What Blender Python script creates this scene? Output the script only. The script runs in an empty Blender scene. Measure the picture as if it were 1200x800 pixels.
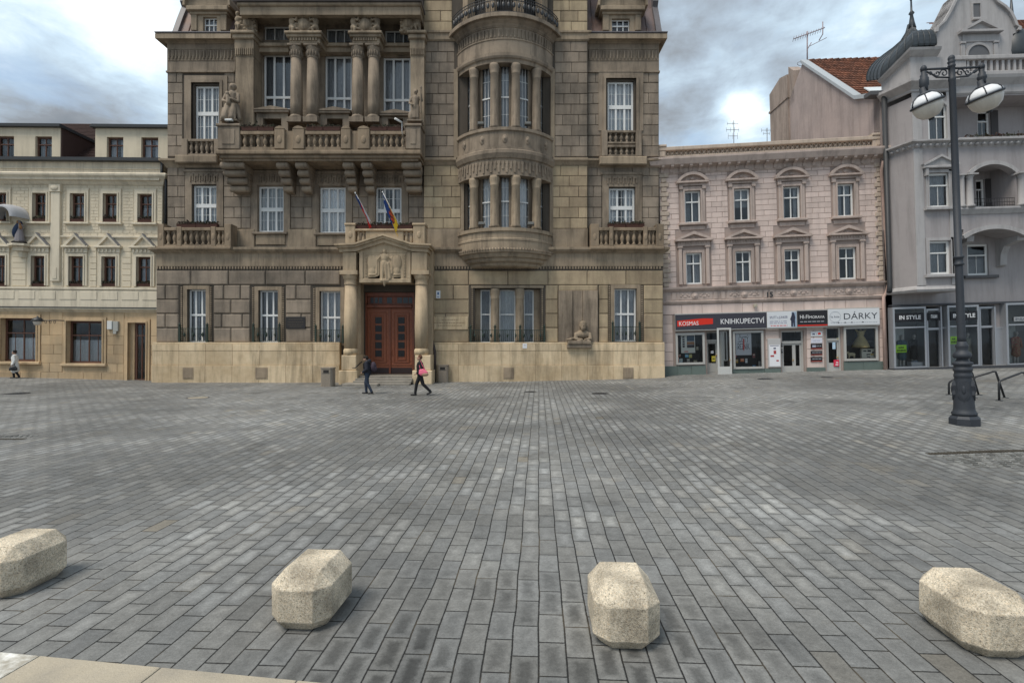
import bpy, bmesh, math, random
from math import sin, cos, pi, radians, sqrt, atan2, floor
from mathutils import Vector, Matrix, Euler
random.seed(7)
S = bpy.context.scene
COL = S.collection
CAMH = 2.4

# ------------------------------------------------------------------ camera, sky, sun, exposure
cam = bpy.data.cameras.new('camera'); cam.lens = 18; cam.sensor_width = 36; cam.clip_end = 3000; cam.clip_start = .05
co = bpy.data.objects.new('camera', cam); COL.objects.link(co)
co.location = (0, 0, CAMH); co.rotation_euler = (pi/2, 0, 0)
S.camera = co
SUN_AZ, SUN_EL = radians(-132), radians(60)        # azimuth from +Y clockwise
W = bpy.data.worlds.new('World'); S.world = W; W.use_nodes = True
nt = W.node_tree; N = nt.nodes; L = nt.links
for n in list(N): N.remove(n)
def nd(t, **k):
    n = N.new(t)
    for a, b in k.items(): setattr(n, a, b)
    return n
def wmath(op, a, b=None, c=None, clamp=False):
    n = N.new('ShaderNodeMath'); n.operation = op; n.use_clamp = clamp
    for i, x in enumerate((a, b, c)):
        if x is None: continue
        if isinstance(x, (int, float)): n.inputs[i].default_value = x
        else: L.new(x, n.inputs[i])
    return n.outputs[0]
def wmix(f, a, b):
    n = N.new('ShaderNodeMix'); n.data_type = 'RGBA'
    if isinstance(f, (int, float)): n.inputs['Factor'].default_value = f
    else: L.new(f, n.inputs['Factor'])
    for k, x in ((6, a), (7, b)):
        if isinstance(x, tuple): n.inputs[k].default_value = (*x, 1)
        else: L.new(x, n.inputs[k])
    return n.outputs[2]
out = nd('ShaderNodeOutputWorld'); bg = nd('ShaderNodeBackground')
sky = nd('ShaderNodeTexSky', sky_type='NISHITA', sun_disc=False, sun_elevation=SUN_EL, sun_rotation=SUN_AZ)
sky.air_density = 1.2; sky.dust_density = 2
skyc = N.new('ShaderNodeVectorMath'); skyc.operation = 'SCALE'; L.new(sky.outputs[0], skyc.inputs[0]); skyc.inputs['Scale'].default_value = 0.11
tc = nd('ShaderNodeTexCoord')
sep = nd('ShaderNodeSeparateXYZ'); L.new(tc.outputs['Generated'], sep.inputs[0])
zz = wmath('ADD', wmath('MAXIMUM', sep.outputs[2], 0.0), 0.16)
cx = wmath('DIVIDE', sep.outputs[0], zz); cy = wmath('DIVIDE', sep.outputs[1], zz)
cmb = nd('ShaderNodeCombineXYZ'); L.new(cx, cmb.inputs[0]); L.new(cy, cmb.inputs[1])
def wnoise(scale, det, rough, off, dist=0.0, sx=1, sy=1):
    m = nd('ShaderNodeMapping'); m.inputs['Location'].default_value = off; m.inputs['Scale'].default_value = (sx, sy, 1)
    m.inputs['Rotation'].default_value = (0, 0, radians(25))
    L.new(cmb.outputs[0], m.inputs[0])
    n = nd('ShaderNodeTexNoise'); L.new(m.outputs[0], n.inputs['Vector'])
    n.inputs['Scale'].default_value = scale; n.inputs['Detail'].default_value = det; n.inputs['Roughness'].default_value = rough
    n.inputs['Distortion'].default_value = dist
    return n.outputs[0]
n1 = wnoise(1.15, 8, .52, (3.1, 1.7, 0), .3, 1, .8)
n2 = wnoise(3.1, 8, .55, (8.3, 4.2, 0), .2, 1, .9)
def lobe(px, py, width, sx=1.0):                       # a brighter or darker bank of cloud in one direction of the sky
    d = Vector(((px-600)/600, 1, (400-py)/600)).normalized()
    v = N.new('ShaderNodeVectorMath'); v.operation = 'DISTANCE'; L.new(tc.outputs['Generated'], v.inputs[0]); v.inputs[1].default_value = d
    q = wmath('DIVIDE', v.outputs['Value'], width)
    return wmath('POWER', 2.718, wmath('MULTIPLY', wmath('MULTIPLY', q, q), -1.0))
n3 = wnoise(8.0, 7, .6, (1.3, 9.2, 0), .4, 1, 1)
base = wmath('ADD', wmath('ADD', wmath('MULTIPLY', n1, .62), wmath('MULTIPLY', n2, .50)), wmath('MULTIPLY_ADD', n3, .22, -.17))
for px, py, w_, a in ((60, 0, .20, .40), (160, 60, .07, .16), (870, 128, .034, .30), (905, 150, .07, .05), (1010, 60, .14, .16), (835, 50, .16, -.09), (30, 140, .17, -.30), (120, 125, .10, -.14), (185, 90, .05, -.12), (930, 20, .14, -.04)):
    base = wmath('ADD', base, wmath('MULTIPLY', lobe(px, py, w_), a))
cr = nd('ShaderNodeValToRGB'); L.new(base, cr.inputs[0])
e = cr.color_ramp.elements
e[0].position = .27; e[0].color = (.17, .195, .225, 1)
e[1].position = .84; e[1].color = (1.15, 1.16, 1.17, 1)
for p, c in ((.38, (.23, .255, .285)), (.48, (.335, .405, .48)), (.58, (.48, .60, .70)), (.68, (.73, .83, .89))):
    x = e.new(p); x.color = (*c, 1)
gap = nd('ShaderNodeMapRange'); L.new(n2, gap.inputs[0]); gap.inputs[1].default_value = .52; gap.inputs[2].default_value = .68; gap.inputs[4].default_value = .55
col = wmix(gap.outputs[0], cr.outputs[0], skyc.outputs[0])
L.new(col, bg.inputs[0]); bg.inputs[1].default_value = 1.0; L.new(bg.outputs[0], out.inputs[0])
sun = bpy.data.lights.new('sun', 'SUN'); sun.energy = 2.2; sun.angle = radians(26); sun.color = (1, .93, .83)
so = bpy.data.objects.new('sun', sun); COL.objects.link(so)
sd = Vector((sin(SUN_AZ)*cos(SUN_EL), cos(SUN_AZ)*cos(SUN_EL), sin(SUN_EL)))
so.rotation_euler = sd.to_track_quat('Z', 'Y').to_euler(); so.location = (-20, -30, 60)
S.view_settings.view_transform = 'Standard'; S.view_settings.look = 'None'
S.view_settings.exposure = 0.50; S.view_settings.gamma = 1
S.view_settings.use_curve_mapping = False
S.render.engine = 'CYCLES'
S.cycles.max_bounces = 5; S.cycles.transparent_max_bounces = 12

# ------------------------------------------------------------------ materials
def mat(name, c, rough=.85, var=.12, scale=3.0, bump=.15, bscale=40, island=.0, metal=0, spec=.3, streak=0.0, c2=None, c2s=.6, extra=None):
    m = bpy.data.materials.new(name); m.use_nodes = True
    t = m.node_tree; n = t.nodes; l = t.links
    b = n['Principled BSDF']; b.inputs['Roughness'].default_value = rough; b.inputs['Metallic'].default_value = metal
    b.inputs['Specular IOR Level'].default_value = spec
    tcn = n.new('ShaderNodeTexCoord'); o = tcn.outputs['Object']
    def noise(s, d=6, r=.6, vec=None):
        x = n.new('ShaderNodeTexNoise'); x.inputs['Scale'].default_value = s; x.inputs['Detail'].default_value = d; x.inputs['Roughness'].default_value = r
        l.new(vec or o, x.inputs['Vector']); return x.outputs[0]
    def mth(op, a, bb, c3=None):
        x = n.new('ShaderNodeMath'); x.operation = op
        for i, q in enumerate((a, bb, c3)):
            if q is None: continue
            if isinstance(q, (int, float)): x.inputs[i].default_value = q
            else: l.new(q, x.inputs[i])
        return x.outputs[0]
    val = mth('MULTIPLY_ADD', noise(scale), var*2, 1-var)
    val = mth('MULTIPLY', val, mth('MULTIPLY_ADD', noise(scale*9, 4), var*1.4, 1-var*.7))
    if island:
        g = n.new('ShaderNodeNewGeometry'); val = mth('MULTIPLY', val, mth('MULTIPLY_ADD', g.outputs['Random Per Island'], island*2, 1-island))
    if streak:
        mp = n.new('ShaderNodeMapping'); mp.inputs['Scale'].default_value = (1.9, 1.9, .22); l.new(o, mp.inputs[0])
        sv = noise(1.0, 7, .72, mp.outputs[0])
        mr = n.new('ShaderNodeMapRange'); l.new(sv, mr.inputs[0]); mr.inputs[1].default_value = .46; mr.inputs[2].default_value = .64; mr.inputs[3].default_value = 1.06; mr.inputs[4].default_value = 1-streak
        val = mth('MULTIPLY', val, mr.outputs[0])
    mx = n.new('ShaderNodeMix'); mx.data_type = 'RGBA'
    mx.inputs[6].default_value = (*c, 1); mx.inputs[7].default_value = (*(c2 or c), 1)
    if c2:
        f = n.new('ShaderNodeMapRange'); l.new(noise(c2s, 7, .62), f.inputs[0]); f.inputs[1].default_value = .42; f.inputs[2].default_value = .66; l.new(f.outputs[0], mx.inputs[0])
    else: mx.inputs[0].default_value = 0
    sc = n.new('ShaderNodeVectorMath'); sc.operation = 'SCALE'; l.new(mx.outputs[2], sc.inputs[0]); l.new(val, sc.inputs['Scale'])
    l.new(sc.outputs[0], b.inputs['Base Color'])
    if bump:
        bp = n.new('ShaderNodeBump'); bp.inputs['Strength'].default_value = bump; bp.inputs['Distance'].default_value = .02
        l.new(noise(bscale, 5), bp.inputs['Height']); l.new(bp.outputs[0], b.inputs['Normal'])
    return m
def glass_mat(name, refl=.10, tint=(.90, .92, .93)):
    m = bpy.data.materials.new(name); m.use_nodes = True
    t = m.node_tree; n = t.nodes; l = t.links; n.remove(n['Principled BSDF']); o = n['Material Output']
    tr = n.new('ShaderNodeBsdfTransparent'); tr.inputs[0].default_value = (*tint, 1)
    gl = n.new('ShaderNodeBsdfGlossy'); gl.inputs['Roughness'].default_value = .03; gl.inputs[0].default_value = (.9, .93, .95, 1)
    fr = n.new('ShaderNodeFresnel'); fr.inputs[0].default_value = 1.5
    ad = n.new('ShaderNodeMath'); ad.operation = 'MULTIPLY_ADD'; l.new(fr.outputs[0], ad.inputs[0]); ad.inputs[1].default_value = 1.0; ad.inputs[2].default_value = refl; ad.use_clamp = True
    tc = n.new('ShaderNodeTexCoord'); ns = n.new('ShaderNodeTexNoise'); ns.inputs['Scale'].default_value = 1.1; l.new(tc.outputs['Object'], ns.inputs['Vector'])
    bp = n.new('ShaderNodeBump'); bp.inputs['Strength'].default_value = .12; bp.inputs['Distance'].default_value = .05; l.new(ns.outputs[0], bp.inputs['Height']); l.new(bp.outputs[0], gl.inputs['Normal'])
    mx = n.new('ShaderNodeMixShader'); l.new(ad.outputs[0], mx.inputs[0]); l.new(tr.outputs[0], mx.inputs[1]); l.new(gl.outputs[0], mx.inputs[2]); l.new(mx.outputs[0], o.inputs[0])
    return m
M = {}
M['stone'] = mat('weathered_sandstone', (.272, .216, .160), island=.13, streak=.42, c2=(.175, .140, .106), bump=.6, bscale=22)
M['rustic'] = mat('rusticated_sandstone', (.262, .212, .163), island=.19, streak=.28, c2=(.165, .137, .108), bump=1.0, bscale=16)
M['joint'] = mat('sandstone_joint', (.085, .07, .055), streak=.2)
M['tan'] = mat('pale_sandstone', (.318, .25, .176), island=.11, streak=.40, c2=(.215, .168, .12), bump=.5, bscale=24)
M['tanblock'] = mat('pale_sandstone_block', (.38, .30, .195), island=.2, streak=.24, c2=(.275, .21, .14), bump=.9, bscale=18)
M['plinth'] = mat('cream_plinth_stone', (.60, .475, .315), island=.12, streak=.36, c2=(.45, .34, .21), bump=.3)
M['zinc'] = mat('zinc_sheet', (.115, .105, .11), rough=.55, spec=.5, streak=.3, bump=.1)
M['zincred'] = mat('rusty_zinc_sheet', (.15, .115, .11), rough=.6, streak=.35, c2=(.2, .12, .09), bump=.1)
M['white'] = mat('white_window_paint', (.70, .70, .68), rough=.5, var=.04, bump=0)
M['greyframe'] = mat('grey_window_paint', (.40, .40, .39), rough=.5, var=.05, bump=0)
M['brownframe'] = mat('brown_window_paint', (.11, .052, .035), rough=.5, var=.1, bump=0)
M['balcony'] = mat('brown_balcony_sandstone', (.262, .198, .135), island=.14, streak=.38, c2=(.185, .142, .10), bump=.5)
M['portico'] = mat('pale_portico_sandstone', (.46, .355, .235), streak=.28, c2=(.36, .275, .185), bump=.4)
M['glass'] = glass_mat('window_glass', .02)
M['shopglass'] = glass_mat('shop_glass', -.01, (.93, .95, .95))
M['curtain'] = mat('lace_curtain', (.74, .74, .74), rough=.95, var=.22, scale=6, bump=0)
M['curtaindim'] = mat('grey_curtain', (.42, .42, .43), rough=.95, var=.25, scale=6, bump=0)
M['dark'] = mat('dark_interior', (.035, .032, .03), rough=.95, bump=0)
M['iron'] = mat('black_iron', (.022, .024, .027), rough=.5, spec=.5, bump=.1)
M['lampiron'] = mat('cast_iron_paint', (.028, .033, .042), rough=.6, spec=.5, bump=.25, bscale=60, var=.2)
M['greeniron'] = mat('green_iron', (.028, .042, .032), rough=.6, bump=.1)
M['door'] = mat('varnished_oak', (.195, .055, .024), rough=.45, spec=.5, var=.3, scale=2, streak=.4, bump=.2)
M['doorlt'] = mat('varnished_oak_moulding', (.26, .078, .033), rough=.45, spec=.5, var=.2, bump=.1)
M['creamwall'] = mat('cream_render', (.60, .52, .39), island=.05, streak=.12, bump=.15, var=.07)
M['creamtrim'] = mat('cream_stucco_trim', (.62, .545, .42), streak=.22, bump=.2, var=.08)
M['creamstone'] = mat('ochre_limestone', (.50, .36, .215), island=.20, streak=.15, c2=(.40, .30, .19), c2s=.5, bump=.3)
M['roofdark'] = mat('dark_slate_roof', (.055, .032, .028), island=.2, bump=.4)
M['gutter'] = mat('dark_sheet_metal', (.04, .042, .045), rough=.5, bump=0)
M['pink'] = mat('pink_render', (.57, .46, .41), island=.10, streak=.12, bump=.2, var=.08)
M['pinkjoint'] = mat('pink_render_joint', (.33, .262, .23), bump=.1)
M['pinktrim'] = mat('dusky_pink_stucco', (.44, .355, .31), streak=.25, bump=.35, var=.15)
M['pinkband'] = mat('buff_stucco', (.47, .385, .31), streak=.2, bump=.25, var=.12)
M['greentile'] = mat('green_grey_stone_plinth', (.115, .145, .13), rough=.5, island=.12, bump=.1)
M['shopframe'] = mat('shopfront_paint', (.42, .41, .385), rough=.5, var=.06, bump=0)
M['grey'] = mat('grey_render', (.33, .305, .302), streak=.14, bump=.2, var=.08)
M['greylt'] = mat('pale_grey_stucco', (.375, .36, .355), streak=.2, bump=.2, var=.08)
M['greydk'] = mat('dark_grey_ledge', (.10, .10, .105), bump=.1)
M['alu'] = mat('brushed_aluminium', (.36, .37, .39), rough=.35, metal=.4, spec=.5, var=.06, bump=0)
M['firewall'] = mat('pinkish_render_firewall', (.42, .345, .318), streak=.2, var=.14, scale=.9, c2=(.35, .295, .275), c2s=.35, bump=.2)
M['chimney'] = mat('chimney_render', (.36, .29, .245), streak=.35, var=.15, bump=.2)
M['tiles'] = mat('red_clay_tiles', (.20, .085, .052), island=.35, var=.35, scale=4, c2=(.115, .058, .042), c2s=1.2, bump=.2)
M['copper'] = mat('dark_domed_metal', (.035, .042, .048), rough=.45, spec=.5, streak=.3, bump=.1)
M['globe'] = mat('milk_glass', (.62, .57, .50), rough=.35, spec=.5, var=.08, bump=0, streak=.1)
M['reflector'] = mat('white_reflector', (.78, .79, .80), rough=.35, var=.04, bump=0)
M['plaque'] = mat('dark_bronze', (.03, .027, .027), rough=.4, bump=.2)
M['bin'] = mat('washed_concrete', (.26, .22, .175), var=.3, scale=25, bump=.5, bscale=90)
M['planter'] = mat('brown_planter', (.07, .032, .024), bump=0)
M['heather'] = mat('dark_foliage', (.035, .04, .022), var=.3, scale=12, island=.5, bump=0, c2=(.075, .03, .03), c2s=4)
M['kerb'] = mat('kerb_granite', (.43, .375, .285), island=.12, var=.18, scale=5, c2=(.31, .275, .22), c2s=2.5, bump=.4, bscale=70)
M['asphalt'] = mat('asphalt', (.05, .05, .05), bump=.5, bscale=80)
def objvary(m, lo, hi):
    t = m.node_tree; n = t.nodes; l = t.links; b = n['Principled BSDF']; src = b.inputs['Base Color'].links[0].from_socket
    oi = n.new('ShaderNodeObjectInfo'); mr = n.new('ShaderNodeMapRange'); l.new(oi.outputs['Random'], mr.inputs[0]); mr.inputs[3].default_value = lo; mr.inputs[4].default_value = hi
    v = n.new('ShaderNodeVectorMath'); v.operation = 'SCALE'; l.new(src, v.inputs[0]); l.new(mr.outputs[0], v.inputs['Scale']); l.new(v.outputs[0], b.inputs['Base Color'])
objvary(M['curtain'], .55, 1.15); objvary(M['curtaindim'], .35, 1.3)
def flat(name, c, rough=.6, metal=0): 
    k = 'f_'+name
    if k not in M: M[k] = mat(name, c, rough=rough, var=.03, bump=0, metal=metal)
    return M[k]

# ------------------------------------------------------------------ mesh builder; building frames use (u along the wall, off towards the square, z)
class MB:
    def __init__(s, flip=True): s.V = []; s.F = []; s.S = []; s.I = []; s.flip = flip; s.mi = 0
    def v(s, u, o, z):
        s.V.append((u, -o if s.flip else o, z)); return len(s.V)-1
    def f(s, ids, sm=False): s.F.append(tuple(ids)); s.S.append(sm); s.I.append(s.mi)
    def quad(s, a, b, c, d, sm=False): s.f([s.v(*p) for p in (a, b, c, d)], sm)
    def box(s, u0, u1, o0, o1, z0, z1, top=None):
        tu = to = 0
        if top: tu, to = top
        p = [s.v(u0, o0, z0), s.v(u1, o0, z0), s.v(u1, o1, z0), s.v(u0, o1, z0),
             s.v(u0+tu, o0+to, z1), s.v(u1-tu, o0+to, z1), s.v(u1-tu, o1-to, z1), s.v(u0+tu, o1-to, z1)]
        for q in ((0,1,2,3),(4,5,6,7),(0,1,5,4),(1,2,6,5),(2,3,7,6),(3,0,4,7)): s.f([p[i] for i in q])
        return s
    def chbox(s, u0, u1, o0, o1, z0, z1, c=.02):          # box with its front edges chamfered
        c = min(c, (u1-u0)*.3, (z1-z0)*.3)
        a = [s.v(u0,o0,z0), s.v(u1,o0,z0), s.v(u1,o0,z1), s.v(u0,o0,z1)]
        b = [s.v(u0,o1-c,z0), s.v(u1,o1-c,z0), s.v(u1,o1-c,z1), s.v(u0,o1-c,z1)]
        d = [s.v(u0+c,o1,z0+c), s.v(u1-c,o1,z0+c), s.v(u1-c,o1,z1-c), s.v(u0+c,o1,z1-c)]
        for i in range(4):
            j = (i+1) % 4; s.f((a[i],a[j],b[j],b[i])); s.f((b[i],b[j],d[j],d[i]))
        s.f(d); return s
    def prism(s, pts, o0, o1):                            # polygon in (u,z) extruded along off
        a = [s.v(u, o0, z) for u, z in pts]; b = [s.v(u, o1, z) for u, z in pts]; n = len(pts)
        s.f(a); s.f(b)
        for i in range(n): j = (i+1) % n; s.f((a[i], a[j], b[j], b[i]))
        return s
    def sprism(s, pts, u0, u1):                           # polygon in (off,z) extruded along u
        a = [s.v(u0, o, z) for o, z in pts]; b = [s.v(u1, o, z) for o, z in pts]; n = len(pts)
        s.f(a); s.f(b)
        for i in range(n): j = (i+1) % n; s.f((a[i], a[j], b[j], b[i]))
        return s
    def vprism(s, pts, z0, z1):                           # plan polygon (u,off) extruded upwards
        a = [s.v(u, o, z0) for u, o in pts]; b = [s.v(u, o, z1) for u, o in pts]; n = len(pts)
        s.f(a); s.f(b)
        for i in range(n): j = (i+1) % n; s.f((a[i], a[j], b[j], b[i]))
        return s
    def lathe(s, cu, co_, prof, n=16, sm=True, a0=0, a1=2*pi):
        full = abs(a1-a0-2*pi) < 1e-6; k = n if full else n+1; rings = []
        for r, z in prof: rings.append([s.v(cu+r*sin(a0+(a1-a0)*i/n), co_+r*cos(a0+(a1-a0)*i/n), z) for i in range(k)])
        for A, B in zip(rings, rings[1:]):
            for i in range(n): j = (i+1) % k; s.f((A[i], A[j], B[j], B[i]), sm)
        if full: s.f(rings[0]); s.f(rings[-1])
        return s
    def tube(s, pts, r, n=8, sm=True):
        pts = [Vector(p) for p in pts]; R = r if isinstance(r, (list, tuple)) else [r]*len(pts); rings = []
        up = None
        for i, p in enumerate(pts):
            d = (pts[min(i+1, len(pts)-1)]-pts[max(i-1, 0)]).normalized()
            if up is None or abs(d.dot(up)) > .95: up = Vector((0,0,1)) if abs(d.z) < .9 else Vector((1,0,0))
            a = d.cross(up).normalized(); b = a.cross(d).normalized(); up = b
            rings.append([s.v(*(p+a*R[i]*cos(2*pi*k/n)+b*R[i]*sin(2*pi*k/n))) for k in range(n)])
        for A, B in zip(rings, rings[1:]):
            for i in range(n): j = (i+1) % n; s.f((A[i], A[j], B[j], B[i]), sm)
        s.f(rings[0]); s.f(rings[-1]); return s
    def ell(s, c, r, n=12, m=8, rot=None, sm=True):
        Rm = Euler(rot).to_matrix() if rot else Matrix.Identity(3); c = Vector(c); rings = []
        for i in range(1, m):
            t = pi*i/m
            rings.append([s.v(*(c+Rm@Vector((r[0]*sin(t)*cos(2*pi*k/n), r[1]*sin(t)*sin(2*pi*k/n), r[2]*cos(t))))) for k in range(n)])
        T = s.v(*(c+Rm@Vector((0,0,r[2])))); B_ = s.v(*(c-Rm@Vector((0,0,r[2]))))
        for i in range(n): j = (i+1) % n; s.f((T, rings[0][i], rings[0][j]), sm); s.f((B_, rings[-1][j], rings[-1][i]), sm)
        for A, B in zip(rings, rings[1:]):
            for i in range(n): j = (i+1) % n; s.f((A[i], A[j], B[j], B[i]), sm)
        return s
    def cap(s, p0, p1, r0, r1):                           # tapered limb with rounded ends
        p0 = Vector(p0); p1 = Vector(p1); d = p1-p0
        s.tube([p0, p0+d*.33, p0+d*.66, p1], [r0, r0*.7+r1*.3, r0*.35+r1*.65, r1], 10)
        s.ell(p0, (r0,)*3, 10, 6); s.ell(p1, (r1,)*3, 10, 6); return s
    def mesh(s, name, mats, recalc=True):
        me = bpy.data.meshes.new(name); me.from_pydata(s.V, [], s.F)
        me.polygons.foreach_set('use_smooth', s.S)
        for m in (mats if isinstance(mats, (list, tuple)) else [mats]): me.materials.append(m)
        me.polygons.foreach_set('material_index', s.I)
        if recalc:
            b = bmesh.new(); b.from_mesh(me); bmesh.ops.recalc_face_normals(b, faces=b.faces); b.to_mesh(me); b.free()
        me.update(); return me
    def build(s, name, mats, parent=None, loc=(0,0,0), rz=0, recalc=True, label=None):
        return link(name, s.mesh(name, mats, recalc), parent, loc, rz, label)
def split_build(mb, name, mats, parent):                   # courses of blocks: each separate panel of masonry is its own part
    k = len(mb.V)//12; B = []
    for i in range(k):
        q = mb.V[i*12:i*12+12]; B.append((min(p[0] for p in q)-.03, max(p[0] for p in q)+.03, min(p[2] for p in q)-.03, max(p[2] for p in q)+.03))
    par = list(range(k))
    def root(i):
        while par[i] != i: par[i] = par[par[i]]; i = par[i]
        return i
    for i in range(k):
        x = B[i]
        for j in range(i+1, k):
            y = B[j]
            if x[0] < y[1] and y[0] < x[1] and x[2] < y[3] and y[2] < x[3]: par[root(i)] = root(j)
    groups = {}
    for i in range(k): groups.setdefault(root(i), []).append(i)
    for ids in groups.values():
        m = MB()
        for i in ids:
            o = len(m.V); m.V += mb.V[i*12:i*12+12]
            for f in mb.F[i*9:i*9+9]: m.F.append(tuple(v-i*12+o for v in f)); m.S.append(False); m.I.append(0)
        m.build(name, mats, parent)
def link(name, me, parent=None, loc=(0,0,0), rz=0, label=None):
    o = bpy.data.objects.new(name, me); COL.objects.link(o); o.parent = parent
    o.location = loc; o.rotation_euler = (0, 0, rz)
    if label: o['label'] = label
    return o
def tag(o, label=None, cat=None, group=None, kind=None):
    if label: o['label'] = label
    if cat: o['category'] = cat
    if group: o['group'] = group
    if kind: o['kind'] = kind
    return o
def empty(name, loc, rz=0, tilt=0):
    o = bpy.data.objects.new(name, None); COL.objects.link(o); o.location = loc; o.rotation_euler = (0, -tilt, rz); o.empty_display_size = .3
    return o
def copy_tree(o, parent=None):
    c = o.copy(); COL.objects.link(c); c.parent = parent
    for ch in list(o.children): copy_tree(ch, c)
    return c
def remeshed(mb, name, material, voxel=.015, smooth=2, parent=None, loc=(0,0,0), rz=0):   # fuse shapes into one continuous skin
    me = mb.mesh(name+'_raw', material, True); o = bpy.data.objects.new(name+'_raw', me); COL.objects.link(o)
    r = o.modifiers.new('r', 'REMESH'); r.mode = 'VOXEL'; r.voxel_size = voxel; r.use_smooth_shade = True
    if smooth: q = o.modifiers.new('s', 'SMOOTH'); q.iterations = smooth; q.factor = .5
    dg = bpy.context.evaluated_depsgraph_get(); m2 = bpy.data.meshes.new_from_object(o.evaluated_get(dg))
    m2.name = name
    if not m2.materials: m2.materials.append(material)
    bpy.data.objects.remove(o); bpy.data.meshes.remove(me)
    return link(name, m2, parent, loc, rz)
_txt = {}
def text_mesh(body, size, mat_, ext=.004, width=None, bold=0.0, shear=0.0):
    cu = bpy.data.curves.new('txt', 'FONT'); cu.body = body; cu.size = size; cu.extrude = ext; cu.align_x = 'LEFT'; cu.offset = bold; cu.shear = shear
    cu.resolution_u = 3
    o = bpy.data.objects.new('txt', cu); COL.objects.link(o)
    dg = bpy.context.evaluated_depsgraph_get(); dg.update(); me = bpy.data.meshes.new_from_object(o.evaluated_get(dg))
    bpy.data.objects.remove(o)
    me.transform(Matrix.Rotation(pi/2, 4, 'X'))
    xs = [v.co.x for v in me.vertices]; zs = [v.co.z for v in me.vertices]
    x0, x1 = min(xs), max(xs); z0 = min(zs)
    sx = (width/(x1-x0)) if width else 1
    for v in me.vertices: v.co.x = (v.co.x-x0)*sx; v.co.z -= 0
    me.materials.clear(); me.materials.append(mat_)
    return me

# ------------------------------------------------------------------ frames: where a pixel of the photograph lies on a wall
class Frame:
    def __init__(s, P1, P2, tilt=0.0):
        s.P1 = Vector(P1); d = (Vector(P2)-s.P1).normalized(); s.d = d; s.n = Vector((d.y, -d.x)); s.t = tilt
        s.yaw = atan2(d.y, d.x)
    def p(s, px, py, off=0.0):
        r = Vector(((px-600)/600, 1)); o = s.P1+s.n*off
        t = (o.dot(s.n))/(r.dot(s.n)); P = r*t
        U = (P-s.P1).dot(s.d); Z = CAMH+t*(400-py)/600
        return cos(s.t)*U+sin(s.t)*Z, -sin(s.t)*U+cos(s.t)*Z
    def u(s, px, off=0.0, py=400): return s.p(px, py, off)[0]
    def z(s, py, off=0.0, px=None): return s.p(px if px is not None else 600+600*s.P1.x/s.P1.y, py, off)[1]
    def r(s, x0, y0, x1, y1, off=0.0):                    # photo box -> u0, u1, z0, z1
        xm, ym = (x0+x1)/2, (y0+y1)/2
        return s.p(x0, ym, off)[0], s.p(x1, ym, off)[0], s.p(xm, y1, off)[1], s.p(xm, y0, off)[1]
    def root(s, name): return empty(name, (s.P1.x, s.P1.y, 0), s.yaw, s.t)
    def world(s, u, off, z):
        x = cos(s.t)*u-sin(s.t)*z; zz = sin(s.t)*u+cos(s.t)*z
        q = s.P1+s.d*x+s.n*off; return Vector((q.x, q.y, zz))

# ground height
GX = [(-60,.30),(-30,.29),(-21,.06),(-10,.06),(0,.12),(8,.30),(9.4,.42),(15,.60),(21.5,.82),(30,.98),(60,1.1)]
def ground(x, y):
    x = max(-60, min(60, x))
    for (a, ga), (b, gb) in zip(GX, GX[1:]):
        if a <= x <= b: g = ga+(gb-ga)*(x-a)/(b-a); break
    f = max(0, min(1, (y-3)/12.0)); f = f*f*(3-2*f)
    return g*f
def hit(px, py):
    t = 5.0
    for _ in range(60):
        x = (px-600)/600*t; t = .5*t+.5*(CAMH-ground(x, t))*600/(py-400)
    return Vector(((px-600)/600*t, t, ground((px-600)/600*t, t)))

# ------------------------------------------------------------------ building pieces
def wall_panel(mb, u0, u1, z0, z1, off, ops, reveal=.35, sides=.5):
    us = sorted({u0, u1, *[x for o in ops for x in o[:2] if u0 < x < u1]}); zs = sorted({z0, z1, *[x for o in ops for x in o[2:4] if z0 < x < z1]})
    for a, b in zip(us, us[1:]):
        for c, d in zip(zs, zs[1:]):
            m, k = (a+b)/2, (c+d)/2
            if any(o[0] < m < o[1] and o[2] < k < o[3] for o in ops): continue
            mb.quad((a,off,c),(b,off,c),(b,off,d),(a,off,d))
    for o in ops:
        a, b, c, d = o[:4]; r = off-(o[4] if len(o) > 4 else reveal)
        mb.quad((a,off,c),(a,r,c),(a,r,d),(a,off,d)); mb.quad((b,off,c),(b,r,c),(b,r,d),(b,off,d))
        mb.quad((a,off,d),(b,off,d),(b,r,d),(a,r,d)); mb.quad((a,off,c),(b,off,c),(b,r,c),(a,r,c))
    if sides:
        s = off-sides
        mb.quad((u0,off,z0),(u0,s,z0),(u0,s,z1),(u0,off,z1)); mb.quad((u1,off,z0),(u1,s,z0),(u1,s,z1),(u1,off,z1))
        mb.quad((u0,off,z1),(u1,off,z1),(u1,s,z1),(u0,s,z1)); mb.quad((u0,off,z0),(u1,off,z0),(u1,s,z0),(u0,s,z0))
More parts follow.
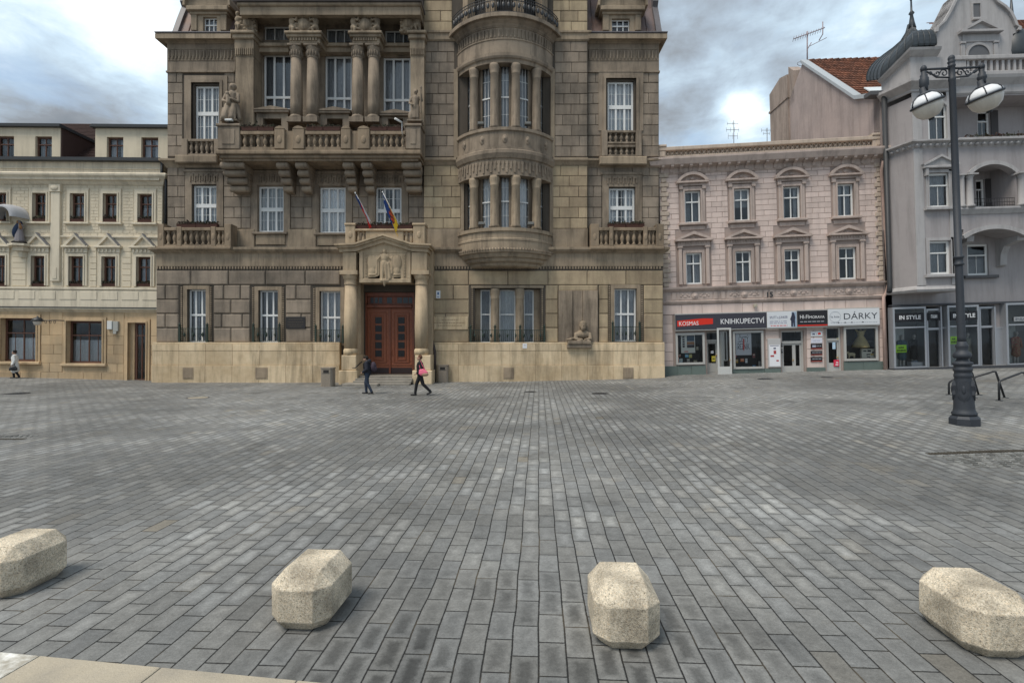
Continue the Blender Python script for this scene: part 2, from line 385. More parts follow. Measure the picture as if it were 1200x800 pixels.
def ashlar(mb, u0, u1, rows, off, excl, bw, proud=.045, gap=.022, ch=.025, seed=0, jit=.12):
    rnd = random.Random(seed)
    for r, (z0, z1) in enumerate(rows):
        free = [(u0, u1)]
        for e_ in excl:
            ov = min(z1, e_[3])-max(z0, e_[2])
            if ov < .12*(z1-z0): continue
            nf = []
            for a, b in free:
                if e_[1] <= a or e_[0] >= b: nf.append((a, b)); continue
                if e_[0]-a > .08: nf.append((a, e_[0]))
                if b-e_[1] > .08: nf.append((e_[1], b))
            free = nf
        for a, b in free:
            w = b-a; n = max(1, round(w/bw)); 
            cuts = [a+w*(k+(.5 if r % 2 and n > 1 else 0))/n for k in range(0, n+1)]
            cuts = [a]+[c+rnd.uniform(-jit, jit)*bw*.5 for c in cuts if a+.28*bw < c < b-.28*bw]+[b]
            if n == 1 and w > .8*bw and r % 2: cuts = [a, a+w*rnd.choice((.4, .6)), b]
            for c, d in zip(cuts, cuts[1:]):
                g = gap/2; pr = proud*rnd.uniform(.8, 1.2)
                mb.chbox(c+g, d-g, off, off+pr, z0+g, z1-g, ch)
def rowsz(za, zb, n): return [(za+(zb-za)*i/n, za+(zb-za)*(i+1)/n) for i in range(n)]
def moulding(mb, u0, u1, off, prof, ends=True):           # prof [(proud, z)] bottom to top; returns ends
    P = [(off-.1, prof[0][1])]+[(off+p, z) for p, z in prof]+[(off-.1, prof[-1][1])]
    if not ends: mb.sprism(P, u0, u1); return
    n = len(P)                                             # mitred returns
    A = [mb.v(u0-(o-off if o > off else 0), o, z) for o, z in P]; B = [mb.v(u1+(o-off if o > off else 0), o, z) for o, z in P]
    A2 = [mb.v(u0-(o-off if o > off else 0), off-.4, z) for o, z in P]; B2 = [mb.v(u1+(o-off if o > off else 0), off-.4, z) for o, z in P]
    for i in range(n-1):
        mb.f((A[i],A[i+1],B[i+1],B[i])); mb.f((A2[i],A2[i+1],A[i+1],A[i])); mb.f((B[i],B[i+1],B2[i+1],B2[i]))
def bal_prof(z0, h, r):
    return [(r*.9,z0),(r*.9,z0+h*.08),(r*.5,z0+h*.13),(r*.62,z0+h*.25),(r*1.0,z0+h*.45),(r*.85,z0+h*.6),(r*.5,z0+h*.8),(r*.55,z0+h*.88),(r*.9,z0+h*.92),(r*.9,z0+h)]
def balustrade(mb, u0, u1, off, z0, z1, n, thick=.22, rail=.14, foot=.1):
    mb.box(u0, u1, off-thick, off, z0, z0+foot); mb.chbox(u0-.0, u1+.0, off-thick-.03, off+.03, z1-rail, z1, .02)
    for i in range(n):
        mb.lathe(u0+(u1-u0)*(i+.5)/n, off-thick/2, bal_prof(z0+foot, z1-rail-z0-foot, min(thick*.5, (u1-u0)/n*.42)), 8)
_wc = {}
def win_mesh(w, h, vb, hb, fb, key, fmat, ft=.07, bt=.045, tb=.025):
    k = (key, round(w, 2), round(h, 2))
    if k in _wc: return _wc[k]
    m = MB(); F_ = .05
    m.box(0, ft, -.02, F_, 0, h); m.box(w-ft, w, -.02, F_, 0, h); m.box(ft, w-ft, -.02, F_, h-ft, h); m.box(ft, w-ft, -.02, F_, 0, ft)
    for x in vb: m.box(w*x-bt/2*1.3, w*x+bt/2*1.3, -.015, F_-.008, ft, h-ft)
    for z in hb: m.box(ft, w-ft, -.01, F_+.012, h*z-bt*(1.3 if key == 'dbl' else .8), h*z+bt*(1.3 if key == 'dbl' else .8))
    for (kind, c, a, b) in fb:                             # thin glazing bars
        if kind == 'v': m.box(w*c-tb/2, w*c+tb/2, .0, F_-.022, h*a, h*b)
        else: m.box(w*a, w*b, .0, F_-.025, h*c-tb/2, h*c+tb/2)
    fm = m.mesh('window', fmat)
    g = MB(); g.quad((ft*.6,.008,ft*.6),(w-ft*.6,.008,ft*.6),(w-ft*.6,.008,h-ft*.6),(ft*.6,.008,h-ft*.6)); gm = g.mesh('pane', M['glass'], False)
    _wc[k] = (fm, gm); return _wc[k]
_cc = {}
def curtain_mesh(w, h, cov, mat_):
    k = (round(w, 2), round(h, 2), cov, mat_.name)
    if k in _cc: return _cc[k]
    m = MB()
    def sheet(a, b, z0, z1, amp=.03, per=.16):
        n = max(6, int((b-a)/.03)); prev = None
        for i in range(n+1):
            x = a+(b-a)*i/n; o = -.17+amp*sin(2*pi*x/per+.6*sin(x*7)); A, B = m.v(x, o, z0), m.v(x, o, z1)
            if prev: m.f((prev[0], A, B, prev[1]), True)
            prev = (A, B)
    if cov == 'full': sheet(.03, w-.03, .02, h-.02)
    elif cov == 'sides': sheet(.03, w*.27, .02, h-.02); sheet(w*.73, w-.03, .02, h-.02)
    elif cov == 'lower': sheet(.03, w-.03, .02, h*.55)
    elif cov == 'upper': sheet(.03, w-.03, h*.45, h-.02, .008, .4)
    elif cov == 'split': sheet(.03, w*.42, .02, h-.02); sheet(w*.58, w-.03, .02, h-.02)
    _cc[k] = m.mesh('curtain', mat_, False); return _cc[k]
def window(root, u0, u1, z0, z1, off, style='triple', fmat='white', cov='full', cm='curtain', rz=0, ft=.07):
    w, h = u1-u0, z1-z0
    if style == 'triple':    # three tall lights under a three-light transom
        vb, hb = (.335, .665), (.5,)
        fb = [('v', .17, 0, 1), ('v', .5, 0, 1), ('v', .83, 0, 1), ('h', .25, 0, 1), ('h', .75, 0, 1)]
    elif style == 'loggia': vb, hb, fb = (.36, .70), (.23,), []; ft = .085; tb_ = .01
    elif style == 'small3': vb, hb, fb = (.36, .7), (), []
    elif style == 'double': vb, hb, fb = (.335, .665), (.5,), []
    elif style == 'ground': vb, hb, fb = (.33, .66), (.52,), []
    elif style == 'narrow': vb, hb, fb = (), (.5,), [('v', .35, 0, 1), ('v', .66, 0, 1), ('h', .25, 0, 1), ('h', .75, 0, 1)]
    elif style == 'single': vb, hb, fb = (), (.53,), []
    elif style == 'cross': vb, hb, fb = (.5,), (.66,), []
    elif style == 'tee': vb, hb, fb = (), (.64,), [('v', .5, 0, .64)]
    elif style == 'brown': vb, hb, fb = (.5,), (.66,), []
    elif style == 'grid': vb, hb, fb = (.33, .66), (.55,), []
    elif style == 'shopbrown': vb, hb, fb = (.52,), (.66,), [('v', .27, 0, .66), ('v', .77, 0, .66)]
    elif style == 'doorgrid': vb, hb, fb = (.5,), (.78,), [('h', .18, 0, 1), ('h', .36, 0, 1), ('h', .55, 0, 1)]
    else: vb, hb, fb = (), (), []
    if style == 'double': fb = [('v', .17, 0, 1), ('v', .5, 0, 1), ('v', .83, 0, 1), ('h', .27, 0, 1), ('h', .76, 0, 1)]; ft = .09
    if style == 'loggia': fm, gm = win_mesh(w, h, vb, hb, fb, 'lg', M[fmat], .10, .09)
    elif style == 'ground': fm, gm = win_mesh(w, h, vb, hb, fb, 'gr', M[fmat], .09, .07)
    elif style == 'double': fm, gm = win_mesh(w, h, vb, hb, fb, 'dbl', M[fmat], .11, .085, .02)
    else: fm, gm = win_mesh(w, h, vb, hb, fb, style+fmat+str(ft), M[fmat], ft)
    o = link('window', fm, root, (u0, -off, z0), rz); link('pane', gm, o)
    if cov: link('curtain', curtain_mesh(w, h, cov, M[cm]), o)
    return o
def sub_of(win, mb, name, mt, root):                       # a piece modelled in wall coordinates, hung under its window
    o = mb.build(name, mt, win); o.location = -Vector(win.location); return o
def surround(mb, u0, u1, z0, z1, off, t=.22, p=.07, sill=True):     # moulded frame round an opening
    for a, q in ((t, p), (t*.35, p*1.6)):
        mb.box(u0-a, u0, off, off+q, z0, z1+a); mb.box(u1, u1+a, off, off+q, z0, z1+a); mb.box(u0, u1, off, off+q, z1, z1+a)
    if sill: mb.chbox(u0-t*1.1, u1+t*1.1, off, off+p+.12, z0-.13, z0, .02)
def flowerbox(root_name, P, w, rz, label, cat='flower box', group='flower boxes on the sills', d=.22, h=.2, tilt=0):
    r = tag(empty(root_name, P, rz, tilt), label, cat, group)
    m = MB(); m.box(-w/2, w/2, -d, 0, 0, h, (-.015, -.015)); m.box(-w/2-.02, w/2+.02, -d-.02, .02, h-.03, h); m.build('box', M['planter'], r)
    p = MB(); rnd = random.Random(int(w*1000)+len(label))
    for i in range(int(w*160)):
        x, o, z = rnd.uniform(-w/2, w/2), rnd.uniform(-d, .03), h+abs(rnd.gauss(0, .07))
        a = rnd.uniform(0, pi); s_ = rnd.uniform(.025, .06); dx, dy = cos(a)*s_, sin(a)*s_
        p.quad((x-dx, o-dy, z-s_), (x+dx, o+dy, z-s_*.6), (x+dx*.7, o+dy*.7, z+s_), (x-dx*.6, o-dy*.6, z+s_*.8))
    p.build('plants', M['heather'], r, recalc=False)
    return r
def hull(mb, u0, u1, o0, o1, z0, z1):                     # sides, back and top of a building body
    mb.quad((u0,o0,z0),(u0,o1,z0),(u0,o1,z1),(u0,o0,z1)); mb.quad((u1,o0,z0),(u1,o1,z0),(u1,o1,z1),(u1,o0,z1))
    mb.quad((u0,o0,z0),(u1,o0,z0),(u1,o0,z1),(u0,o0,z1)); mb.quad((u0,o0,z1),(u1,o0,z1),(u1,o1,z1),(u0,o1,z1))
# ================================================================== GROUND
def paving_mat():
    m = bpy.data.materials.new('square_pavers'); m.use_nodes = True
    t = m.node_tree; n = t.nodes; l = t.links; b = n['Principled BSDF']
    def mth(op, *a, clamp=False):
        x = n.new('ShaderNodeMath'); x.operation = op; x.use_clamp = clamp
        for i, q in enumerate(a):
            if isinstance(q, (int, float)): x.inputs[i].default_value = q
            else: l.new(q, x.inputs[i])
        return x.outputs[0]
    def mr(v, a, b_, c, d, smooth=True):
        x = n.new('ShaderNodeMapRange'); l.new(v, x.inputs[0])
        if smooth: x.interpolation_type = 'SMOOTHSTEP'
        for i, q in enumerate((a, b_, c, d)): x.inputs[i+1].default_value = q
        return x.outputs[0]
    tcn = n.new('ShaderNodeTexCoord')
    mp = n.new('ShaderNodeMapping'); mp.inputs['Rotation'].default_value = (0, 0, radians(3.0)); l.new(tcn.outputs['Object'], mp.inputs[0])
    def noise(s, d=5, r=.6, vec=None, loc=None):
        x = n.new('ShaderNodeTexNoise'); x.inputs['Scale'].default_value = s; x.inputs['Detail'].default_value = d; x.inputs['Roughness'].default_value = r
        l.new(vec or tcn.outputs['Object'], x.inputs['Vector']); return x.outputs[0]
    sp = n.new('ShaderNodeSeparateXYZ'); l.new(mp.outputs[0], sp.inputs[0])
    BW, BL = .208, .412
    wob = mth('MULTIPLY', mth('SUBTRACT', noise(.9, 2), .5), .05)
    x = mth('DIVIDE', mth('ADD', sp.outputs[0], wob), BW); row = mth('FLOOR', x)
    rr = n.new('ShaderNodeTexWhiteNoise'); rr.noise_dimensions = '1D'; l.new(row, rr.inputs['W'])
    y = mth('ADD', mth('DIVIDE', sp.outputs[1], BL), mth('ADD', mth('MULTIPLY', mth('MODULO', mth('ADD', row, 1000), 2), .5), mth('MULTIPLY', rr.outputs['Value'], .12)))
    cell = mth('FLOOR', y)
    fx = mth('SUBTRACT', x, row); fy = mth('SUBTRACT', y, cell)
    ex = mth('MULTIPLY', mth('MINIMUM', fx, mth('SUBTRACT', 1, fx)), BW); ey = mth('MULTIPLY', mth('MINIMUM', fy, mth('SUBTRACT', 1, fy)), BL)
    edge = mth('MINIMUM', ex, ey)
    wn = n.new('ShaderNodeTexWhiteNoise'); wn.noise_dimensions = '2D'; cb = n.new('ShaderNodeCombineXYZ'); l.new(row, cb.inputs[0]); l.new(cell, cb.inputs[1]); l.new(cb.outputs[0], wn.inputs['Vector'])
    rnd = wn.outputs['Value']
    sepc = n.new('ShaderNodeSeparateColor'); l.new(wn.outputs['Color'], sepc.inputs[0])
    # worn and damp centres of the pavers, stronger in some areas
    cen = mr(mth('ADD', edge, mth('MULTIPLY', mth('SUBTRACT', noise(22, 5, .7), .5), .085)), .022, .085, 0, 1)
    area = mr(noise(.42, 3), .40, .60, -.08, .42)
    # a damp patch of dark centres between the stone blocks in the foreground
    dv = n.new('ShaderNodeVectorMath'); dv.operation = 'DISTANCE'; l.new(tcn.outputs['Object'], dv.inputs[0]); dv.inputs[1].default_value = (.15, 3.2, 0)
    damp = mr(dv.outputs['Value'], .9, 2.8, -.60, 0)
    cenv = mth('MULTIPLY', cen, mth('ADD', mth('MULTIPLY', area, mth('MULTIPLY_ADD', sepc.outputs[0], 1.0, .3)), damp))
    v = mth('MULTIPLY_ADD', rnd, .26, .85)
    v = mth('MULTIPLY', v, mth('ADD', 1.0, cenv))
    v = mth('MULTIPLY', v, mth('MULTIPLY_ADD', noise(9, 7, .74), 1.15, .42))
    v = mth('MULTIPLY', v, mth('MULTIPLY', mth('MULTIPLY_ADD', noise(160, 3, .7), .8, .6), mth('MULTIPLY_ADD', noise(42, 5, .75), .9, .55)))
    big = noise(.16, 5, .55)
    v = mth('MULTIPLY', v, mr(big, .36, .64, .74, 1.2))
    st = noise(.75, 6, .7)
    v = mth('MULTIPLY', v, mr(st, .54, .70, 1.0, .70))
    gum = n.new('ShaderNodeTexVoronoi'); gum.inputs['Scale'].default_value = 2.3; l.new(tcn.outputs['Object'], gum.inputs['Vector'])
    gs = n.new('ShaderNodeSeparateColor'); l.new(gum.outputs['Color'], gs.inputs[0])
    gm = mth('MULTIPLY', mr(gum.outputs['Distance'], .030, .048, 1, 0), mr(gs.outputs[0], .45, .5, 0, 1))
    v = mth('MULTIPLY', v, mth('ADD', 1.0, mth('MULTIPLY', gm, mr(gs.outputs[1], .3, .7, -.35, .40))))
    ct = n.new('ShaderNodeMix'); ct.data_type = 'RGBA'; ct.inputs[6].default_value = (.190, .188, .177, 1); ct.inputs[7].default_value = (.225, .19, .135, 1)
    warm = mth('MAXIMUM', mr(sepc.outputs[1], .991, .996, 0, .5, False), mr(mth('ADD', noise(.5, 5), mth('MULTIPLY', rnd, .1)), .64, .78, 0, .45))
    l.new(warm, ct.inputs[0])
    c2 = n.new('ShaderNodeMix'); c2.data_type = 'RGBA'; l.new(mr(sepc.outputs[2], .2, .9, 0, .6), c2.inputs[0]); l.new(ct.outputs[2], c2.inputs[6]); c2.inputs[7].default_value = (.176, .180, .178, 1)
    sc = n.new('ShaderNodeVectorMath'); sc.operation = 'SCALE'; l.new(c2.outputs[2], sc.inputs[0]); l.new(v, sc.inputs['Scale'])
    jm = n.new('ShaderNodeMix'); jm.data_type = 'RGBA'; l.new(mr(mth('ADD', edge, mth('MULTIPLY', mth('SUBTRACT', noise(38, 5, .75), .5), .014)), .0035, .0095, 1, 0), jm.inputs[0]); l.new(sc.outputs[0], jm.inputs[6])
    jc = n.new('ShaderNodeMix'); jc.data_type = 'RGBA'; l.new(mr(noise(1.3, 4), .50, .70, 0, 1), jc.inputs[0]); jc.inputs[6].default_value = (.016, .016, .015, 1); jc.inputs[7].default_value = (.085, .068, .045, 1)
    l.new(jc.outputs[2], jm.inputs[7]); l.new(jm.outputs[2], b.inputs['Base Color'])
    b.inputs['Specular IOR Level'].default_value = .35
    l.new(mr(st, .5, .75, .78, .5), b.inputs['Roughness'])
    hgt = mth('ADD', mth('MULTIPLY', mr(edge, .0, .012, 0, 1), .006), mth('ADD', mth('MULTIPLY', noise(70, 5, .7), .004), mth('MULTIPLY', rnd, .002)))
    bp = n.new('ShaderNodeBump'); bp.inputs['Strength'].default_value = .7; bp.inputs['Distance'].default_value = 1.0; l.new(hgt, bp.inputs['Height']); l.new(bp.outputs[0], b.inputs['Normal'])
    return m
xs = [-400, -250, -150, -100, -80]+[x for x in range(-60, 61, 2)]+[80, 100, 150, 250, 400]
ys = [-300, -100, -40, -10, 0]+[y for y in range(1, 33)]+[36, 45, 60, 100, 200, 500]
m = MB(False); idx = [[m.v(x, y, ground(x, y)) for y in ys] for x in xs]
for i in range(len(xs)-1):
    for j in range(len(ys)-1): m.f((idx[i][j], idx[i+1][j], idx[i+1][j+1], idx[i][j+1]), True)
tag(m.build('square_paving', paving_mat(), recalc=False), kind='structure')
# granite kerb slabs and the road beyond them, bottom left corner of the view
KA, KB = Vector((-3.945, 3.945, 0)), Vector((-1.63, 3.63, 0)); kd = (KB-KA).normalized(); kn = Vector((kd.y, -kd.x, 0))
m = MB(False)
ks = [-9.6]
while ks[-1] < 9: ks.append(ks[-1]+random.uniform(.85, 1.1))
ks += [.32-.001] if False else []
def kerb_slab(m, a, b, w0=0.0, w1=.34, h=.012):
    g = .006
    P = [KA+kd*(a+g)+kn*w0, KA+kd*(b-g)+kn*w0, KA+kd*(b-g)+kn*w1, KA+kd*(a+g)+kn*w1]
    lo = [m.v(p.x, p.y, -.1) for p in P]; mid = [m.v(p.x, p.y, h-.004) for p in P]
    c = (P[0]+P[2])/2; hi = [m.v(p.x+(c.x-p.x)*.02, p.y+(c.y-p.y)*.02, h) for p in P]
    for i in range(4):
        j = (i+1) % 4; m.f((lo[i], lo[j], mid[j], mid[i])); m.f((mid[i], mid[j], hi[j], hi[i]))
    m.f(hi)
cuts = [-9.5, -8.4, -7.4, -6.3, -5.2, -4.1, -3.0, -1.9, -.85, .35, 1.38, 2.45, 3.5, 4.6, 5.6, 6.7, 7.8, 9]
for a, b in zip(cuts, cuts[1:]):
    if abs(b-.35) > .01: kerb_slab(m, a, b)
tag(m.build('kerb_slabs', M['kerb']), kind='structure')
m = MB(False); kerb_slab(m, -.85, .35)
pw = mat('worn_white_paint_on_granite', (.36, .33, .27), c2=(.80, .79, .74), c2s=7, var=.1, bump=.3)
tag(m.build('painted_kerb_slab', pw), kind='structure')
m = MB(False); P = [KA+kd*-9.5+kn*.346, KA+kd*9+kn*.346, KA+kd*9+kn*9, KA+kd*-9.5+kn*9]
m.f([m.v(p.x, p.y, .004) for p in P]); tag(m.build('road', M['asphalt']), kind='structure')
# drain channels with rough setts
def setts(name, p0, p1, w, label):
    r = tag(empty(name, (p0.x, p0.y, ground(p0.x, p0.y))), label, 'drain channel')
    d = (p1-p0); d.z = 0; Ln = d.length; d.normalize(); nn = Vector((-d.y, d.x, 0)); s_ = MB(False)
    rnd = random.Random(3)
    k = 0; x = 0
    while x < Ln:
        for j in range(int(w/.12)):
            q = p0+d*(x+.06+(j % 2)*.05)+nn*(j*.12-w/2); z = ground(q.x, q.y)-ground(p0.x, p0.y); a = rnd.uniform(.04, .052); c = q-p0; a2 = a*rnd.uniform(.85, 1.1)
            h = rnd.uniform(.006, .022)
            s_.box(c.x-a, c.x+a, c.y-a2, c.y+a2, z-.03, z+h, (.012, .012))
        x += .12
    s_.build('setts', mat('dark_setts', (.17, .17, .16), island=.4, bump=.5), r)
    g = MB(False); q0 = -nn*(-w*.5-.02)
    for i in range(int(Ln/.06)):
        c = d*(i*.06)+nn*(w*.5+.08); z = ground(p0.x+c.x, p0.y+c.y)-ground(p0.x, p0.y)
        g.box(c.x, c.x+.035, c.y-.07, c.y+.07, z-.02, z+.01)
    g.build('grate', flat('rusty_grate', (.075, .065, .05)), r)
    return r
p0 = hit(1112, 540); p1 = p0+Vector((6.5, -.2, 0))
setts('drain_channel', p0, p1, .85, 'rough dark setts with a slot drain in the paving in front of the lamp post')
p0 = hit(38, 512); p1 = p0+Vector((-5, -.1, 0))
setts('drain_channel', p0, p1, .35, 'short strip of dark setts and grate at the far left edge of the square')
# manhole covers
def manhole(px, py, rx, label, mt='iron'):
    p = hit(px, py); r = tag(empty('manhole_cover', p), label, 'manhole cover', 'manhole covers in the paving')
    m = MB(False); m.lathe(0, 0, [(rx, -.03), (rx, .008), (rx-.03, .010), (rx-.035, .004), (rx-.05, .004)], 28, True); m.build('ring', M['iron'], r)
    m = MB(False); m.lathe(0, 0, [(rx-.055, -.02), (rx-.055, .007), (.001, .007)], 28, False)
    for i in range(-4, 5):
        for j in range(-4, 5):
            if i*i+j*j < 15: m.box(i*rx*.19-.02, i*rx*.19+.02, j*rx*.19-.02, j*rx*.19+.02, .006, .011)
    m.build('lid', M[mt], r)
manhole(232, 466, .42, 'pale manhole cover in the paving in front of the left wing of the town hall', 'kerb')
manhole(18, 461, .5, 'dark manhole cover near the woman in the white coat')
manhole(622, 459, .3, 'small dark manhole cover below the bay window, left of another one')
manhole(704, 461, .38, 'dark oval manhole cover below the stone memorial')
manhole(898, 444, .42, 'round manhole cover in front of the bookshop notice case')
manhole(970, 442, .3, 'manhole cover with a rusty stain outside the gift shop door')

# ================================================================== TOWN HALL
H = Frame((0, 30), (10, 30))
th = H.root('town_hall'); tag(th, 'large brown sandstone town hall with rounded bay window, columned loggia and arched portico door', 'town hall')
G = .5; T = .35
u, z, R_ = H.u, H.z, H.r
# ---- body
hb = MB(); hull(hb, u(197)+.02, u(770)-.02, -13, -.45, -1.5, z(44))
hb.build('body_walls', M['joint'], th)
def B4(x0, y0, x1, y1, off): return R_(x0, y0, x1, y1, off)
# openings
up_l = B4(228, 100, 256.5, 164.5, 0); up_r = B4(712, 95, 742.6, 154, 0)
s_l = B4(225.7, 217, 254, 264, 0); s_2 = B4(302.5, 218, 332.5, 272, 0); s_3 = B4(374.5, 219, 405, 273, 0); s_4 = B4(440, 219, 470.5, 274, 0); s_r = B4(713.6, 220, 744, 266, 0)
g_1 = B4(219.5, 339, 241.5, 401, G); g_2 = B4(303, 340, 326, 401, G); g_3 = B4(374.5, 341, 399, 405, G); g_r = B4(720, 338, 746, 400, G)
g_bay = B4(556, 338, 633, 401, G)
lg = [B4(308.5, 63, 341, 128, -.2), B4(380.5, 65, 412, 129, -.2), B4(449, 67, 481, 131, -.2)]
lg_s = [B4(309, 30, 341, 47, -.2), B4(382, 33, 411.5, 50, -.2), B4(451, 35, 481, 51, -.2)]
door_o = B4(427, 342, 486, 438, G)
ZT = z(44); Z292 = z(292, 0); Z316 = z(316, G); Z403 = z(403, G)
# ---- left wing upper walls
def wing(x0, x1, ups, secs, up_ex, mt):
    w = MB(); wall_panel(w, u(x0), u(x1), z(294), z(52), 0, [ups, *secs], .38)
    w.build('wall', M['joint'], th)
    a = MB()
    ua, ub = ups[0]-.62, ups[1]+.4
    ashlar(a, u(x0), u(x1), rowsz(z(184), z(85), 8), 0, [(up_ex[0], up_ex[1], z(190), z(80))], .95, seed=x0)
    ex2 = [(s_[0]-.42, s_[1]+.42, s_[2]-1, s_[3]+.75) for s_ in secs]
    ashlar(a, u(x0), u(x1), rowsz(z(268), z(194), 6), 0, ex2, .95, seed=x0+1)
    split_build(a, 'ashlar', M['rustic'], th)
wing(196.5, 283, up_l, [s_l], (u(214.5), u(263)), 'rustic')
wing(688.5, 772, up_r, [s_r], (u(704.6), u(752)), 'rustic')
# loggia section walls
w = MB(); wall_panel(w, u(283)+.001, u(499), z(294), z(186), 0, [s_2, s_3, s_4], .38)
wall_panel(w, u(283)+.001, u(499), z(186)+.001, z(16), -.2, lg+lg_s, .3)
w.build('wall', M['stone'], th)
a = MB(); ex2 = [(s_[0]-.42, s_[1]+.42, s_[2]-1, s_[3]+.75) for s_ in (s_2, s_3, s_4)]
ashlar(a, u(283)+.001, u(499), rowsz(z(268), z(206), 5), 0, ex2, .95, seed=9)
split_build(a, 'ashlar', M['rustic'], th)
# plain apron panels under second floor windows
a = MB()
for s_ in (s_2, s_3, s_4): a.chbox(s_[0]-.1, s_[1]+.1, 0, .09, s_[2]-.75, s_[2]-.16, .02)
for x0, x1 in ((271, 299), (338, 371), (409, 425)): a.chbox(u(x0), u(x1), 0, .12, z(291), z(269), .03)
a.chbox(u(647, T), u(689, T), 0, T+.09, z(291, T), z(268.5, T), .03); a.chbox(u(501, T), u(542, T), 0, T+.09, z(291, T), z(268.5, T), .03)
a.build('apron_panels', M['tan'], th)
# windows with their carved surrounds
for s_ in (up_l, up_r):
    wn_ = window(th, *s_, -.2, 'double', cov='full'); a = MB(); surround(a, s_[0]-.12, s_[1]+.12, s_[2], s_[3]+.1, 0, .42, .10, False); sub_of(wn_, a, 'surround', M['stone'], th)
for s_, c in ((s_l, 'split'), (s_2, 'full'), (s_3, 'full'), (s_4, 'sides'), (s_r, 'split')):
    wn_ = window(th, *s_, -.2, 'double', cov=c); a = MB()
    a.box(s_[0]-.40, s_[0]-.02, 0, .07, s_[2]-.1, s_[3]+.75); a.box(s_[1]+.02, s_[1]+.40, 0, .07, s_[2]-.1, s_[3]+.75); a.box(s_[0]-.02, s_[1]+.02, 0, .07, s_[3]+.04, s_[3]+.75)
    a.box(s_[0]-.48, s_[1]+.48, 0, .12, s_[3]+.75, s_[3]+.88)
    n = 6; wd = (s_[1]-s_[0]+.3)/n
    for i in range(n):
        x = s_[0]-.15+wd*i
        a.box(x+.03, x+wd-.03, .07, .12, s_[3]+.5, s_[3]+.64); a.box(x+.03, x+.1, .07, .13, s_[3]+.18, s_[3]+.5); a.box(x+wd-.11, x+wd-.05, .07, .115, s_[3]+.24, s_[3]+.5)
    if s_ in (s_2, s_3, s_4): a.chbox(s_[0]-.28, s_[1]+.28, 0, .2, s_[2]-.16, s_[2]-.02, .03)
    sub_of(wn_, a, 'surround', M['stone'], th)
for s_ in lg: window(th, *s_, -.4, 'loggia', cov='full', cm='curtaindim')
for s_ in lg_s: window(th, *s_, -.4, 'small3', cov='full', cm='curtaindim')
# string course between second and third floor
a = MB(); moulding(a, u(195.5, .1), u(281), 0, [(.06, z(197)), (.12, z(194.5)), (.22, z(192)), (.34, z(190)), (.34, z(188)), (.2, z(187))]); moulding(a, u(690), u(771), 0, [(.06, z(197)), (.12, z(194.5)), (.22, z(192)), (.34, z(190)), (.34, z(188)), (.2, z(187))])
a.chbox(u(211), u(260), 0, .5, z(194), z(185), .05); a.chbox(u(701), u(756), 0, .5, z(196), z(186.5), .05)
a.build('string_course', M['tan'], th)
# little balustrades in front of the upper windows
for (x0, x1, y0, y1, n) in ((213, 258, 166, 185, 5), (705, 752, 156, 186, 5)):
    a = MB(); o = .38
    a.chbox(u(x0, o)-.0, u(x0+7, o), 0, o+.04, z(y1), z(y0), .02); a.chbox(u(x1-7, o), u(x1, o), 0, o+.04, z(y1), z(y0), .02)
    if n and y1-y0 < 25: balustrade(a, u(x0+7, o)+.01, u(x1-7, o)-.01, o, z(y1), z(y0), n)
    else:
        zm = z((y0+y1)/2+1); balustrade(a, u(x0+7, o)+.01, u(x1-7, o)-.01, o, zm+.04, z(y0), n); balustrade(a, u(x0+7, o)+.01, u(x1-7, o)-.01, o, z(y1), zm-.04, n)
        a.box(u(x0+7, o)+.01, u(x1-7, o)-.01, 0, .12, z(y1), z(y0))
    a.build('balustrade', M['stone'], th)
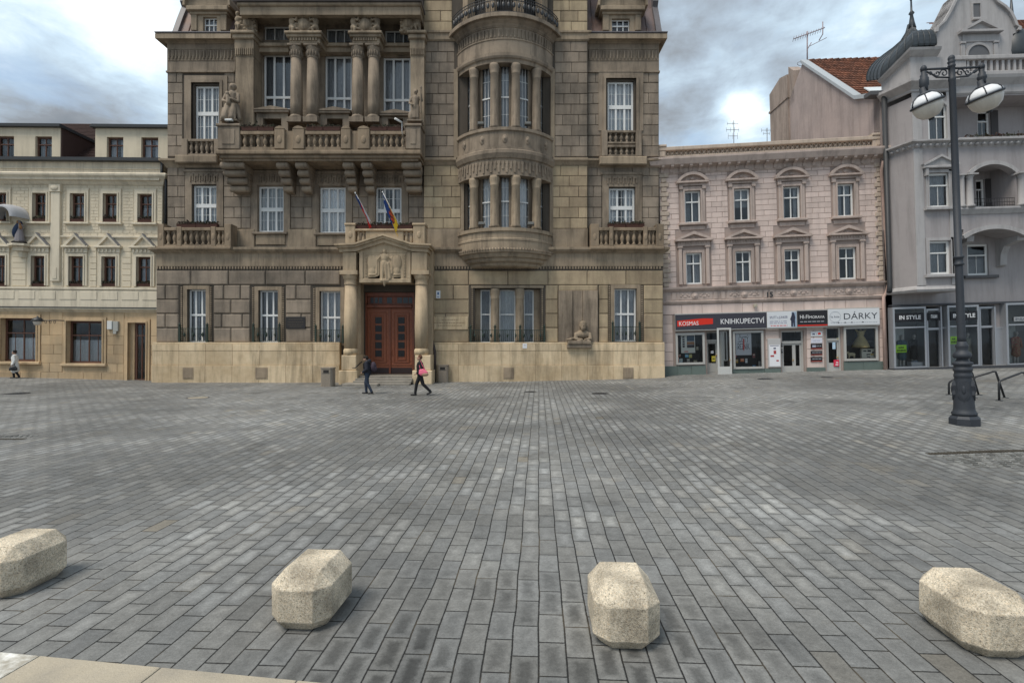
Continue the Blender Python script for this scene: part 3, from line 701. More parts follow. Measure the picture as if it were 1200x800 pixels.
# ---- wing friezes, cornices and roofs
def frieze(mb, u0, u1, off, z0, z1, pitch=.2, p=.07):
    n = int((u1-u0)/pitch); w_ = (u1-u0)/n
    mb.box(u0, u1, off, off+p*.4, z1-.09, z1-.02); mb.box(u0, u1, off, off+p*.4, z0, z0+.05)
    for i in range(n):
        x = u0+w_*i
        mb.chbox(x+w_*.12, x+w_*.62, off, off+p, z0+.12, z1-.15, .03); mb.ell((x+w_*.37, off+.01, z0+.12), (w_*.25, p, .07), 8, 6)
        mb.box(x+w_*.72, x+w_*.9, off, off+p*.6, z0+.25, z1-.15)
for (x0, x1, ud, le, ri) in ((196.5, 276, 0, 1, 0), (688, 772, 0, 0, 1)):
    a = MB(); a.box(u(x0), u(x1), -.4, .05, z(85), z(72)); a.chbox(u(x0)-.04*le, u(x1)+.04*ri, -.3, .12, z(86), z(84), .01)
    a.box(u(x0), u(x1), -.4, .05, z(72), z(50)); frieze(a, u(x0)+.05, u(x1)-.05, .052, z(72), z(57))
    a.build('frieze', M['stone'], th)
    a = MB(); P = [(-.2, z(52)), (.08, z(52)), (.12, z(50)), (.18, z(49)), (.42, z(46, .42)), (.5, z(45, .5)), (.5, z(39.5, .5)), (.44, z(38.5, .5)), (-.2, z(38, .5))]
    uu0 = u(x0)-.75*le; uu1 = u(x1)+.62*ri
    n = len(P); A = [a.v(u(x0)-(max(o, 0)*.8 if le else 0), o, zz_) for o, zz_ in P]; Bq = [a.v(u(x1)+(max(o, 0)*.7 if ri else 0), o, zz_) for o, zz_ in P]
    for i in range(n): j = (i+1) % n; a.f((A[i], A[j], Bq[j], Bq[i]))
    a.f(A); a.f(Bq)
    sidex = u(x0) if le else u(x1); sg = -1 if le else 1
    P2 = [(p_[0]*.8 if le else p_[0]*.7, p_[1]) for p_ in P]
    C0 = [a.v(sidex+sg*max(o, -.2), P[i][0] if P[i][0] > 0 else -.2, zz_) for i, (o, zz_) in enumerate(P2)]; C1 = [a.v(sidex+sg*max(o, -.2), -12.8, zz_) for o, zz_ in P2]
    for i in range(n): j = (i+1) % n; a.f((C0[i], C0[j], C1[j], C1[i]))
    a.f(C1)
    a.build('cornice', M['tan'], th)
    g = MB(); g.box(u(x0)-(.42 if le else 0), u(x1)+(.37 if ri else 0), -.2, .53, z(38.4, .5), z(37.2, .5)); g.build('gutter', M['zinc'], th)
# mansards
zb = z(38)
def mansard(x0, x1, le, ri, h=5.5):
    m_ = MB(); a0, a1 = u(x0), u(x1)
    prof = [(-.1, zb), (-.55, zb+1.1), (-.95, zb+2.0), (-1.35, zb+3.6), (-2.6, zb+h)]
    P = [(o, q) for o, q in prof]
    for (o, q), (o2, q2) in zip(prof, prof[1:]):
        m_.quad((a0, o, q), (a1, o, q), (a1, o2, q2), (a0, o2, q2))
    n = int((a1-a0)/.62)
    for i in range(n+1):                                           # standing seams
        x = a0+(a1-a0)*i/n
        m_.tube([(x, o+.03, q) for o, q in prof], .035, 6)
    m_.quad((a0, -2.6, zb+h), (a1, -2.6, zb+h), (a1, -12.5, zb+h), (a0, -12.5, zb+h))
    for x in (a0, a1):
        m_.f([m_.v(x, o, q) for o, q in prof+[(-12.5, zb+h), (-12.5, zb)]])
    m_.build('mansard_roof', M['zincred'], th, recalc=False)
    e_ = MB()
    for x, on in ((a0, le), (a1, ri)):
        if on:
            s1 = -1 if on == 'l' else 1
            pr = [(o+.18, q) for o, q in prof[:3]]+[(prof[2][0]+.35, prof[2][1]+.25)]+[(o+.12, q) for o, q in prof[3:]]
            bk = [(o-.6, q) for o, q in reversed(prof)]
            e_.sprism(pr+bk, x-.16, x+.16)
    e_.build('roof_verge', M['zinc'], th)
mansard(206, 284, 'l', None); mansard(683, 772, None, 'r')
def dormer(x0, x1, wx0, wx1, wy0, wy1, ytop, mtb='tan'):
    o = .12
    m_ = MB(); a0, a1 = u(x0, o), u(x1, o); wz = R_(wx0, wy0, wx1, wy1, o)
    zt = z(ytop, o)
    wall_panel(m_, a0, a1, zb-.02, zt, o, [wz], .3, 2.6)
    m_.chbox(a0-.03, a0+.32, o, o+.08, zb, zt-.35, .02); m_.chbox(a1-.32, a1+.03, o, o+.08, zb, zt-.35, .02)
    m_.chbox(a0-.08, a1+.08, o-.2, o+.12, zt-.35, zt-.2, .02); m_.chbox(a0-.2, a1+.2, -1.6, o+.28, zt-.2, zt+.05, .03)
    c = (a0+a1)/2; hw = (a1-a0)/2+.25
    pts = [(c+hw*cos(pi-pi*i/14), zt+.05+1.05*sin(pi*i/14)**.8) for i in range(15)]
    m_.prism(pts, -1.6, o+.1)
    m_.build('dormer', M[mtb], th)
    r_ = MB(); ring = [(c+(hw+.12)*cos(pi-pi*i/14), zt+.05+1.2*sin(pi*i/14)**.8) for i in range(15)]
    for (p, q), (p2, q2) in zip(zip(pts, ring), zip(pts[1:], ring[1:])): r_.prism([p, q, q2, p2], -3, o+.32)
    r_.build('dormer_hood', M['tan'], th)
    window(th, *wz, o-.22, 'grid', cov='full', cm='curtaindim', ft=.05)
dormer(225, 265.5, 238, 254, 20, 38, 11); dormer(707, 750.5, 717, 738, 22, 38, 11)
# ---- loggia: columns, entablature, cornice, sculpture
FO = .8
cols = [(347.5, 7.3), (366.5, 7.3), (419.5, 7.3), (438, 7.3)]
zc0, zc1 = z(146, FO), z(55, FO)
c0 = None
for px, hw in cols:
    m_ = MB(); r = .325; h = zc1-zc0
    m_.lathe(0, 0, [(r*1.0, .42), (r*1.03, h*.25), (r, h*.5), (r*.9, h-.75)], 20)
    if c0 is None:
        c0 = m_.build('column', M['stone'], th, (u(px, FO), -FO, zc0))
        q = MB(); q.box(-.40, .40, -.40, .40, 0, .28); q.lathe(0, 0, [(.39, .28), (.40, .34), (.34, .42), (.325, .46)], 20); q.build('column_base', M['stone'], c0)
        q = MB(); q.lathe(0, 0, [(r*.9, h-.75), (r*.98, h-.7), (r*.93, h-.66), (r*1.03, h-.25), (r*1.14, h-.16), (r*1.14, h-.1)], 20); q.box(-.38, .38, -.38, .38, h-.1, h)
        for i in range(14):
            t = 2*pi*i/14; q.ell((r*1.0*sin(t), r*1.0*cos(t), h-.47), (.06, .06, .17), 6, 5)
        q.build('capital', M['stone'], c0)
    else:
        c = copy_tree(c0, th); c.location = (u(px, FO), -FO, zc0)
e_ = MB()
for x0, x1 in ((336, 377), (410, 447)):
    a0, a1 = u(x0, FO+.4), u(x1, FO+.4)
    e_.chbox(a0+.12, a1-.12, -.2, FO+.36, z(55, FO)+.003, z(49, FO), .03); e_.chbox(a0, a1, -.2, FO+.5, z(49, FO)+.003, z(46, FO), .03); e_.chbox(a0-.06, a1+.06, -.2, FO+.6, z(46, FO), z(43, FO), .04)
    for i in range(10): e_.box(a0+.2+(a1-a0-.4)*i/10, a0+.2+(a1-a0-.4)*(i+.55)/10, FO+.36, FO+.44, z(52.5, FO), z(49.3, FO))
for x0, x1 in ((300, 338), (376, 412), (446, 484)):                  # band between the tall and the small windows
    e_.box(u(x0, .2), u(x1, .2), -.2, .2, z(61, .2), z(55.5, .2)); e_.chbox(u(x0, .2), u(x1, .2), -.2, .34, z(55.5, .2), z(51.5, .2), .03)
for x0, x1 in ((341.5, 345), (304, 308.5)): pass
# square piers at both ends
for x0, x1, xx in ((276, 297, 303), (481, 497, 499)):
    a0, a1 = u(x0, FO), u(x1, FO)
    e_.box(a0, a1, -.2, FO, z(186, FO), z(66, FO)); e_.box(a0-.02, a1+.02, -.2, FO+.02, z(66, FO)+.002, z(58, FO))
    for i in range(9): e_.box(a0+(a1-a0)*(i+.2)/9, a0+(a1-a0)*(i+.75)/9, FO+.02, FO+.08, z(65, FO), z(57, FO))
    e_.box(a0-.03, a1+.03, -.2, FO+.05, z(58, FO)+.002, z(47, FO)); e_.chbox(a0-.1, a1+.1, -.2, FO+.18, z(47, FO), z(42, FO), .04); e_.chbox(a0-.16, a1+.16, -.2, FO+.3, z(42, FO)+.002, z(38.5, FO), .04)
e_.build('entablature', M['tan'], th)
# overhanging top cornice of the loggia
CF = 1.45; m_ = MB(); a0, a1 = u(281, CF), u(492.5, CF)
zq = z(17.5, CF)
m_.box(a0, a1, CF-.3, CF, zq, z(8, CF)); m_.chbox(a0-.12, a1+.05, -.6, CF+.13, z(8, CF)+.003, z(4, CF), .05); m_.box(a0, a0+.25, -.6, CF-.303, zq, z(8, CF)); m_.box(a1-.25, a1, -.6, CF-.303, zq, z(8, CF))
m_.build('cornice', M['tan'], th)
m_ = MB(); zr_ = z(0, CF); m_.box(a0-.3, a1+.1, -4, CF+.25, z(4, CF)+.003, zr_); m_.sprism([(CF+.1, zr_+.002), (-3, zr_+4.5), (-8, zr_+4.5), (-8, zr_+.002)], a0-.2, a1); m_.build('roof', M['zinc'], th)
def relief_group(uc, off, z0, w, h, sides=3, seed=1, mt='stone'):
    m_ = MB(); rnd = random.Random(seed)
    m_.ell((0, 0, h*.5), (w*.23, .16, h*.36), 14, 10); m_.ell((0, .1, h*.5), (w*.17, .14, h*.28), 14, 10)
    for i in range(12):
        t = 2*pi*i/12; m_.ell((w*.25*cos(t), .05, h*.5+h*.40*sin(t)), (.09, .1, .09), 8, 6)
    m_.ell((0, .06, h*.93), (w*.14, .13, h*.10), 10, 6)
    for s1 in ((-1, 1) if sides == 3 else (-1,) if sides == 1 else (1,)):
        x = s1*w*.39
        m_.ell((x, .08, h*.90), (.12, .13, .15), 10, 8); m_.ell((x, .05, h*.62), (.17, .15, h*.19), 10, 8)
        m_.ell((x-s1*.02, .05, h*.36), (.19, .17, h*.16), 10, 8)
        m_.cap((x-s1*.05, .1, h*.74), (x-s1*.28, .18, h*.62), .07, .05); m_.cap((x-s1*.28, .18, h*.62), (x-s1*.34, .18, h*.82), .05, .045)
        m_.cap((x, .1, h*.36), (x-s1*.16, .24, h*.26), .11, .08); m_.cap((x-s1*.16, .24, h*.26), (x-s1*.05, .2, .04), .08, .05)
        m_.cap((x+s1*.06, .02, h*.34), (x+s1*.1, .05, .04), .10, .06)
    for i in range(16): m_.ell((rnd.uniform(-.42, .42)*w, .04, rnd.uniform(.03, .5)*h), (rnd.uniform(.05, .11),)*3, 8, 6)
    m_.box(-w*.3, w*.3, -.2, -.02, 0, h*.7)
    return remeshed(m_, 'carved_shield_group', M['tan'], .028, 0, th, (uc, -off, z0))
for px, y0, off, w_, h_, sd_, k in ((291, 38.5, .85, 1.45, 1.12, 1, 1), (356.5, 43, 1.05, 1.75, 1.3, 3, 2), (428.5, 43, 1.05, 1.75, 1.3, 3, 3), (478, 38.5, .85, 1.5, 1.12, 2, 4)):
    relief_group(u(px, off), off, z(y0, off), w_, h_, sd_, k)
# ---- big balcony
BO = 1.75
m_ = MB(); a0, a1 = u(253.5, BO), u(493.5, BO)
m_.box(a0+.25, a1-.2, 0, BO-.2, z(187, BO), z(184.5, BO)); m_.chbox(a0+.1, a1-.08, 0, BO-.08, z(184.5, BO)+.002, z(181, BO), .03); m_.chbox(a0-.04, a1, 0, BO+.06, z(181, BO)+.002, z(176, BO), .05); m_.box(a0+.1, a1-.06, 0, BO-.05, z(176, BO)+.002, z(174.5, BO))
m_.build('balcony_slab', M['balcony'], th)
zr, zf = z(153, BO), z(174.5, BO)+.002
for x0, x1, n in ((281, 321, 5), (357, 399, 6), (433.5, 475, 6)):
    m_ = MB(); balustrade(m_, u(x0, BO)+.01, u(x1, BO)-.01, BO-.06, zf, zr, n, .24, .2, .12); m_.build('balustrade', M['balcony'], th)
for x0, x1, yt in ((254.7, 280.5, 148), (475.5, 493, 148)):
    m_ = MB(); m_.chbox(u(x0, BO), u(x1, BO), BO-1.0, BO, zf, z(yt, BO), .03); m_.chbox(u(x0, BO)-.06, u(x1, BO)+.06, BO-1.05, BO+.07, z(yt, BO)+.002, z(yt-3, BO), .03); m_.chbox(u(x0, BO)+.25, u(x1, BO)-.25, BO, BO+.03, zf+.25, z(yt, BO)-.2, .02)
    m_.build('pedestal', M['stone'], th)
for x0, x1, in ((321.5, 333.5), (342.5, 356.5), (399.5, 411), (419, 433)):
    m_ = MB(); c = (u(x0, BO)+u(x1, BO))/2; hw = (u(x1, BO)-u(x0, BO))/2
    m_.chbox(c-hw, c+hw, BO-.4, BO+.02, zf, z(151, BO), .03); m_.prism([(c-hw, z(151, BO)+.002), (c+hw, z(151, BO)+.002), (c+hw*.6, z(148.5, BO)), (c, z(147.5, BO)), (c-hw*.6, z(148.5, BO))], BO-.4, BO+.03)
    m_.lathe(c, BO-.0, [(.001, (zf+zr)/2)], 3) if False else m_.ell((c, BO+.02, (zf+zr)/2), (.14, .05, .22), 12, 8)
    m_.build('pedestal', M['balcony'], th)
for x0, x1 in ((333.5, 342.5), (411, 419)): m_ = MB(); m_.box(u(x0, BO)+.003, u(x1, BO)-.003, BO-.4, BO-.12, zf, z(152.5, BO)); m_.build('balcony_panel', M['balcony'], th)
# end returns of the balcony parapet
for x0, x1 in ((256, 261), (488, 492.5)): m_ = MB(); m_.box(u(x0, BO)+.02, u(x1, BO), 0, BO-1.06, zf, zr); m_.build('balcony_panel', M['stone'], th)
def console(px0, px1, n, o_top):
    m_ = MB(); hw = (u(px1, 1)-u(px0, 1))/2; zt = z(186.5, BO)-.003; hh = .37
    for i in range(n):
        o = o_top-i*(o_top*.68/n); cz = zt-hh*(i+.5)
        m_.tube([(-hw*(1-.06*i), o-.18, cz), (-hw*(1-.06*i)+.05, o-.18, cz), (hw*(1-.06*i)-.05, o-.18, cz), (hw*(1-.06*i), o-.18, cz)], [.12, .185, .185, .12], 12)
        m_.box(-hw*(.82-.06*i), hw*(.82-.06*i), 0, o-.27, cz-hh/2+.002, cz+hh/2-.002)
    return m_.build('bracket', M['stone'], th, ((u(px0, 1)+u(px1, 1))/2, 0, 0))
console(262, 290, 4, 1.45); console(472, 495, 4, 1.45)
for a_, b_ in ((327, 341), (349, 363), (404, 417), (425, 438)): console(a_, b_, 4, 1.45)
# door hoods behind the parapet
o = .7
for x0, x1, y0 in ((297, 339, 126), (372, 411, 127), (444, 482, 130)):
    m_ = MB(); a0, a1 = u(x0, o), u(x1, o); zt = z(y0+6, o); zb0 = z(176, BO); c = (a0+a1)/2
    for q0, q1 in ((a0+.12, a0+.5), (a1-.5, a1-.12)): m_.box(q0, q1, -.19, o-.1, zb0, zt)
    m_.box(a0+.503, a1-.503, -.19, o-.12, z(138, o), zt); m_.chbox(a0, a1, -.19, o+.06, zt+.002, zt+.13, .03)
    m_.prism([(a0-.02, zt+.13), (a1+.02, zt+.13), (a1-.1, zt+.2), (c, zt+.36), (a0+.1, zt+.2)], -.19, o+.1)
    m_.build('door_hood', M['stone'], th)
# ---- tower
tx0, tx1 = 496.5, 688.5
m_ = MB(); tw_o = [(u(548, T), u(636, T), z(167, T), z(80, T)), (u(548, T), u(636, T), z(272, T), z(208, T))]
wall_panel(m_, u(tx0, T), u(tx1, T), z(294, T), z(-110, T), T, tw_o, .5, 1.2)
hull(m_, u(tx0, T)+.02, u(tx1, T)-.02, -10, T-1.2, z(44), z(-110, T))
m_.build('wall', M['joint'], th)
bay_ex = (u(533, T), u(650, T), z(182, T), z(10, T)); bay_ex2 = (u(540, T), u(645, T), z(330, T), z(182, T))
a = MB(); ashlar(a, u(tx0, T), u(tx1, T), rowsz(z(184, T), z(49, T), 11), T, [bay_ex], 1.15, seed=21, proud=.035); split_build(a, 'ashlar', M['rustic'], th)
a = MB(); ashlar(a, u(tx0, T), u(tx1, T), rowsz(z(268, T), z(194, T), 6), T, [bay_ex2], 1.15, seed=22, proud=.035); ashlar(a, u(tx0, T), u(tx1, T), rowsz(z(38, T), z(-110, T), 12), T, [(u(530, T), u(648, T), z(40, T), z(-60, T))], 1.15, seed=23, proud=.035)
split_build(a, 'ashlar', M['tanblock'], th)
a = MB(); moulding(a, u(tx0, T), u(tx1, T), T, [(.05, z(49, T)), (.12, z(47.5, T)), (.12, z(41, T)), (.2, z(40, T)), (.2, z(38, T)), (.05, z(37.6, T))])
moulding(a, u(tx0, T), u(535, T), T, [(.05, z(194, T)), (.14, z(191, T)), (.24, z(189, T)), (.24, z(186.5, T)), (.06, z(185, T))], False); moulding(a, u(648, T), u(tx1, T), T, [(.05, z(194, T)), (.14, z(191, T)), (.24, z(189, T)), (.24, z(186.5, T)), (.06, z(185, T))], False)
a.build('string_course', M['tan'], th)
m_ = MB(); zt = z(-110, T); m_.box(u(tx0, T)-.5, u(tx1, T)+.5, -10.5, T+.5, zt+.003, zt+.4); pts = [(u(tx0, T)-.4, T+.4), (u(tx1, T)+.4, T+.4), (u(tx1, T)+.4, -10.4), (u(tx0, T)-.4, -10.4)]
cxx, cyy = sum(p[0] for p in pts)/4, sum(p[1] for p in pts)/4; bs = [m_.v(p[0], p[1], zt+.4) for p in pts]; tp = [m_.v(cxx+(p[0]-cxx)*.25, cyy+(p[1]-cyy)*.25, zt+5) for p in pts]
for i in range(4): j = (i+1) % 4; m_.f((bs[i], bs[j], tp[j], tp[i]))
m_.f(tp); m_.build('roof', M['zinc'], th)
# ---- bay window, a bow of stone
UC = u(592, T); BW_, BB = 2.72, 1.6; RR = (BW_*BW_+BB*BB)/(2*BB); CO = T+BB-RR
bay = MB(); 
def bow(mb, prof, n=36, close=True, T_=None, sm=True):
    T_ = T if T_ is None else T_; rings = []
    for dr, zz_ in prof:
        r = RR+dr; am = math.acos(max(-1, min(1, (T_-CO)/r))); rings.append([mb.v(UC+r*sin(am*(2*i/n-1)), CO+r*cos(am*(2*i/n-1)), zz_) for i in range(n+1)])
    for A, B in zip(rings, rings[1:]):
        d = False
        for i in range(n): mb.f((A[i], A[i+1], B[i+1], B[i]), False)
    return rings
def zb_(py, dr=0): return z(py, T+BB+dr)
def band(mb, dr0, y0, y1, dr1=None): # a closed ring section from y0 (bottom) to y1 (top)
    d1 = dr0 if dr1 is None else dr1
    bow(mb, [(-.5, zb_(y0)), (dr0, zb_(y0)), (d1, zb_(y1)), (-.5, zb_(y1))])
# top cornice
p_ = MB()
bow(p_, [(-.5, zb_(31)), (.08, zb_(31)), (.14, zb_(29)), (.26, zb_(27)), (.34, zb_(24)), (.44, zb_(20, .4)), (.52, zb_(18.5, .5)), (.52, zb_(14, .5)), (.44, zb_(12.8, .5)), (-3.0, zb_(12.4, .5))])
bow(p_, [(-.5, zb_(62)), (.03, zb_(62)), (.03, zb_(47)), (.07, zb_(46.5)), (.07, zb_(45)), (.01, zb_(44.5)), (.01, zb_(32.5)), (.06, zb_(32)), (.06, zb_(31)), (-.5, zb_(31))])
bow(p_, [(-.5, zb_(73)), (-.02, zb_(73)), (.0, zb_(69)), (.08, zb_(68)), (.12, zb_(66)), (.12, zb_(62.5)), (.04, zb_(62)), (-.5, zb_(62))])
bo = p_.build('bay_window', M['stone'], th); p_ = MB()
bow(p_, [(-.5, zb_(205)), (.02, zb_(205)), (.02, zb_(186)), (.1, zb_(185)), (.2, zb_(180)), (.2, zb_(176.5)), (.1, zb_(175)), (.1, zb_(172.5)), (.03, zb_(172)), (.03, zb_(154)), (.12, zb_(153)), (.12, zb_(149.5)), (-1.0, zb_(149))])
# lower parapet and corbelled foot
p2_ = MB()
bow(p2_, [(-3.2, zb_(312, -.5)), (-.60, zb_(312, -.5)), (-.5, zb_(310.5, -.5)), (-.46, zb_(308, -.4)), (-.46, zb_(306.8, -.4)), (-.34, zb_(306.4, -.3)), (-.27, zb_(304)), (-.25, zb_(301.6)), (-.25, zb_(300.6)), (-.12, zb_(300.2)), (-.06, zb_(297.5)), (-.05, zb_(295.4)), (.08, zb_(295)), (.1, zb_(292)), (.02, zb_(290)), (.02, zb_(282)), (.05, zb_(281)), (.05, zb_(279)), (.0, zb_(278)), (.0, zb_(271)), (.08, zb_(270.5)), (.08, zb_(266.5)), (-1.0, zb_(266))])
p_.build('bay_parapet', M['stone'], bo); p2_.build('bay_foot', M['tan'], bo)
# ornament of the bow
o_ = MB()
def bowitems(n, dr, fn, am=.98):
    r = RR+dr; a_ = math.acos((T-CO)/r)*am
    for i in range(n):
        t = a_*(2*(i+.5)/n-1); fn(i, UC+r*sin(t), CO+r*cos(t), t)
def rotbox(mb, cu, c_o, t, w_, d_, z0, z1):
    cs, sn = cos(t), sin(t); q = []
    for zz_ in (z0, z1):
        for a_, b_ in ((-w_/2, 0), (w_/2, 0), (w_/2, d_), (-w_/2, d_)): q.append(mb.v(cu+a_*cs+b_*sn, c_o-a_*sn+b_*cs, zz_))
    for f_ in ((0,1,2,3),(4,5,6,7),(0,1,5,4),(1,2,6,5),(2,3,7,6),(3,0,4,7)): mb.f([q[i] for i in f_])
def fr1(i, x, o, t): rotbox(o_, x, o, t, .09, .07, zb_(43.5), zb_(34)); o_.ell((x, o+.02, zb_(43.2)), (.07, .07, .08), 8, 6)
bowitems(30, .0, fr1)
def fr2(i, x, o, t): rotbox(o_, x, o, t, .1, .06, zb_(202 if i % 2 else 198), zb_(190)); rotbox(o_, x, o, t, .16, .05, zb_(192), zb_(188.5))
bowitems(30, .01, fr2)
def ros(i, x, o, t):
    o_.ell((x, o, zb_(163)), (.15, .07, .24), 12, 8, (0, 0, 0)); o_.ell((x, o+.04, zb_(163)), (.07, .08, .1), 10, 6)
bowitems(5, .03, ros, .95)
def dn(i, x, o, t): rotbox(o_, x, o, t, .1, .06, zb_(292.5), zb_(290.6))
bowitems(40, .09, dn)
o_.build('bay_ornament', M['stone'], bo)
# columns of the bay
def baycol(y0, y1, pxs, mt):
    first = None; zc_, zt_ = zb_(y0), zb_(y1); h = zt_-zc_; r = .245
    for t in pxs:
        rr = RR-.22; pos = (UC+rr*sin(t), -(CO+rr*cos(t)), zc_)
        if first is None:
            q = MB(); q.lathe(0, 0, [(r*1.2, 0), (r*1.2, .12), (r, .2), (r*1.02, h*.4), (r*.95, h-.55), (r*1.05, h-.52), (r*.97, h-.48), (r*1.12, h-.3), (r*1.18, h-.14), (r*1.18, h)], 18)
            first = q.build('bay_column', M[mt], bo, pos)
        else: link('bay_column', first.data, bo, pos)
# note: bay pieces hang below the bay_window part, whose origin is the frame origin
ang = [math.asin((u(px, T+1.2)-UC)/(RR-.22)) for px in (555, 579.5, 604.3, 629)]
baycol(149, 73, ang, 'stone'); baycol(266, 205, ang, 'tan')
# inner wall of the bay with its windows (straight facets behind the columns)
inn = MB(); mids = [-.98, (ang[0]+ang[1])/2, 0, (ang[2]+ang[3])/2, .98]; mids = [ang[0]-.30]+mids[1:4]+[ang[3]+.30]
for (ya, yb) in ((149, 73), (266, 205)):
    for k, t in enumerate(mids):
        rr = RR-.62; wd = .66 if k in (1, 2, 3) else .62
        cu_, co2 = UC+rr*sin(t), CO+rr*cos(t); zz0, zz1 = zb_(ya), zb_(yb)+.25
        fm = window(th, 0, wd, 0, zz1-zz0, 0, 'narrow', cov='full', cm='curtain' if ya > 200 else 'curtaindim')
        fm.location = (cu_-wd/2*cos(t), -(co2+wd/2*sin(t)), zz0); fm.rotation_euler = (0, 0, -t*-1 if False else 0)
        fm.rotation_euler = (0, 0, t)
    for t in ang:
        inn = MB(); rr = RR-.66; rotbox(inn, UC+rr*sin(t), CO+rr*cos(t), t, .62, .12, zb_(ya), zb_(yb)+.3); inn.build('bay_pier', M['stone'], bo)
    for t in (ang[0]-.62, ang[3]+.62):
        inn = MB(); rr = RR-.45; rotbox(inn, UC+rr*sin(t), CO+rr*cos(t), t, .5, .3, zb_(ya), zb_(yb)+.3); inn.build('bay_pier', M['stone'], bo)
# flat frames at both sides of the bow
f_ = MB()
for x0, x1 in ((532, 537), (645, 650)):
    f_.chbox(u(x0, T), u(x1, T), T, T+.1, z(186, T), z(82, T), .02)
for x0, x1 in ((540, 544), (644, 648)): f_.chbox(u(x0, T), u(x1, T), T, T+.08, z(290, T), z(196, T), .02)
f_.build('bay_jamb', M['tan'], bo)
# railing on top of the bow and the drum wall behind it
r_ = MB(); zt = zb_(12.4, .5)
def post(i, x, o, t):
    r_.tube([(x, o, zt), (x, o, zt+.85)], .016, 5)
    if i % 2: r_.ell((x, o, zt+.45), (.09, .04, .16), 8, 6)
bowitems(52, .3, post)
for hz in (.08, .7, .86):
    r = RR+.3; a_ = math.acos((T-CO)/r)
    r_.tube([(UC+r*sin(a_*(2*i/40-1)), CO+r*cos(a_*(2*i/40-1)), zt+hz) for i in range(41)], .022, 6)
r_.build('balcony_railing', M['iron'], th)
d_ = MB()
for t in (-.85, -.28, .28, .85): d_ = MB(); rotbox(d_, UC+(RR-.6)*sin(t), CO+(RR-.6)*cos(t), t, .5, .5, zt, zt+3.6); d_.build('turret_pier', M['tan'], bo)
d_ = MB(); bow(d_, [(-1.2, zt+3.0), (-.1, zt+3.0), (.1, zt+3.4), (.1, zt+3.8), (-3, zt+4.2)]); d_.build('turret_lintel', M['tan'], bo)
d_ = MB(); bow(d_, [(-.75, zt), (-.75, zt+3.0)]); d_.build('turret_glazing', M['dark'], bo)
for t, nm in ((-.46, 'left'), (.44, 'right')):
    pass
# ---- ground floor
gx0, gx1 = 183.5, 777
gex = [(g_1[0]-.45, g_1[1]+.45, g_1[2]-.3, g_1[3]+.45), (g_2[0]-.45, g_2[1]+.45, g_2[2]-.3, g_2[3]+.45), (g_3[0]-.45, g_3[1]+.35, g_3[2]-.3, g_3[3]+.45), (g_r[0]-.35, g_r[1]+.4, g_r[2]-.3, g_r[3]+.45), (g_bay[0]-.3, g_bay[1]+.3, g_bay[2]-.3, g_bay[3]+.4)]
m_ = MB(); wall_panel(m_, u(gx0, G), u(gx1, G), -1.2, z(292, G), G, [g_1, g_2, g_3, g_r, (*g_bay, .75), (*door_o, .6)], .38, .9)
m_.build('wall', M['joint'], th)
zrow = [401, 384, 367.5, 351, 334, 317]; rows = [(z(a_, G), z(b_, G)) for a_, b_ in zip(zrow, zrow[1:])]
a = MB(); dex = [(u(399, G), u(507, G), -1, z(290, G))]
ashlar(a, u(gx0, G), u(402, G), rows[:4], G, gex+dex, 1.15, .075, .035, .05, 31); ashlar(a, u(gx0, G), u(402, G), rows[4:], G, dex, 2.3, .075, .035, .05, 32); split_build(a, 'ashlar', M['rustic'], th)
a = MB(); ashlar(a, u(503.5, G), u(gx1, G), rows[:4], G, gex[:4]+[(gex[4][0], gex[4][1], gex[4][2], gex[4][3]-.12)]+[(u(654, G), u(701.5, G), z(406, G), z(340, G))], 1.6, .05, .03, .035, 33); ashlar(a, u(654.3, G), u(700.7, G), [(z(341, G), z(334, G))], G, [], 1.6, .05, .03, .035, 35); ashlar(a, u(503.5, G), u(gx1, G), rows[4:], G, [], 2.3, .05, .03, .035, 34); split_build(a, 'ashlar', M['tanblock'], th)
a = MB()
for x0, x1, k in ((gx0, 402, 0), (503, gx1, 1)):
    a.box(u(x0, G), u(x1, G), G-.2, G+.04, z(312, G), z(297, G))
    for i in range(int((x1-x0)/3.4)):
        x = u(x0+3.4*i, G)+.03; a.box(x, x+.085, G+.02, G+.075, z(315.2, G), z(312.4, G))
    moulding(a, u(x0, G), u(x1, G), G, [(.05, z(297.5, G)), (.1, z(296.5, G)), (.22, z(295, G)), (.3, z(293, G)), (.3, z(290.5, G)), (.05, z(289.5, G))], True)
a.build('band_course', M['tan'], th)
for g_ in (g_1, g_2, g_3, g_r):
    wn_ = window(th, *g_, G-.28, 'ground', cov='split' if g_ is g_1 else 'full', cm='curtaindim'); a = MB()
    a.box(g_[0]-.22, g_[0]-.0, G, G+.045, g_[2], g_[3]+.22); a.box(g_[1]+.0, g_[1]+.22, G, G+.045, g_[2], g_[3]+.22); a.box(g_[0], g_[1], G, G+.045, g_[3], g_[3]+.22)
    for s1, x in ((-1, g_[0]-.34), (1, g_[1]+.26)):
        for i in range(26): a.box(x, x+.08, G, G+.06, g_[2]+i*(g_[3]-g_[2]+.2)/26, g_[2]+(i+.6)*(g_[3]-g_[2]+.2)/26)
    sub_of(wn_, a, 'surround', M['tan'], th)
a = MB()
for x in (g_bay[0]-.16, g_bay[1]+.08):
    for i in range(26): a.box(x, x+.08, G, G+.06, g_bay[2]+i*(g_bay[3]-g_bay[2]+.1)/26, g_bay[2]+(i+.6)*(g_bay[3]-g_bay[2]+.1)/26)
a.box(g_bay[0]-.2, g_bay[1]+.2, G, G+.05, g_bay[3]+.03, g_bay[3]+.16)
a.build('bay_surround', M['tan'], th)
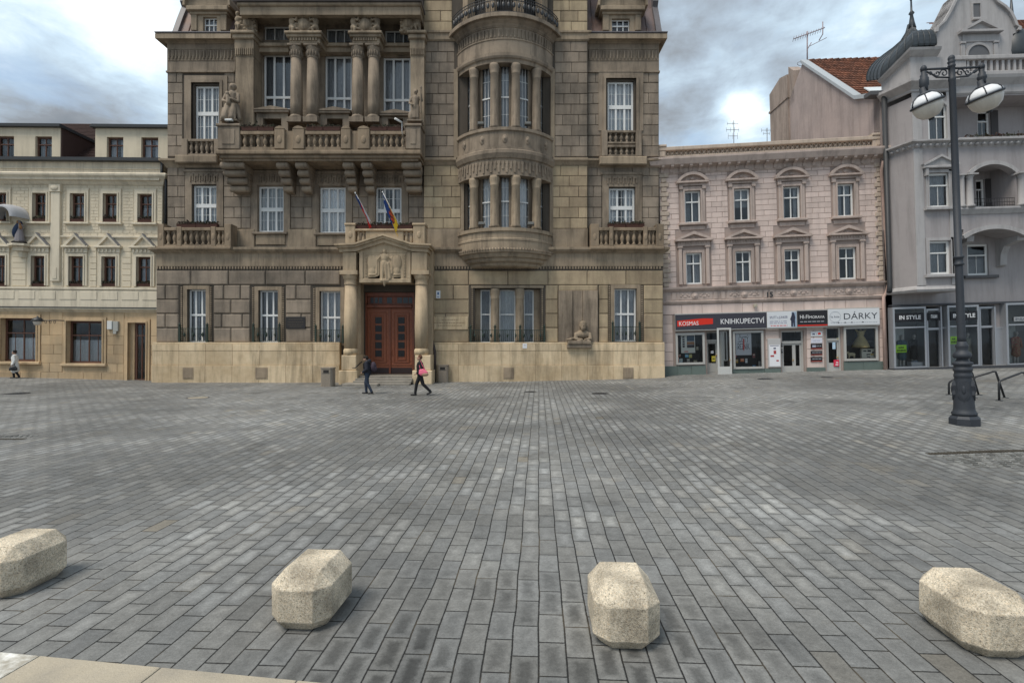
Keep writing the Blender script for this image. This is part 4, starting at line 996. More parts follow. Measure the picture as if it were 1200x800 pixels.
for x0, x1 in ((563, 575), (585, 604), (613.5, 625.5)): window(th, *[u(x0, G-.5), u(x1, G-.5), g_bay[2], g_bay[3]-.02], G-.62, 'single', cov='full' , cm='curtain' if x0 == 585 else 'curtaindim')
for x0, x1 in ((556, 563), (575, 585), (604, 613.5), (625.5, 633)): m_ = MB(); m_.box(u(x0, G-.5)+.004-(.1 if x0 == 556 else 0), u(x1, G-.5)-.004+(.1 if x1 == 633 else 0), G-.72, G-.5, g_bay[2], g_bay[3]-.01); m_.build('bay_pier', M['tan'], th)
for px in (580, 609):
    q = MB(); r = .25; h = g_bay[3]-g_bay[2]-.01
    q.lathe(0, 0, [(r*1.1, 0), (r*1.1, .1), (r, .18), (r*1.02, h*.5), (r*.95, h-.6), (r*1.08, h-.56), (r, h-.5), (r*1.1, h-.3), (r*1.15, h-.12), (r*1.15, h)], 18); q.build('column', M['tan'], th, (u(px, G-.2), -(G-.2), g_bay[2]))
# plinth
a = MB(); PO = .82
for x0, x1, y0 in ((178, 398, 448), (507, 779, 446)):
    aa, bb = u(x0, PO), u(x1, PO); zt_, zm = z(403, PO), z(411, PO)
    a.chbox(aa, bb, G-.2, PO-.03, zt_-.0, z(401, PO), .02)
    n = max(2, int((bb-aa)/1.35))
    for i in range(n): a.chbox(aa+(bb-aa)*i/n+.004, aa+(bb-aa)*(i+1)/n-.004, G-.2, PO, zm+.004, zt_-.003, .015)
    vents = [v_ for v_ in ((215, 227), (300, 314), (590, 602), (730, 742)) if x0 < v_[0] < x1]
    vex = [(u(v_[0], PO), u(v_[1], PO), z(443.5, PO), z(430.5, PO)) for v_ in vents]
    for i in range(n):
        c0_, c1_ = aa+(bb-aa)*(i+.5*0)/n, aa+(bb-aa)*(i+1)/n
        a.chbox(c0_+.004, c1_-.004, G-.2, PO-.012, z(428, PO)+.003, zm-.003, .012); a.chbox(c0_+.004-.0, c1_-.004, G-.2, PO+.05, -1.2, z(428, PO)-.003, .012)
    for e4 in vex:
        vv = MB(); vv.box(e4[0], e4[1], PO+.05, PO+.075, e4[2], e4[3]); vv.box(e4[0]+.06, e4[1]-.06, PO+.074, PO+.085, e4[2]+.06, e4[3]-.06)
        vv.build('vent_cover', M['tan'], th)
a.build('plinth', M['plinth'], th)
# ---- portico
QO = 2.1
zcap = z(334, QO-.3); Zped = z(416, QO-.3)
first = None
for px in (410.5, 493.5):
    if first is None:
        r = .355; h = z(321, QO-.3)-Zped
        q = MB(); q.lathe(0, 0, [(r*.98, .35), (r*1.04, h*.35), (r*.92, h-.62)], 24); first = q.build('column', M['portico'], th, (u(px, QO-.3), -(QO-.4), Zped))
        k = MB(); k.lathe(0, 0, [(r*1.10, 0), (r*1.10, .28), (r*1.02, .32), (r*.98, .36)], 24); k.build('column_base', M['plinth'], first)
        k = MB(); k.lathe(0, 0, [(r*.92, h-.62), (r*1.0, h-.6), (r*1.0, h-.55), (r*.94, h-.5), (r*.98, h-.3), (r*1.12, h-.26), (r*1.12, h-.2), (r*1.25, h-.1), (r*1.3, h-.06)], 24); k.box(-.48, .48, -.46, .46, h-.06, h+.16)
        k.build('capital', M['portico'], first)
    else:
        c = copy_tree(first, th); c.location = (u(px, QO-.3), -(QO-.4), Zped)
for x0, x1 in ((397.5, 419), (483.5, 506.5)):
    q = MB(); a0, a1 = u(x0, QO), u(x1, QO)
    q.chbox(a0+.12, a1-.08, G-.1, QO, z(434, QO), Zped+.0, .03); q.chbox(a0, a1, G-.1, QO+.1, -1, z(434, QO)-.003, .03); q.build('pedestal', M['plinth'], th)
    q = MB(); q.box(a0+.15+(0 if x0 < 450 else -.05), a1-.12, G-.3, G+.62, Zped+.003, z(296, G)); q.build('pilaster', M['portico'], th)
q = MB(); ze0, ze1 = z(318, QO), z(295.5, QO)
for x0, x1 in ((402, 416.5), (482.5, 499.5)): q.box(u(x0, QO)-.02, u(x1, QO)+.02, G-.1, QO-.02, ze0, ze1)
pz0 = z(331, QO); q.box(u(420.5, QO), u(481, QO), G+.55, QO-.12, pz0, ze1-.002)
q.chbox(u(420.5, QO), u(481, QO), QO-.14, QO-.06, pz0, pz0+.22, .02)
for x0, x1 in ((420.5, 425), (476.5, 481)): q.chbox(u(x0, QO), u(x1, QO), QO-.14, QO-.06, pz0+.223, ze1, .02)
for x in (427.5, 472.5):
    for i in range(8): q.box(u(x, QO), u(x+2, QO), QO-.13, QO-.08, pz0+.35+i*.16, pz0+.44+i*.16)
q.prism([(u(416, QO), ze1-.003), (u(484, QO), ze1-.003), (u(450, QO), z(283, QO))], G+.5, QO-.1)
q.box(u(419, QO), u(483, QO), G-.1, QO-.25, ze1, z(287, QO)+.1)
q.build('portico_entablature', M['portico'], th)
# raking and flat cornice
q = MB(); x_ = [u(393.5, QO), u(417, QO), u(450, QO), u(483, QO), u(506, QO)]; zz_ = [z(293, QO), z(292, QO), z(281.5, QO), z(292, QO), z(293, QO)]
for lo, hi, o0, ins in ((-.12, .08, QO+.06, .2), (.083, .2, QO+.2, .1), (.203, .30, QO+.3, 0)):
    xi = [x_[0]+ins]+x_[1:4]+[x_[4]-ins]
    for i in range(4): q.prism([(xi[i]+.001, zz_[i]+lo), (xi[i+1]-.001, zz_[i+1]+lo), (xi[i+1]-.001, zz_[i+1]+hi), (xi[i]+.001, zz_[i]+hi)], G-.1, o0)
q.build('portico_cornice', M['portico'], th)
# relief: standing figure between two shields
q = MB(); cz = pz0+.12
q.ell((0, .05, 1.62), (.10, .1, .13)); q.ell((0, .03, 1.28), (.19, .11, .25)); q.ell((0, .03, .98), (.17, .11, .18))
q.cap((-.08, .04, .9), (-.1, .05, .1), .1, .06); q.cap((.08, .05, .9), (.12, .06, .1), .1, .06); q.cap((-.18, .04, 1.4), (-.38, .04, 1.15), .06, .045); q.cap((.18, .04, 1.4), (.34, .04, 1.2), .06, .045)
q.cap((.2, .03, .95), (.3, .03, .15), .07, .1); q.ell((0, .05, .02), (.28, .08, .1)); q.cap((0, .03, .0), (0, .03, -.25), .1, .05)
for s1 in (-1, 1):
    q.ell((s1*.68, .02, 1.0), (.27, .07, .42)); q.ell((s1*.68, .02, .55), (.17, .07, .25)); q.ell((s1*.68, .03, .34), (.2, .06, .06))
    q.cap((s1*.42, .02, 1.3), (s1*.42, .02, .4), .045, .05)
q.box(-.9, .9, -.1, .0, -.05, 1.4)
remeshed(q, 'portal_relief', M['portico'], .03, 1, th, (u(450, QO), -(QO-.12), cz-.02))
# portico balcony parapet
zpb = z(290.5, QO)+.12; zpt = z(268, QO); q = MB()
q.chbox(u(428, QO), u(472.5, QO), QO-.34, QO-.08, z(287, QO), zpt-.12, .03)
q.chbox(u(416, QO), u(484, QO), QO-.42, QO-.0, zpt-.12+.002, zpt, .03); q.build('balcony_panel', M['portico'], th)
for x0, x1, n in ((416, 427.8, 2), (472.7, 484, 2)):
    q = MB()
    for i in range(n): q.lathe(u(x0, QO)+(u(x1, QO)-u(x0, QO))*(i+.5)/n, QO-.2, bal_prof(zpb-.02, zpt-.12-zpb+.02, .1), 8)
    q.build('balustrade', M['portico'], th)
for x0, x1 in ((404.5, 416), (484, 498)):
    q = MB(); q.chbox(u(x0, QO), u(x1, QO)-.002, QO-.7, QO, zpb-.1, z(264, QO), .03); q.chbox(u(x0, QO)-.04, u(x1, QO)+.04, QO-.74, QO+.05, z(264, QO)+.002, z(261.5, QO), .03)
    q.ell(((u(x0, QO)+u(x1, QO))/2, QO, z(275, QO)), (.12, .04, .2)); q.build('pedestal', M['portico'], th)
# ---- door
dz0, dz1 = z(438, G-.3), z(343, G-.3); du0, du1 = u(428, G-.3), u(486, G-.3)
q = MB(); q.box(du0, du1, G-.55, G-.4, dz0, dz1); 
q.box(du0, du0+.12, G-.4, G-.2, dz0, dz1); q.box(du1-.12, du1, G-.4, G-.2, dz0, dz1); q.box(du0+.12, du1-.12, G-.4, G-.2, dz1-.2, dz1); ztr = z(358, G-.3); q.chbox(du0+.12, du1-.12, G-.4, G-.14, ztr-.14, ztr+.05, .03)
dr = q.build('entrance_door', M['door'], th)
mid = (du0+du1)/2
for s1, (l0, l1) in ((0, (du0+.125, mid-.02)), (1, (mid+.02, du1-.125))):
    q = MB(); q.box(l0, l1, G-.4, G-.33, dz0+.02, ztr-.145)
    for k, ins in enumerate((.0, .2, .38)):
        a0, a1, b0, b1 = l0+ins, l1-ins, dz0+.5+ins*.8, ztr-.2-ins*.9
        for (p0_, p1_, p2_, p3_) in ((a0, a0+.06, b0, b1), (a1-.06, a1, b0, b1), (a0+.06, a1-.06, b0, b0+.06), (a0+.06, a1-.06, b1-.06, b1)): q.chbox(p0_, p1_, G-.34, G-.29+k*.012, p2_, p3_, .012)
    for i in range(9):
        for x in (l0+.13, l1-.13): q.ell((x, G-.32, dz0+.75+i*.34), (.028, .03, .028), 8, 6)
    lf = q.build('door_leaf', M['doorlt'], dr)
    q = MB(); q.box(l0+.04, l1-.04, G-.33, G-.312, dz0+.04, dz0+.36); q.build('kick_plate', flat('brown_kick_plate', (.045, .03, .03)), lf) if False else q.build('kick_plate', flat('brown_kick_plate', (.045, .03, .03)), dr)
    for py in (375.3, 385, 394.7, 404.4, 414):
        c = (l0+l1)/2; cz_ = z(py, G-.3); q = MB(); q.box(c-.18, c+.18, G-.3, G-.285, cz_-.18, cz_+.18); q.box(c-.02, c+.02, G-.285, G-.275, cz_-.18, cz_+.18); q.box(c-.18, c+.18, G-.285, G-.277, cz_-.02, cz_+.02)
        q.build('door_pane', flat('dark_door_glass', (.02, .02, .022), .2), dr)
q = MB()
for px in (435.5, 440.5, 445.5, 456, 468, 475, 481.5):
    x = u(px, G-.3); hw = .09 if px < 450 else .14; q.box(x-hw, x+hw, G-.398, G-.37, z(356, G-.3)+.05, z(348, G-.3)-.02)
q.build('transom_lights', flat('door_transom_glass', (.06, .07, .08), .15), dr)
q = MB(); q.box(mid-.05, mid+.05, G-.33, G-.25, dz0+.02, ztr-.15); q.ell((mid+.1, G-.22, dz0+1.3), (.03, .04, .09)); q.build('door_astragal', M['door'], dr)
# steps
q = MB(); zs_ = [(-1, z(450, 2.6)), (0, 0)]
base_z = ground(-7, 27)
tp_z = dz0; n = 4; 
for i in range(n):
    zz1 = base_z+(tp_z-base_z)*(i+1)/n; o1 = 3.05-.38*i; xl, xr = ((u(404, 2.5), u(484.5, 2)) if i == 0 else (u(418, 2), u(484.5, 2)))
    q.chbox(xl, xr, G-.5, o1, -1, zz1-.002*i, .02)
q.chbox(u(404, 3), u(445, 3), 2.5, 3.45, -1, base_z+.12, .02)
q.build('entrance_steps', mat('step_granite', (.22, .20, .17), var=.2, bump=.4, island=.15, streak=.2), th)
q = MB(); q.tube([(u(416, 2.3), 2.3, z(431, 2.3)), (u(423, 1.4), 1.2, z(424, 1.4))], .025, 8); q.tube([(u(416, 2.3), 2.3, z(431, 2.3)), (u(416, 2.3)-.15, 2.3, z(431, 2.3))], .02, 6); q.tube([(u(423, 1.4), 1.2, z(424, 1.4)), (u(423, 1.4)-.25, 1.2, z(424, 1.4))], .02, 6); q.build('handrail', M['iron'], th)
# downpipe between portico and tower
q = MB(); x = u(500.5, .5); xt = u(497.5, .1)
q.tube([(xt, .12, z(60)), (xt, .12, z(200)), (u(498.2, .2), .2, z(285)), (x, G+.45, z(296, G)), (x+.1, G+.3, z(300, G)), (u(507, G+.2), G+.3, z(320, G)), (u(507, G+.2), G+.3, z(398, G)), (u(509.5, 1), PO+.15, z(412, G)), (u(509.5, 1), PO+.15, z(449, 1))], .075, 10); q.build('downpipe', flat('brown_downpipe', (.05, .038, .035), .5), th)
q = MB()
# iron window guards, ground floor
for (x0, x1, y0, y1) in ((210.5, 242.8, 383, 401), (297, 327.5, 383, 401), (370, 402, 385, 402), (718, 749.5, 381, 400), (551.5, 638, 385, 401)):
    q = MB(); o = G+.22; a0, a1, b0, b1 = R_(x0, y0, x1, y1, o)
    q.box(a0, a1, o-.02, o+.01, b1-.1, b1-.07); q.box(a0, a1, o-.02, o+.01, b0+.04, b0+.07); n = int((a1-a0)/.11)
    for i in range(n+1): xx = a0+(a1-a0)*i/n; q.tube([(xx, o, b0+.04), (xx, o, b1-.07)], .011, 5)
    for i in range(max(1, n//4)):
        xx = a0+(a1-a0)*(i+.5)/max(1, n//4); q.lathe(xx, o, [(.001, (b0+b1)/2-.16), (.07, (b0+b1)/2), (.001, (b0+b1)/2+.16)], 6)
    for xx in ((a0, a1) if x1-x0 < 60 else (a0, a0+(a1-a0)*.33, a0+(a1-a0)*.67, a1)):
        q.box(xx-.05, xx+.05, o-.05, o+.05, b0, b1+.05); q.lathe(xx, o, [(.04, b1+.05), (.08, b1+.12), (.03, b1+.2), (.001, b1+.28)], 8)
        q.box(xx-.02, xx+.02, G, o-.05, b0+.05, b0+.1)
    q.build('window_guard', M['greeniron'], th)
# balconies of the wings (second floor)
for x0, x1, n, bays in ((184.5, 271, 9, ((192, 207), (212.5, 247), (252.5, 263))), (692, 778, 9, ((702, 714), (719, 754), (759, 769)))):
    o = .85; q = MB(); q.chbox(u(x0, o)-.03, u(x1, o)+.03, 0, o+.08, z(292.5, o), z(288.5, o), .04); q.build('balcony_slab', M['balcony'], th)
    z0_, z1_ = z(288.5, o)+.003, z(266.5, o)
    q = MB(); last = x0
    for b0, b1 in bays+((x1, x1),):
        q = MB()
        if b0-last > .5: q.chbox(u(last, o)+.003, u(b0, o)-.003, .2, o+.02, z0_, z(265.5 if last not in (x0,) and b0 != x1 else 262.5, o), .02); q.ell(((u(last, o)+u(b0, o))/2, o+.02, (z0_+z1_)/2), (.1, .03, .2))
        if q.V: q.build('pedestal', M['balcony'], th)
        last = b1
    for b0, b1 in bays:
        q = MB(); balustrade(q, u(b0, o)+.005, u(b1, o)-.005, o-.02, z0_, z1_, max(2, int((b1-b0)/6.3)), .24, .18, .1); q.build('balustrade', M['balcony'], th)
# ================================================================== THINGS ON AND NEAR THE TOWN HALL
def fbx(Fr, x0, x1, ybot, off, label, h=.2, d=.24):
    u0, z0 = Fr.p(x0, ybot, off); u1, _ = Fr.p(x1, ybot, off); w = u1-u0
    p = Fr.world((u0+u1)/2, off, z0)
    return flowerbox('flower_box', p, w, Fr.yaw, label, h=h, d=d, tilt=Fr.t)
o = .62
fbx(H, 207, 229, 266.5, o, 'brown flower box on the left wing balcony, left of the pair'); fbx(H, 230, 254, 266.5, o, 'brown flower box on the left wing balcony, right of the pair')
fbx(H, 713, 733, 266.5, o, 'brown flower box on the right wing balcony, left of the pair'); fbx(H, 734, 755, 266.5, o, 'brown flower box on the right wing balcony, right of the pair')
fbx(H, 417, 440, 268, QO-.1, 'brown flower box on the portico parapet behind the red and white flag'); fbx(H, 441, 483, 268, QO-.1, 'long brown flower box on the portico parapet behind the blue and yellow flag')
for x0, x1, lb in ((283, 301, 'reddish flower box on the loggia parapet right beside the left statue'), (302, 320, 'flower box on the loggia parapet, second from the left statue'), (359, 378, 'flower box in the middle of the loggia parapet, left of its pair'), (379, 398, 'flower box in the middle of the loggia parapet, right of its pair'), (434.5, 453, 'flower box on the right end of the loggia parapet, left of its pair'), (454, 472, 'flower box on the loggia parapet nearest the right statue')):
    fbx(H, x0, x1, 153, BO-.02, lb)
# statues on the loggia corners
def statue(px, py, off, h, kind, label):
    uu, zz = H.p(px, py, off); r = tag(empty('statue', H.world(uu, off, zz), H.yaw), label, 'statue', 'stone statues on the loggia')
    q = MB(); s = h/2.2
    q.ell((0, 0, .05*s), (.42*s, .36*s, .10*s))
    if kind == 0:   # seated woman holding a child
        q.cap((0, 0, .35*s), (0, 0, .9*s), .36*s, .30*s); q.cap((-.15*s, .2*s, .85*s), (-.2*s, .45*s, .15*s), .18*s, .16*s); q.cap((.18*s, .2*s, .85*s), (.18*s, .42*s, .15*s), .18*s, .15*s)
        q.cap((0, 0, .9*s), (0, 0, 1.55*s), .28*s, .24*s); q.ell((0, 0, 1.6*s), (.34*s, .2*s, .15*s)); q.cap((.02*s, .02*s, 1.65*s), (.03*s, .03*s, 1.85*s), .09*s, .08*s)
        q.ell((.03*s, .05*s, 1.98*s), (.15*s, .17*s, .2*s)); q.ell((.03*s, -.04*s, 2.02*s), (.18*s, .17*s, .18*s)); q.ell((.03*s, .22*s, 1.95*s), (.03*s, .05*s, .05*s))
        q.cap((-.32*s, .03*s, 1.55*s), (-.42*s, .2*s, 1.15*s), .10*s, .08*s); q.cap((-.42*s, .2*s, 1.15*s), (-.1*s, .36*s, 1.05*s), .08*s, .06*s)
        q.cap((.33*s, .03*s, 1.55*s), (.42*s, .18*s, 1.1*s), .10*s, .08*s); q.cap((.42*s, .18*s, 1.1*s), (.12*s, .38*s, 1.2*s), .08*s, .06*s)
        q.cap((-.02*s, .36*s, .98*s), (-.06*s, .38*s, 1.3*s), .13*s, .10*s); q.ell((-.08*s, .38*s, 1.47*s), (.10*s, .11*s, .12*s)); q.cap((.3*s, .1*s, .9*s), (.42*s, .1*s, .2*s), .14*s, .12*s)
        for i in range(7): q.cap((-.35*s+.11*s*i, .3*s, .7*s), (-.38*s+.12*s*i, .4*s, .08*s), .05*s, .06*s)
    else:           # standing figure with a raised staff
        q.cap((-.12*s, 0, .1*s), (-.1*s, .02*s, 1.0*s), .13*s, .16*s); q.cap((.13*s, .05*s, .1*s), (.1*s, .02*s, 1.0*s), .12*s, .16*s)
        q.cap((0, 0, .95*s), (.02*s, 0, 1.5*s), .2*s, .22*s); q.ell((.02*s, 0, 1.58*s), (.3*s, .17*s, .13*s)); q.cap((.02*s, .02*s, 1.6*s), (.02*s, .03*s, 1.8*s), .08*s, .07*s)
        q.ell((.02*s, .04*s, 1.92*s), (.12*s, .14*s, .17*s)); q.ell((.02*s, -.02*s, 2.0*s), (.14*s, .15*s, .13*s)); q.ell((.02*s, .19*s, 1.9*s), (.025*s, .04*s, .04*s))
        q.cap((.28*s, 0, 1.55*s), (.42*s, .1*s, 1.35*s), .08*s, .07*s); q.cap((.42*s, .1*s, 1.35*s), (.36*s, .2*s, 1.75*s), .065*s, .055*s); q.tube([(.36*s, .2*s, .5*s), (.36*s, .2*s, 2.1*s)], .045*s, 8); q.ell((.36*s, .2*s, 2.12*s), (.08*s, .06*s, .12*s))
        q.cap((-.28*s, 0, 1.55*s), (-.36*s, .08*s, 1.2*s), .08*s, .07*s); q.cap((-.36*s, .08*s, 1.2*s), (-.15*s, .25*s, 1.05*s), .065*s, .05*s)
        q.cap((-.05*s, -.1*s, 1.5*s), (-.15*s, -.12*s, .15*s), .16*s, .24*s); q.ell((-.28*s, .1*s, .4*s), (.16*s, .14*s, .32*s))
        for i in range(5): q.cap((-.2*s+.1*s*i, .12*s, .95*s), (-.22*s+.1*s*i, .17*s, .3*s), .04*s, .05*s)
    remeshed(q, 'figure', M['stone'], .03, 1, r)
    q = MB(); q.chbox(-.45*s, .45*s, -.4*s, .42*s, -.02, .08*s, .02); q.build('base', M['stone'], r)
statue(272.5, 144.8, BO-.45, 2.25, 0, 'seated stone woman holding a child, on the left corner pedestal of the loggia')
statue(487, 144.8, BO-.45, 2.0, 1, 'standing stone figure with a raised staff, on the right corner pedestal of the loggia')
# flags
def flag(px, py, off, tip, label, cols_, seed, L_):
    uu, zz = H.p(px, py, off); base = H.world(uu, off, zz)
    r = tag(empty('flag', base, H.yaw), label, 'flag', 'flags over the portico'); tu, tz = H.p(*tip, off+.75)
    d = Vector((tu-uu, .75, tz-zz)); q = MB(); q.tube([(0, 0, 0), tuple(d)], .02, 8); q.ell(tuple(d*1.01), (.04, .04, .05), 8, 6); q.build('pole', M['white'], r)
    q = MB(); rnd = random.Random(seed); nu, nv = 14, 40; P = {}
    for j in range(nv+1):                                          # cloth hangs from the pole, gathered into folds
        t = j/nv; pt = d*(1-t*.88)
        for i in range(nu+1):
            s = i/nu; drop = L_*s*(.55+.45*t)
            P[i, j] = q.v(pt.x+.07*sin(6*s+3*t+seed)*s+.02*sin(19*s+seed)+ .10*s*(1-t), pt.y+.07*cos(9*s+2.2*t+seed)*s, pt.z-.02-drop*.78)
    for j in range(nv):
        for i in range(nu):
            q.mi = cols_[1](i/nu, j/nv); q.f((P[i, j], P[i+1, j], P[i+1, j+1], P[i, j+1]), True)
    q.build('cloth', cols_[0], r, recalc=False)
czc = ([flat('flag_white', (.62, .62, .64)), flat('flag_red', (.55, .03, .02)), flat('flag_blue', (.025, .05, .16))], lambda a, b: 2 if (b < .42 and abs(a-.5) < .48*(1-b/.42)+.12) else (0 if a < .5 else 1))
flag(436, 262, QO-.1, (416.5, 226.5), 'hanging flag with white and red bands and a blue wedge, left over the portico', czc, 1, .62)
def emb(a, b):
    if abs(b-.55) < .2 and abs(a-.45) < .30-.5*abs(b-.55): return 2 if (int(a*11)+int(b*17)) % 3 else 3
    return 1 if a < (b-.22)*1.5 else 0
city = ([flat('flag_navy', (.02, .055, .20)), flat('flag_yellow', (.75, .48, .03)), flat('flag_emblem_red', (.5, .07, .02)), flat('flag_emblem_dark', (.03, .03, .03))], emb)
flag(468, 264, QO-.1, (448.5, 225.5), 'hanging blue and yellow flag with a small red and dark emblem, right over the portico', city, 4, 1.05)
# memorial relief with a bust
uu0, uu1, zz0, zz1 = R_(654.5, 340.5, 700.5, 402, G+.1)
r = tag(empty('memorial', H.world(uu0, G, zz0)), 'stone memorial with the bust of a bearded man, right of the bay window', 'memorial')
w, h = uu1-uu0, zz1-zz0; q = MB()
for a_, b_, t_ in ((0, .36, .16), (.36, .62, .10), (.62, 1, .16)): q.chbox(a_*w+.003, b_*w-.003, -.05, t_, 0, h, .02)
q.build('slab', M['stone'], r)
q = MB(); q.chbox(w*.2, w*.82, 0, .55, -.28, -.06, .03); q.chbox(w*.22, w*.8, 0, .62, .0-.055, .14, .03); q.build('ledge', M['stone'], r)
q = MB(); c = w*.61
q.ell((c, .3, 1.0), (.20, .2, .26)); q.ell((c, .42, .86), (.14, .14, .18)); q.ell((c, .5, 1.0), (.04, .07, .06)); q.ell((c, .28, 1.1), (.21, .2, .18)); q.cap((c, .26, .6), (c, .27, .85), .13, .12)
q.ell((c, .22, .5), (.42, .24, .24)); q.cap((c-.38, .24, .5), (c-.42, .38, .24), .13, .10); q.cap((c-.42, .38, .24), (c-.08, .52, .2), .09, .07); q.cap((c+.38, .24, .5), (c+.42, .38, .26), .13, .10); q.cap((c+.42, .38, .26), (c+.1, .52, .2), .09, .07)
q.box(c-.35, c+.35, .3, .56, .12, .17); q.ell((c-.75, .35, .2), (.22, .14, .07)); q.ell((c-.6, .36, .28), (.18, .12, .06)); q.box(c-.3, c+.3, -.05, .1, .1, .8)
for s1 in (-1, 1): q.ell((c+s1*.08, .455, 1.04), (.035, .03, .02)); q.ell((c+s1*.2, .28, 1.0), (.03, .05, .06))
remeshed(q, 'bust', M['tan'], .022, 1, r)
# wall plaques and signs
def plate(name, Fr, x0, y0, x1, y1, off, t, mt, label, cat, border=None, group=None):
    a0, a1, b0, b1 = Fr.r(x0, y0, x1, y1, off); p = Fr.world(a0, off, b0)
    r = tag(empty(name, p, Fr.yaw, Fr.t), label, cat, group); q = MB(); q.chbox(0, a1-a0, -.01, t, 0, b1-b0, min(.012, t*.4)); q.build('panel', mt, r)
    return r, a1-a0, b1-b0
def lines(r, w, h, t, rows_, mt, hh=.02, seed=0, name='lettering'):
    q = MB(); rnd = random.Random(seed)
    for zf_, a_, b_ in rows_:
        x = w*a_
        while x < w*b_:
            l_ = min(rnd.uniform(.3, 1.1)*hh*4, w*b_-x)
            if l_ > .01: q.box(x, x+l_, t-.002, t+.003, h*zf_-hh/2, h*zf_+hh/2)
            x += l_+hh*.9
    q.build(name, mt, r)
r, w, h = plate('plaque', H, 335, 371, 358, 385, G+.07, .03, M['plaque'], 'dark bronze plaque on the stone wall left of the portico', 'plaque')
lines(r, w, h, .03, [(.78, .15, .85), (.55, .1, .9), (.35, .1, .9), (.18, .2, .8)], flat('worn_bronze', (.10, .08, .055), .5), .03)
r, w, h = plate('plaque', H, 504.5, 371, 548.5, 386, G+.06, .05, M['plinth'], 'long pale stone inscription tablet between the portico and the bay window', 'plaque')
lines(r, w, h, .05, [(.75, .3, .75), (.52, .1, .92), (.3, .2, .85)], flat('faded_lettering', (.22, .15, .09)), .035)
r, w, h = plate('house_sign', H, 511, 340.5, 516, 349.5, G+.07, .015, flat('enamel_white', (.72, .74, .76), .4), 'small white enamel sign on the wall right of the portico', 'sign')
q = MB(); q.box(w*.3, w*.7, .014, .018, h*.45, h*.8); q.box(w*.25, w*.75, .014, .018, h*.15, h*.25); q.build('mark', flat('sign_blue', (.08, .16, .35)), r)
r, w, h = plate('notice', H, 612.5, 402.5, 617.5, 408, PO, .012, flat('enamel_white', (.72, .74, .76)), 'tiny white notice on the plinth below the bay window', 'notice')
lines(r, w, h, .012, [(.7, .2, .8), (.4, .2, .8)], flat('faded_lettering', (.22, .15, .09)), .02)
# floodlights on the bay sills
for px, py, off, lb in ((563.5, 148, T+BB-.35, 'small grey floodlight on the upper bay sill, left one'), (618.5, 148, T+BB-.35, 'small grey floodlight on the upper bay sill, right one'), (564.5, 265, T+BB-.35, 'small grey floodlight on the lower bay sill, left one'), (622, 265, T+BB-.35, 'small grey floodlight on the lower bay sill, right one')):
    uu, zz = H.p(px, py, off); r = tag(empty('floodlight', H.world(uu, off, zz)), lb, 'floodlight', 'floodlights on the bay window')
    q = MB(); q.chbox(-.17, .17, -.08, .12, .06, .22, .02); q.box(-.15, .15, .12, .14, .08, .2); q.build('housing', flat('grey_housing', (.16, .16, .15)), r)
    q = MB(); q.tube([(-.18, 0, .0), (-.18, 0, .14)], .012, 6); q.tube([(.18, 0, .0), (.18, 0, .14)], .012, 6); q.box(-.18, .18, -.03, .03, -.01, .01); q.build('bracket', M['iron'], r)
# surveillance camera on the loggia corner
uu, zz = H.p(471, 146, BO+.2); r = tag(empty('security_camera', H.world(uu, BO+.2, zz)), 'white security camera on the right corner of the loggia parapet', 'camera')
q = MB(); q.tube([(0, 0, .1), (-.32, .3, .2)], .06, 10); q.build('housing', M['white'], r); q = MB(); q.tube([(0, -.2, -.5), (0, 0, -.4), (0, 0, .1)], .02, 6); q.build('bracket', M['white'], r)
uu, zz = H.p(268.5, 142, BO+.05); r = tag(empty('floodlight', H.world(uu, BO+.05, zz)), 'white floodlight at the feet of the left loggia statue', 'floodlight')
q = MB(); q.chbox(-.2, .2, -.06, .1, 0, .1, .02); q.build('housing', M['white'], r); q = MB(); q.box(-.02, .02, -.04, .02, -.08, .0); q.build('bracket', M['iron'], r)
# litter bins
def bin_(px, py, label):
    p = hit(px, py); r = tag(empty('litter_bin', p), label, 'litter bin', 'litter bins beside the entrance')
    q = MB(); b = [(-.3, .22), (-.22, .3), (.22, .3), (.3, .22), (.3, -.22), (.22, -.3), (-.22, -.3), (-.3, -.22)]; q.vprism(b, -.1, .92); q.build('body', M['bin'], r)
    q = MB(); q.vprism([(x*1.06, y*1.06) for x, y in b], .923, .985); q.build('lid', M['bin'], r)
    q = MB(); q.box(-.14, .14, .3, .308, .72, .86); q.build('opening', M['dark'], r)
    q = MB(); q.box(-.22, .22, .299, .304, .68, .70); q.build('rim', M['iron'], r)
bin_(384.5, 452.5, 'square concrete litter bin left of the town hall portico'); bin_(519.5, 447.5, 'square concrete litter bin right of the town hall portico')

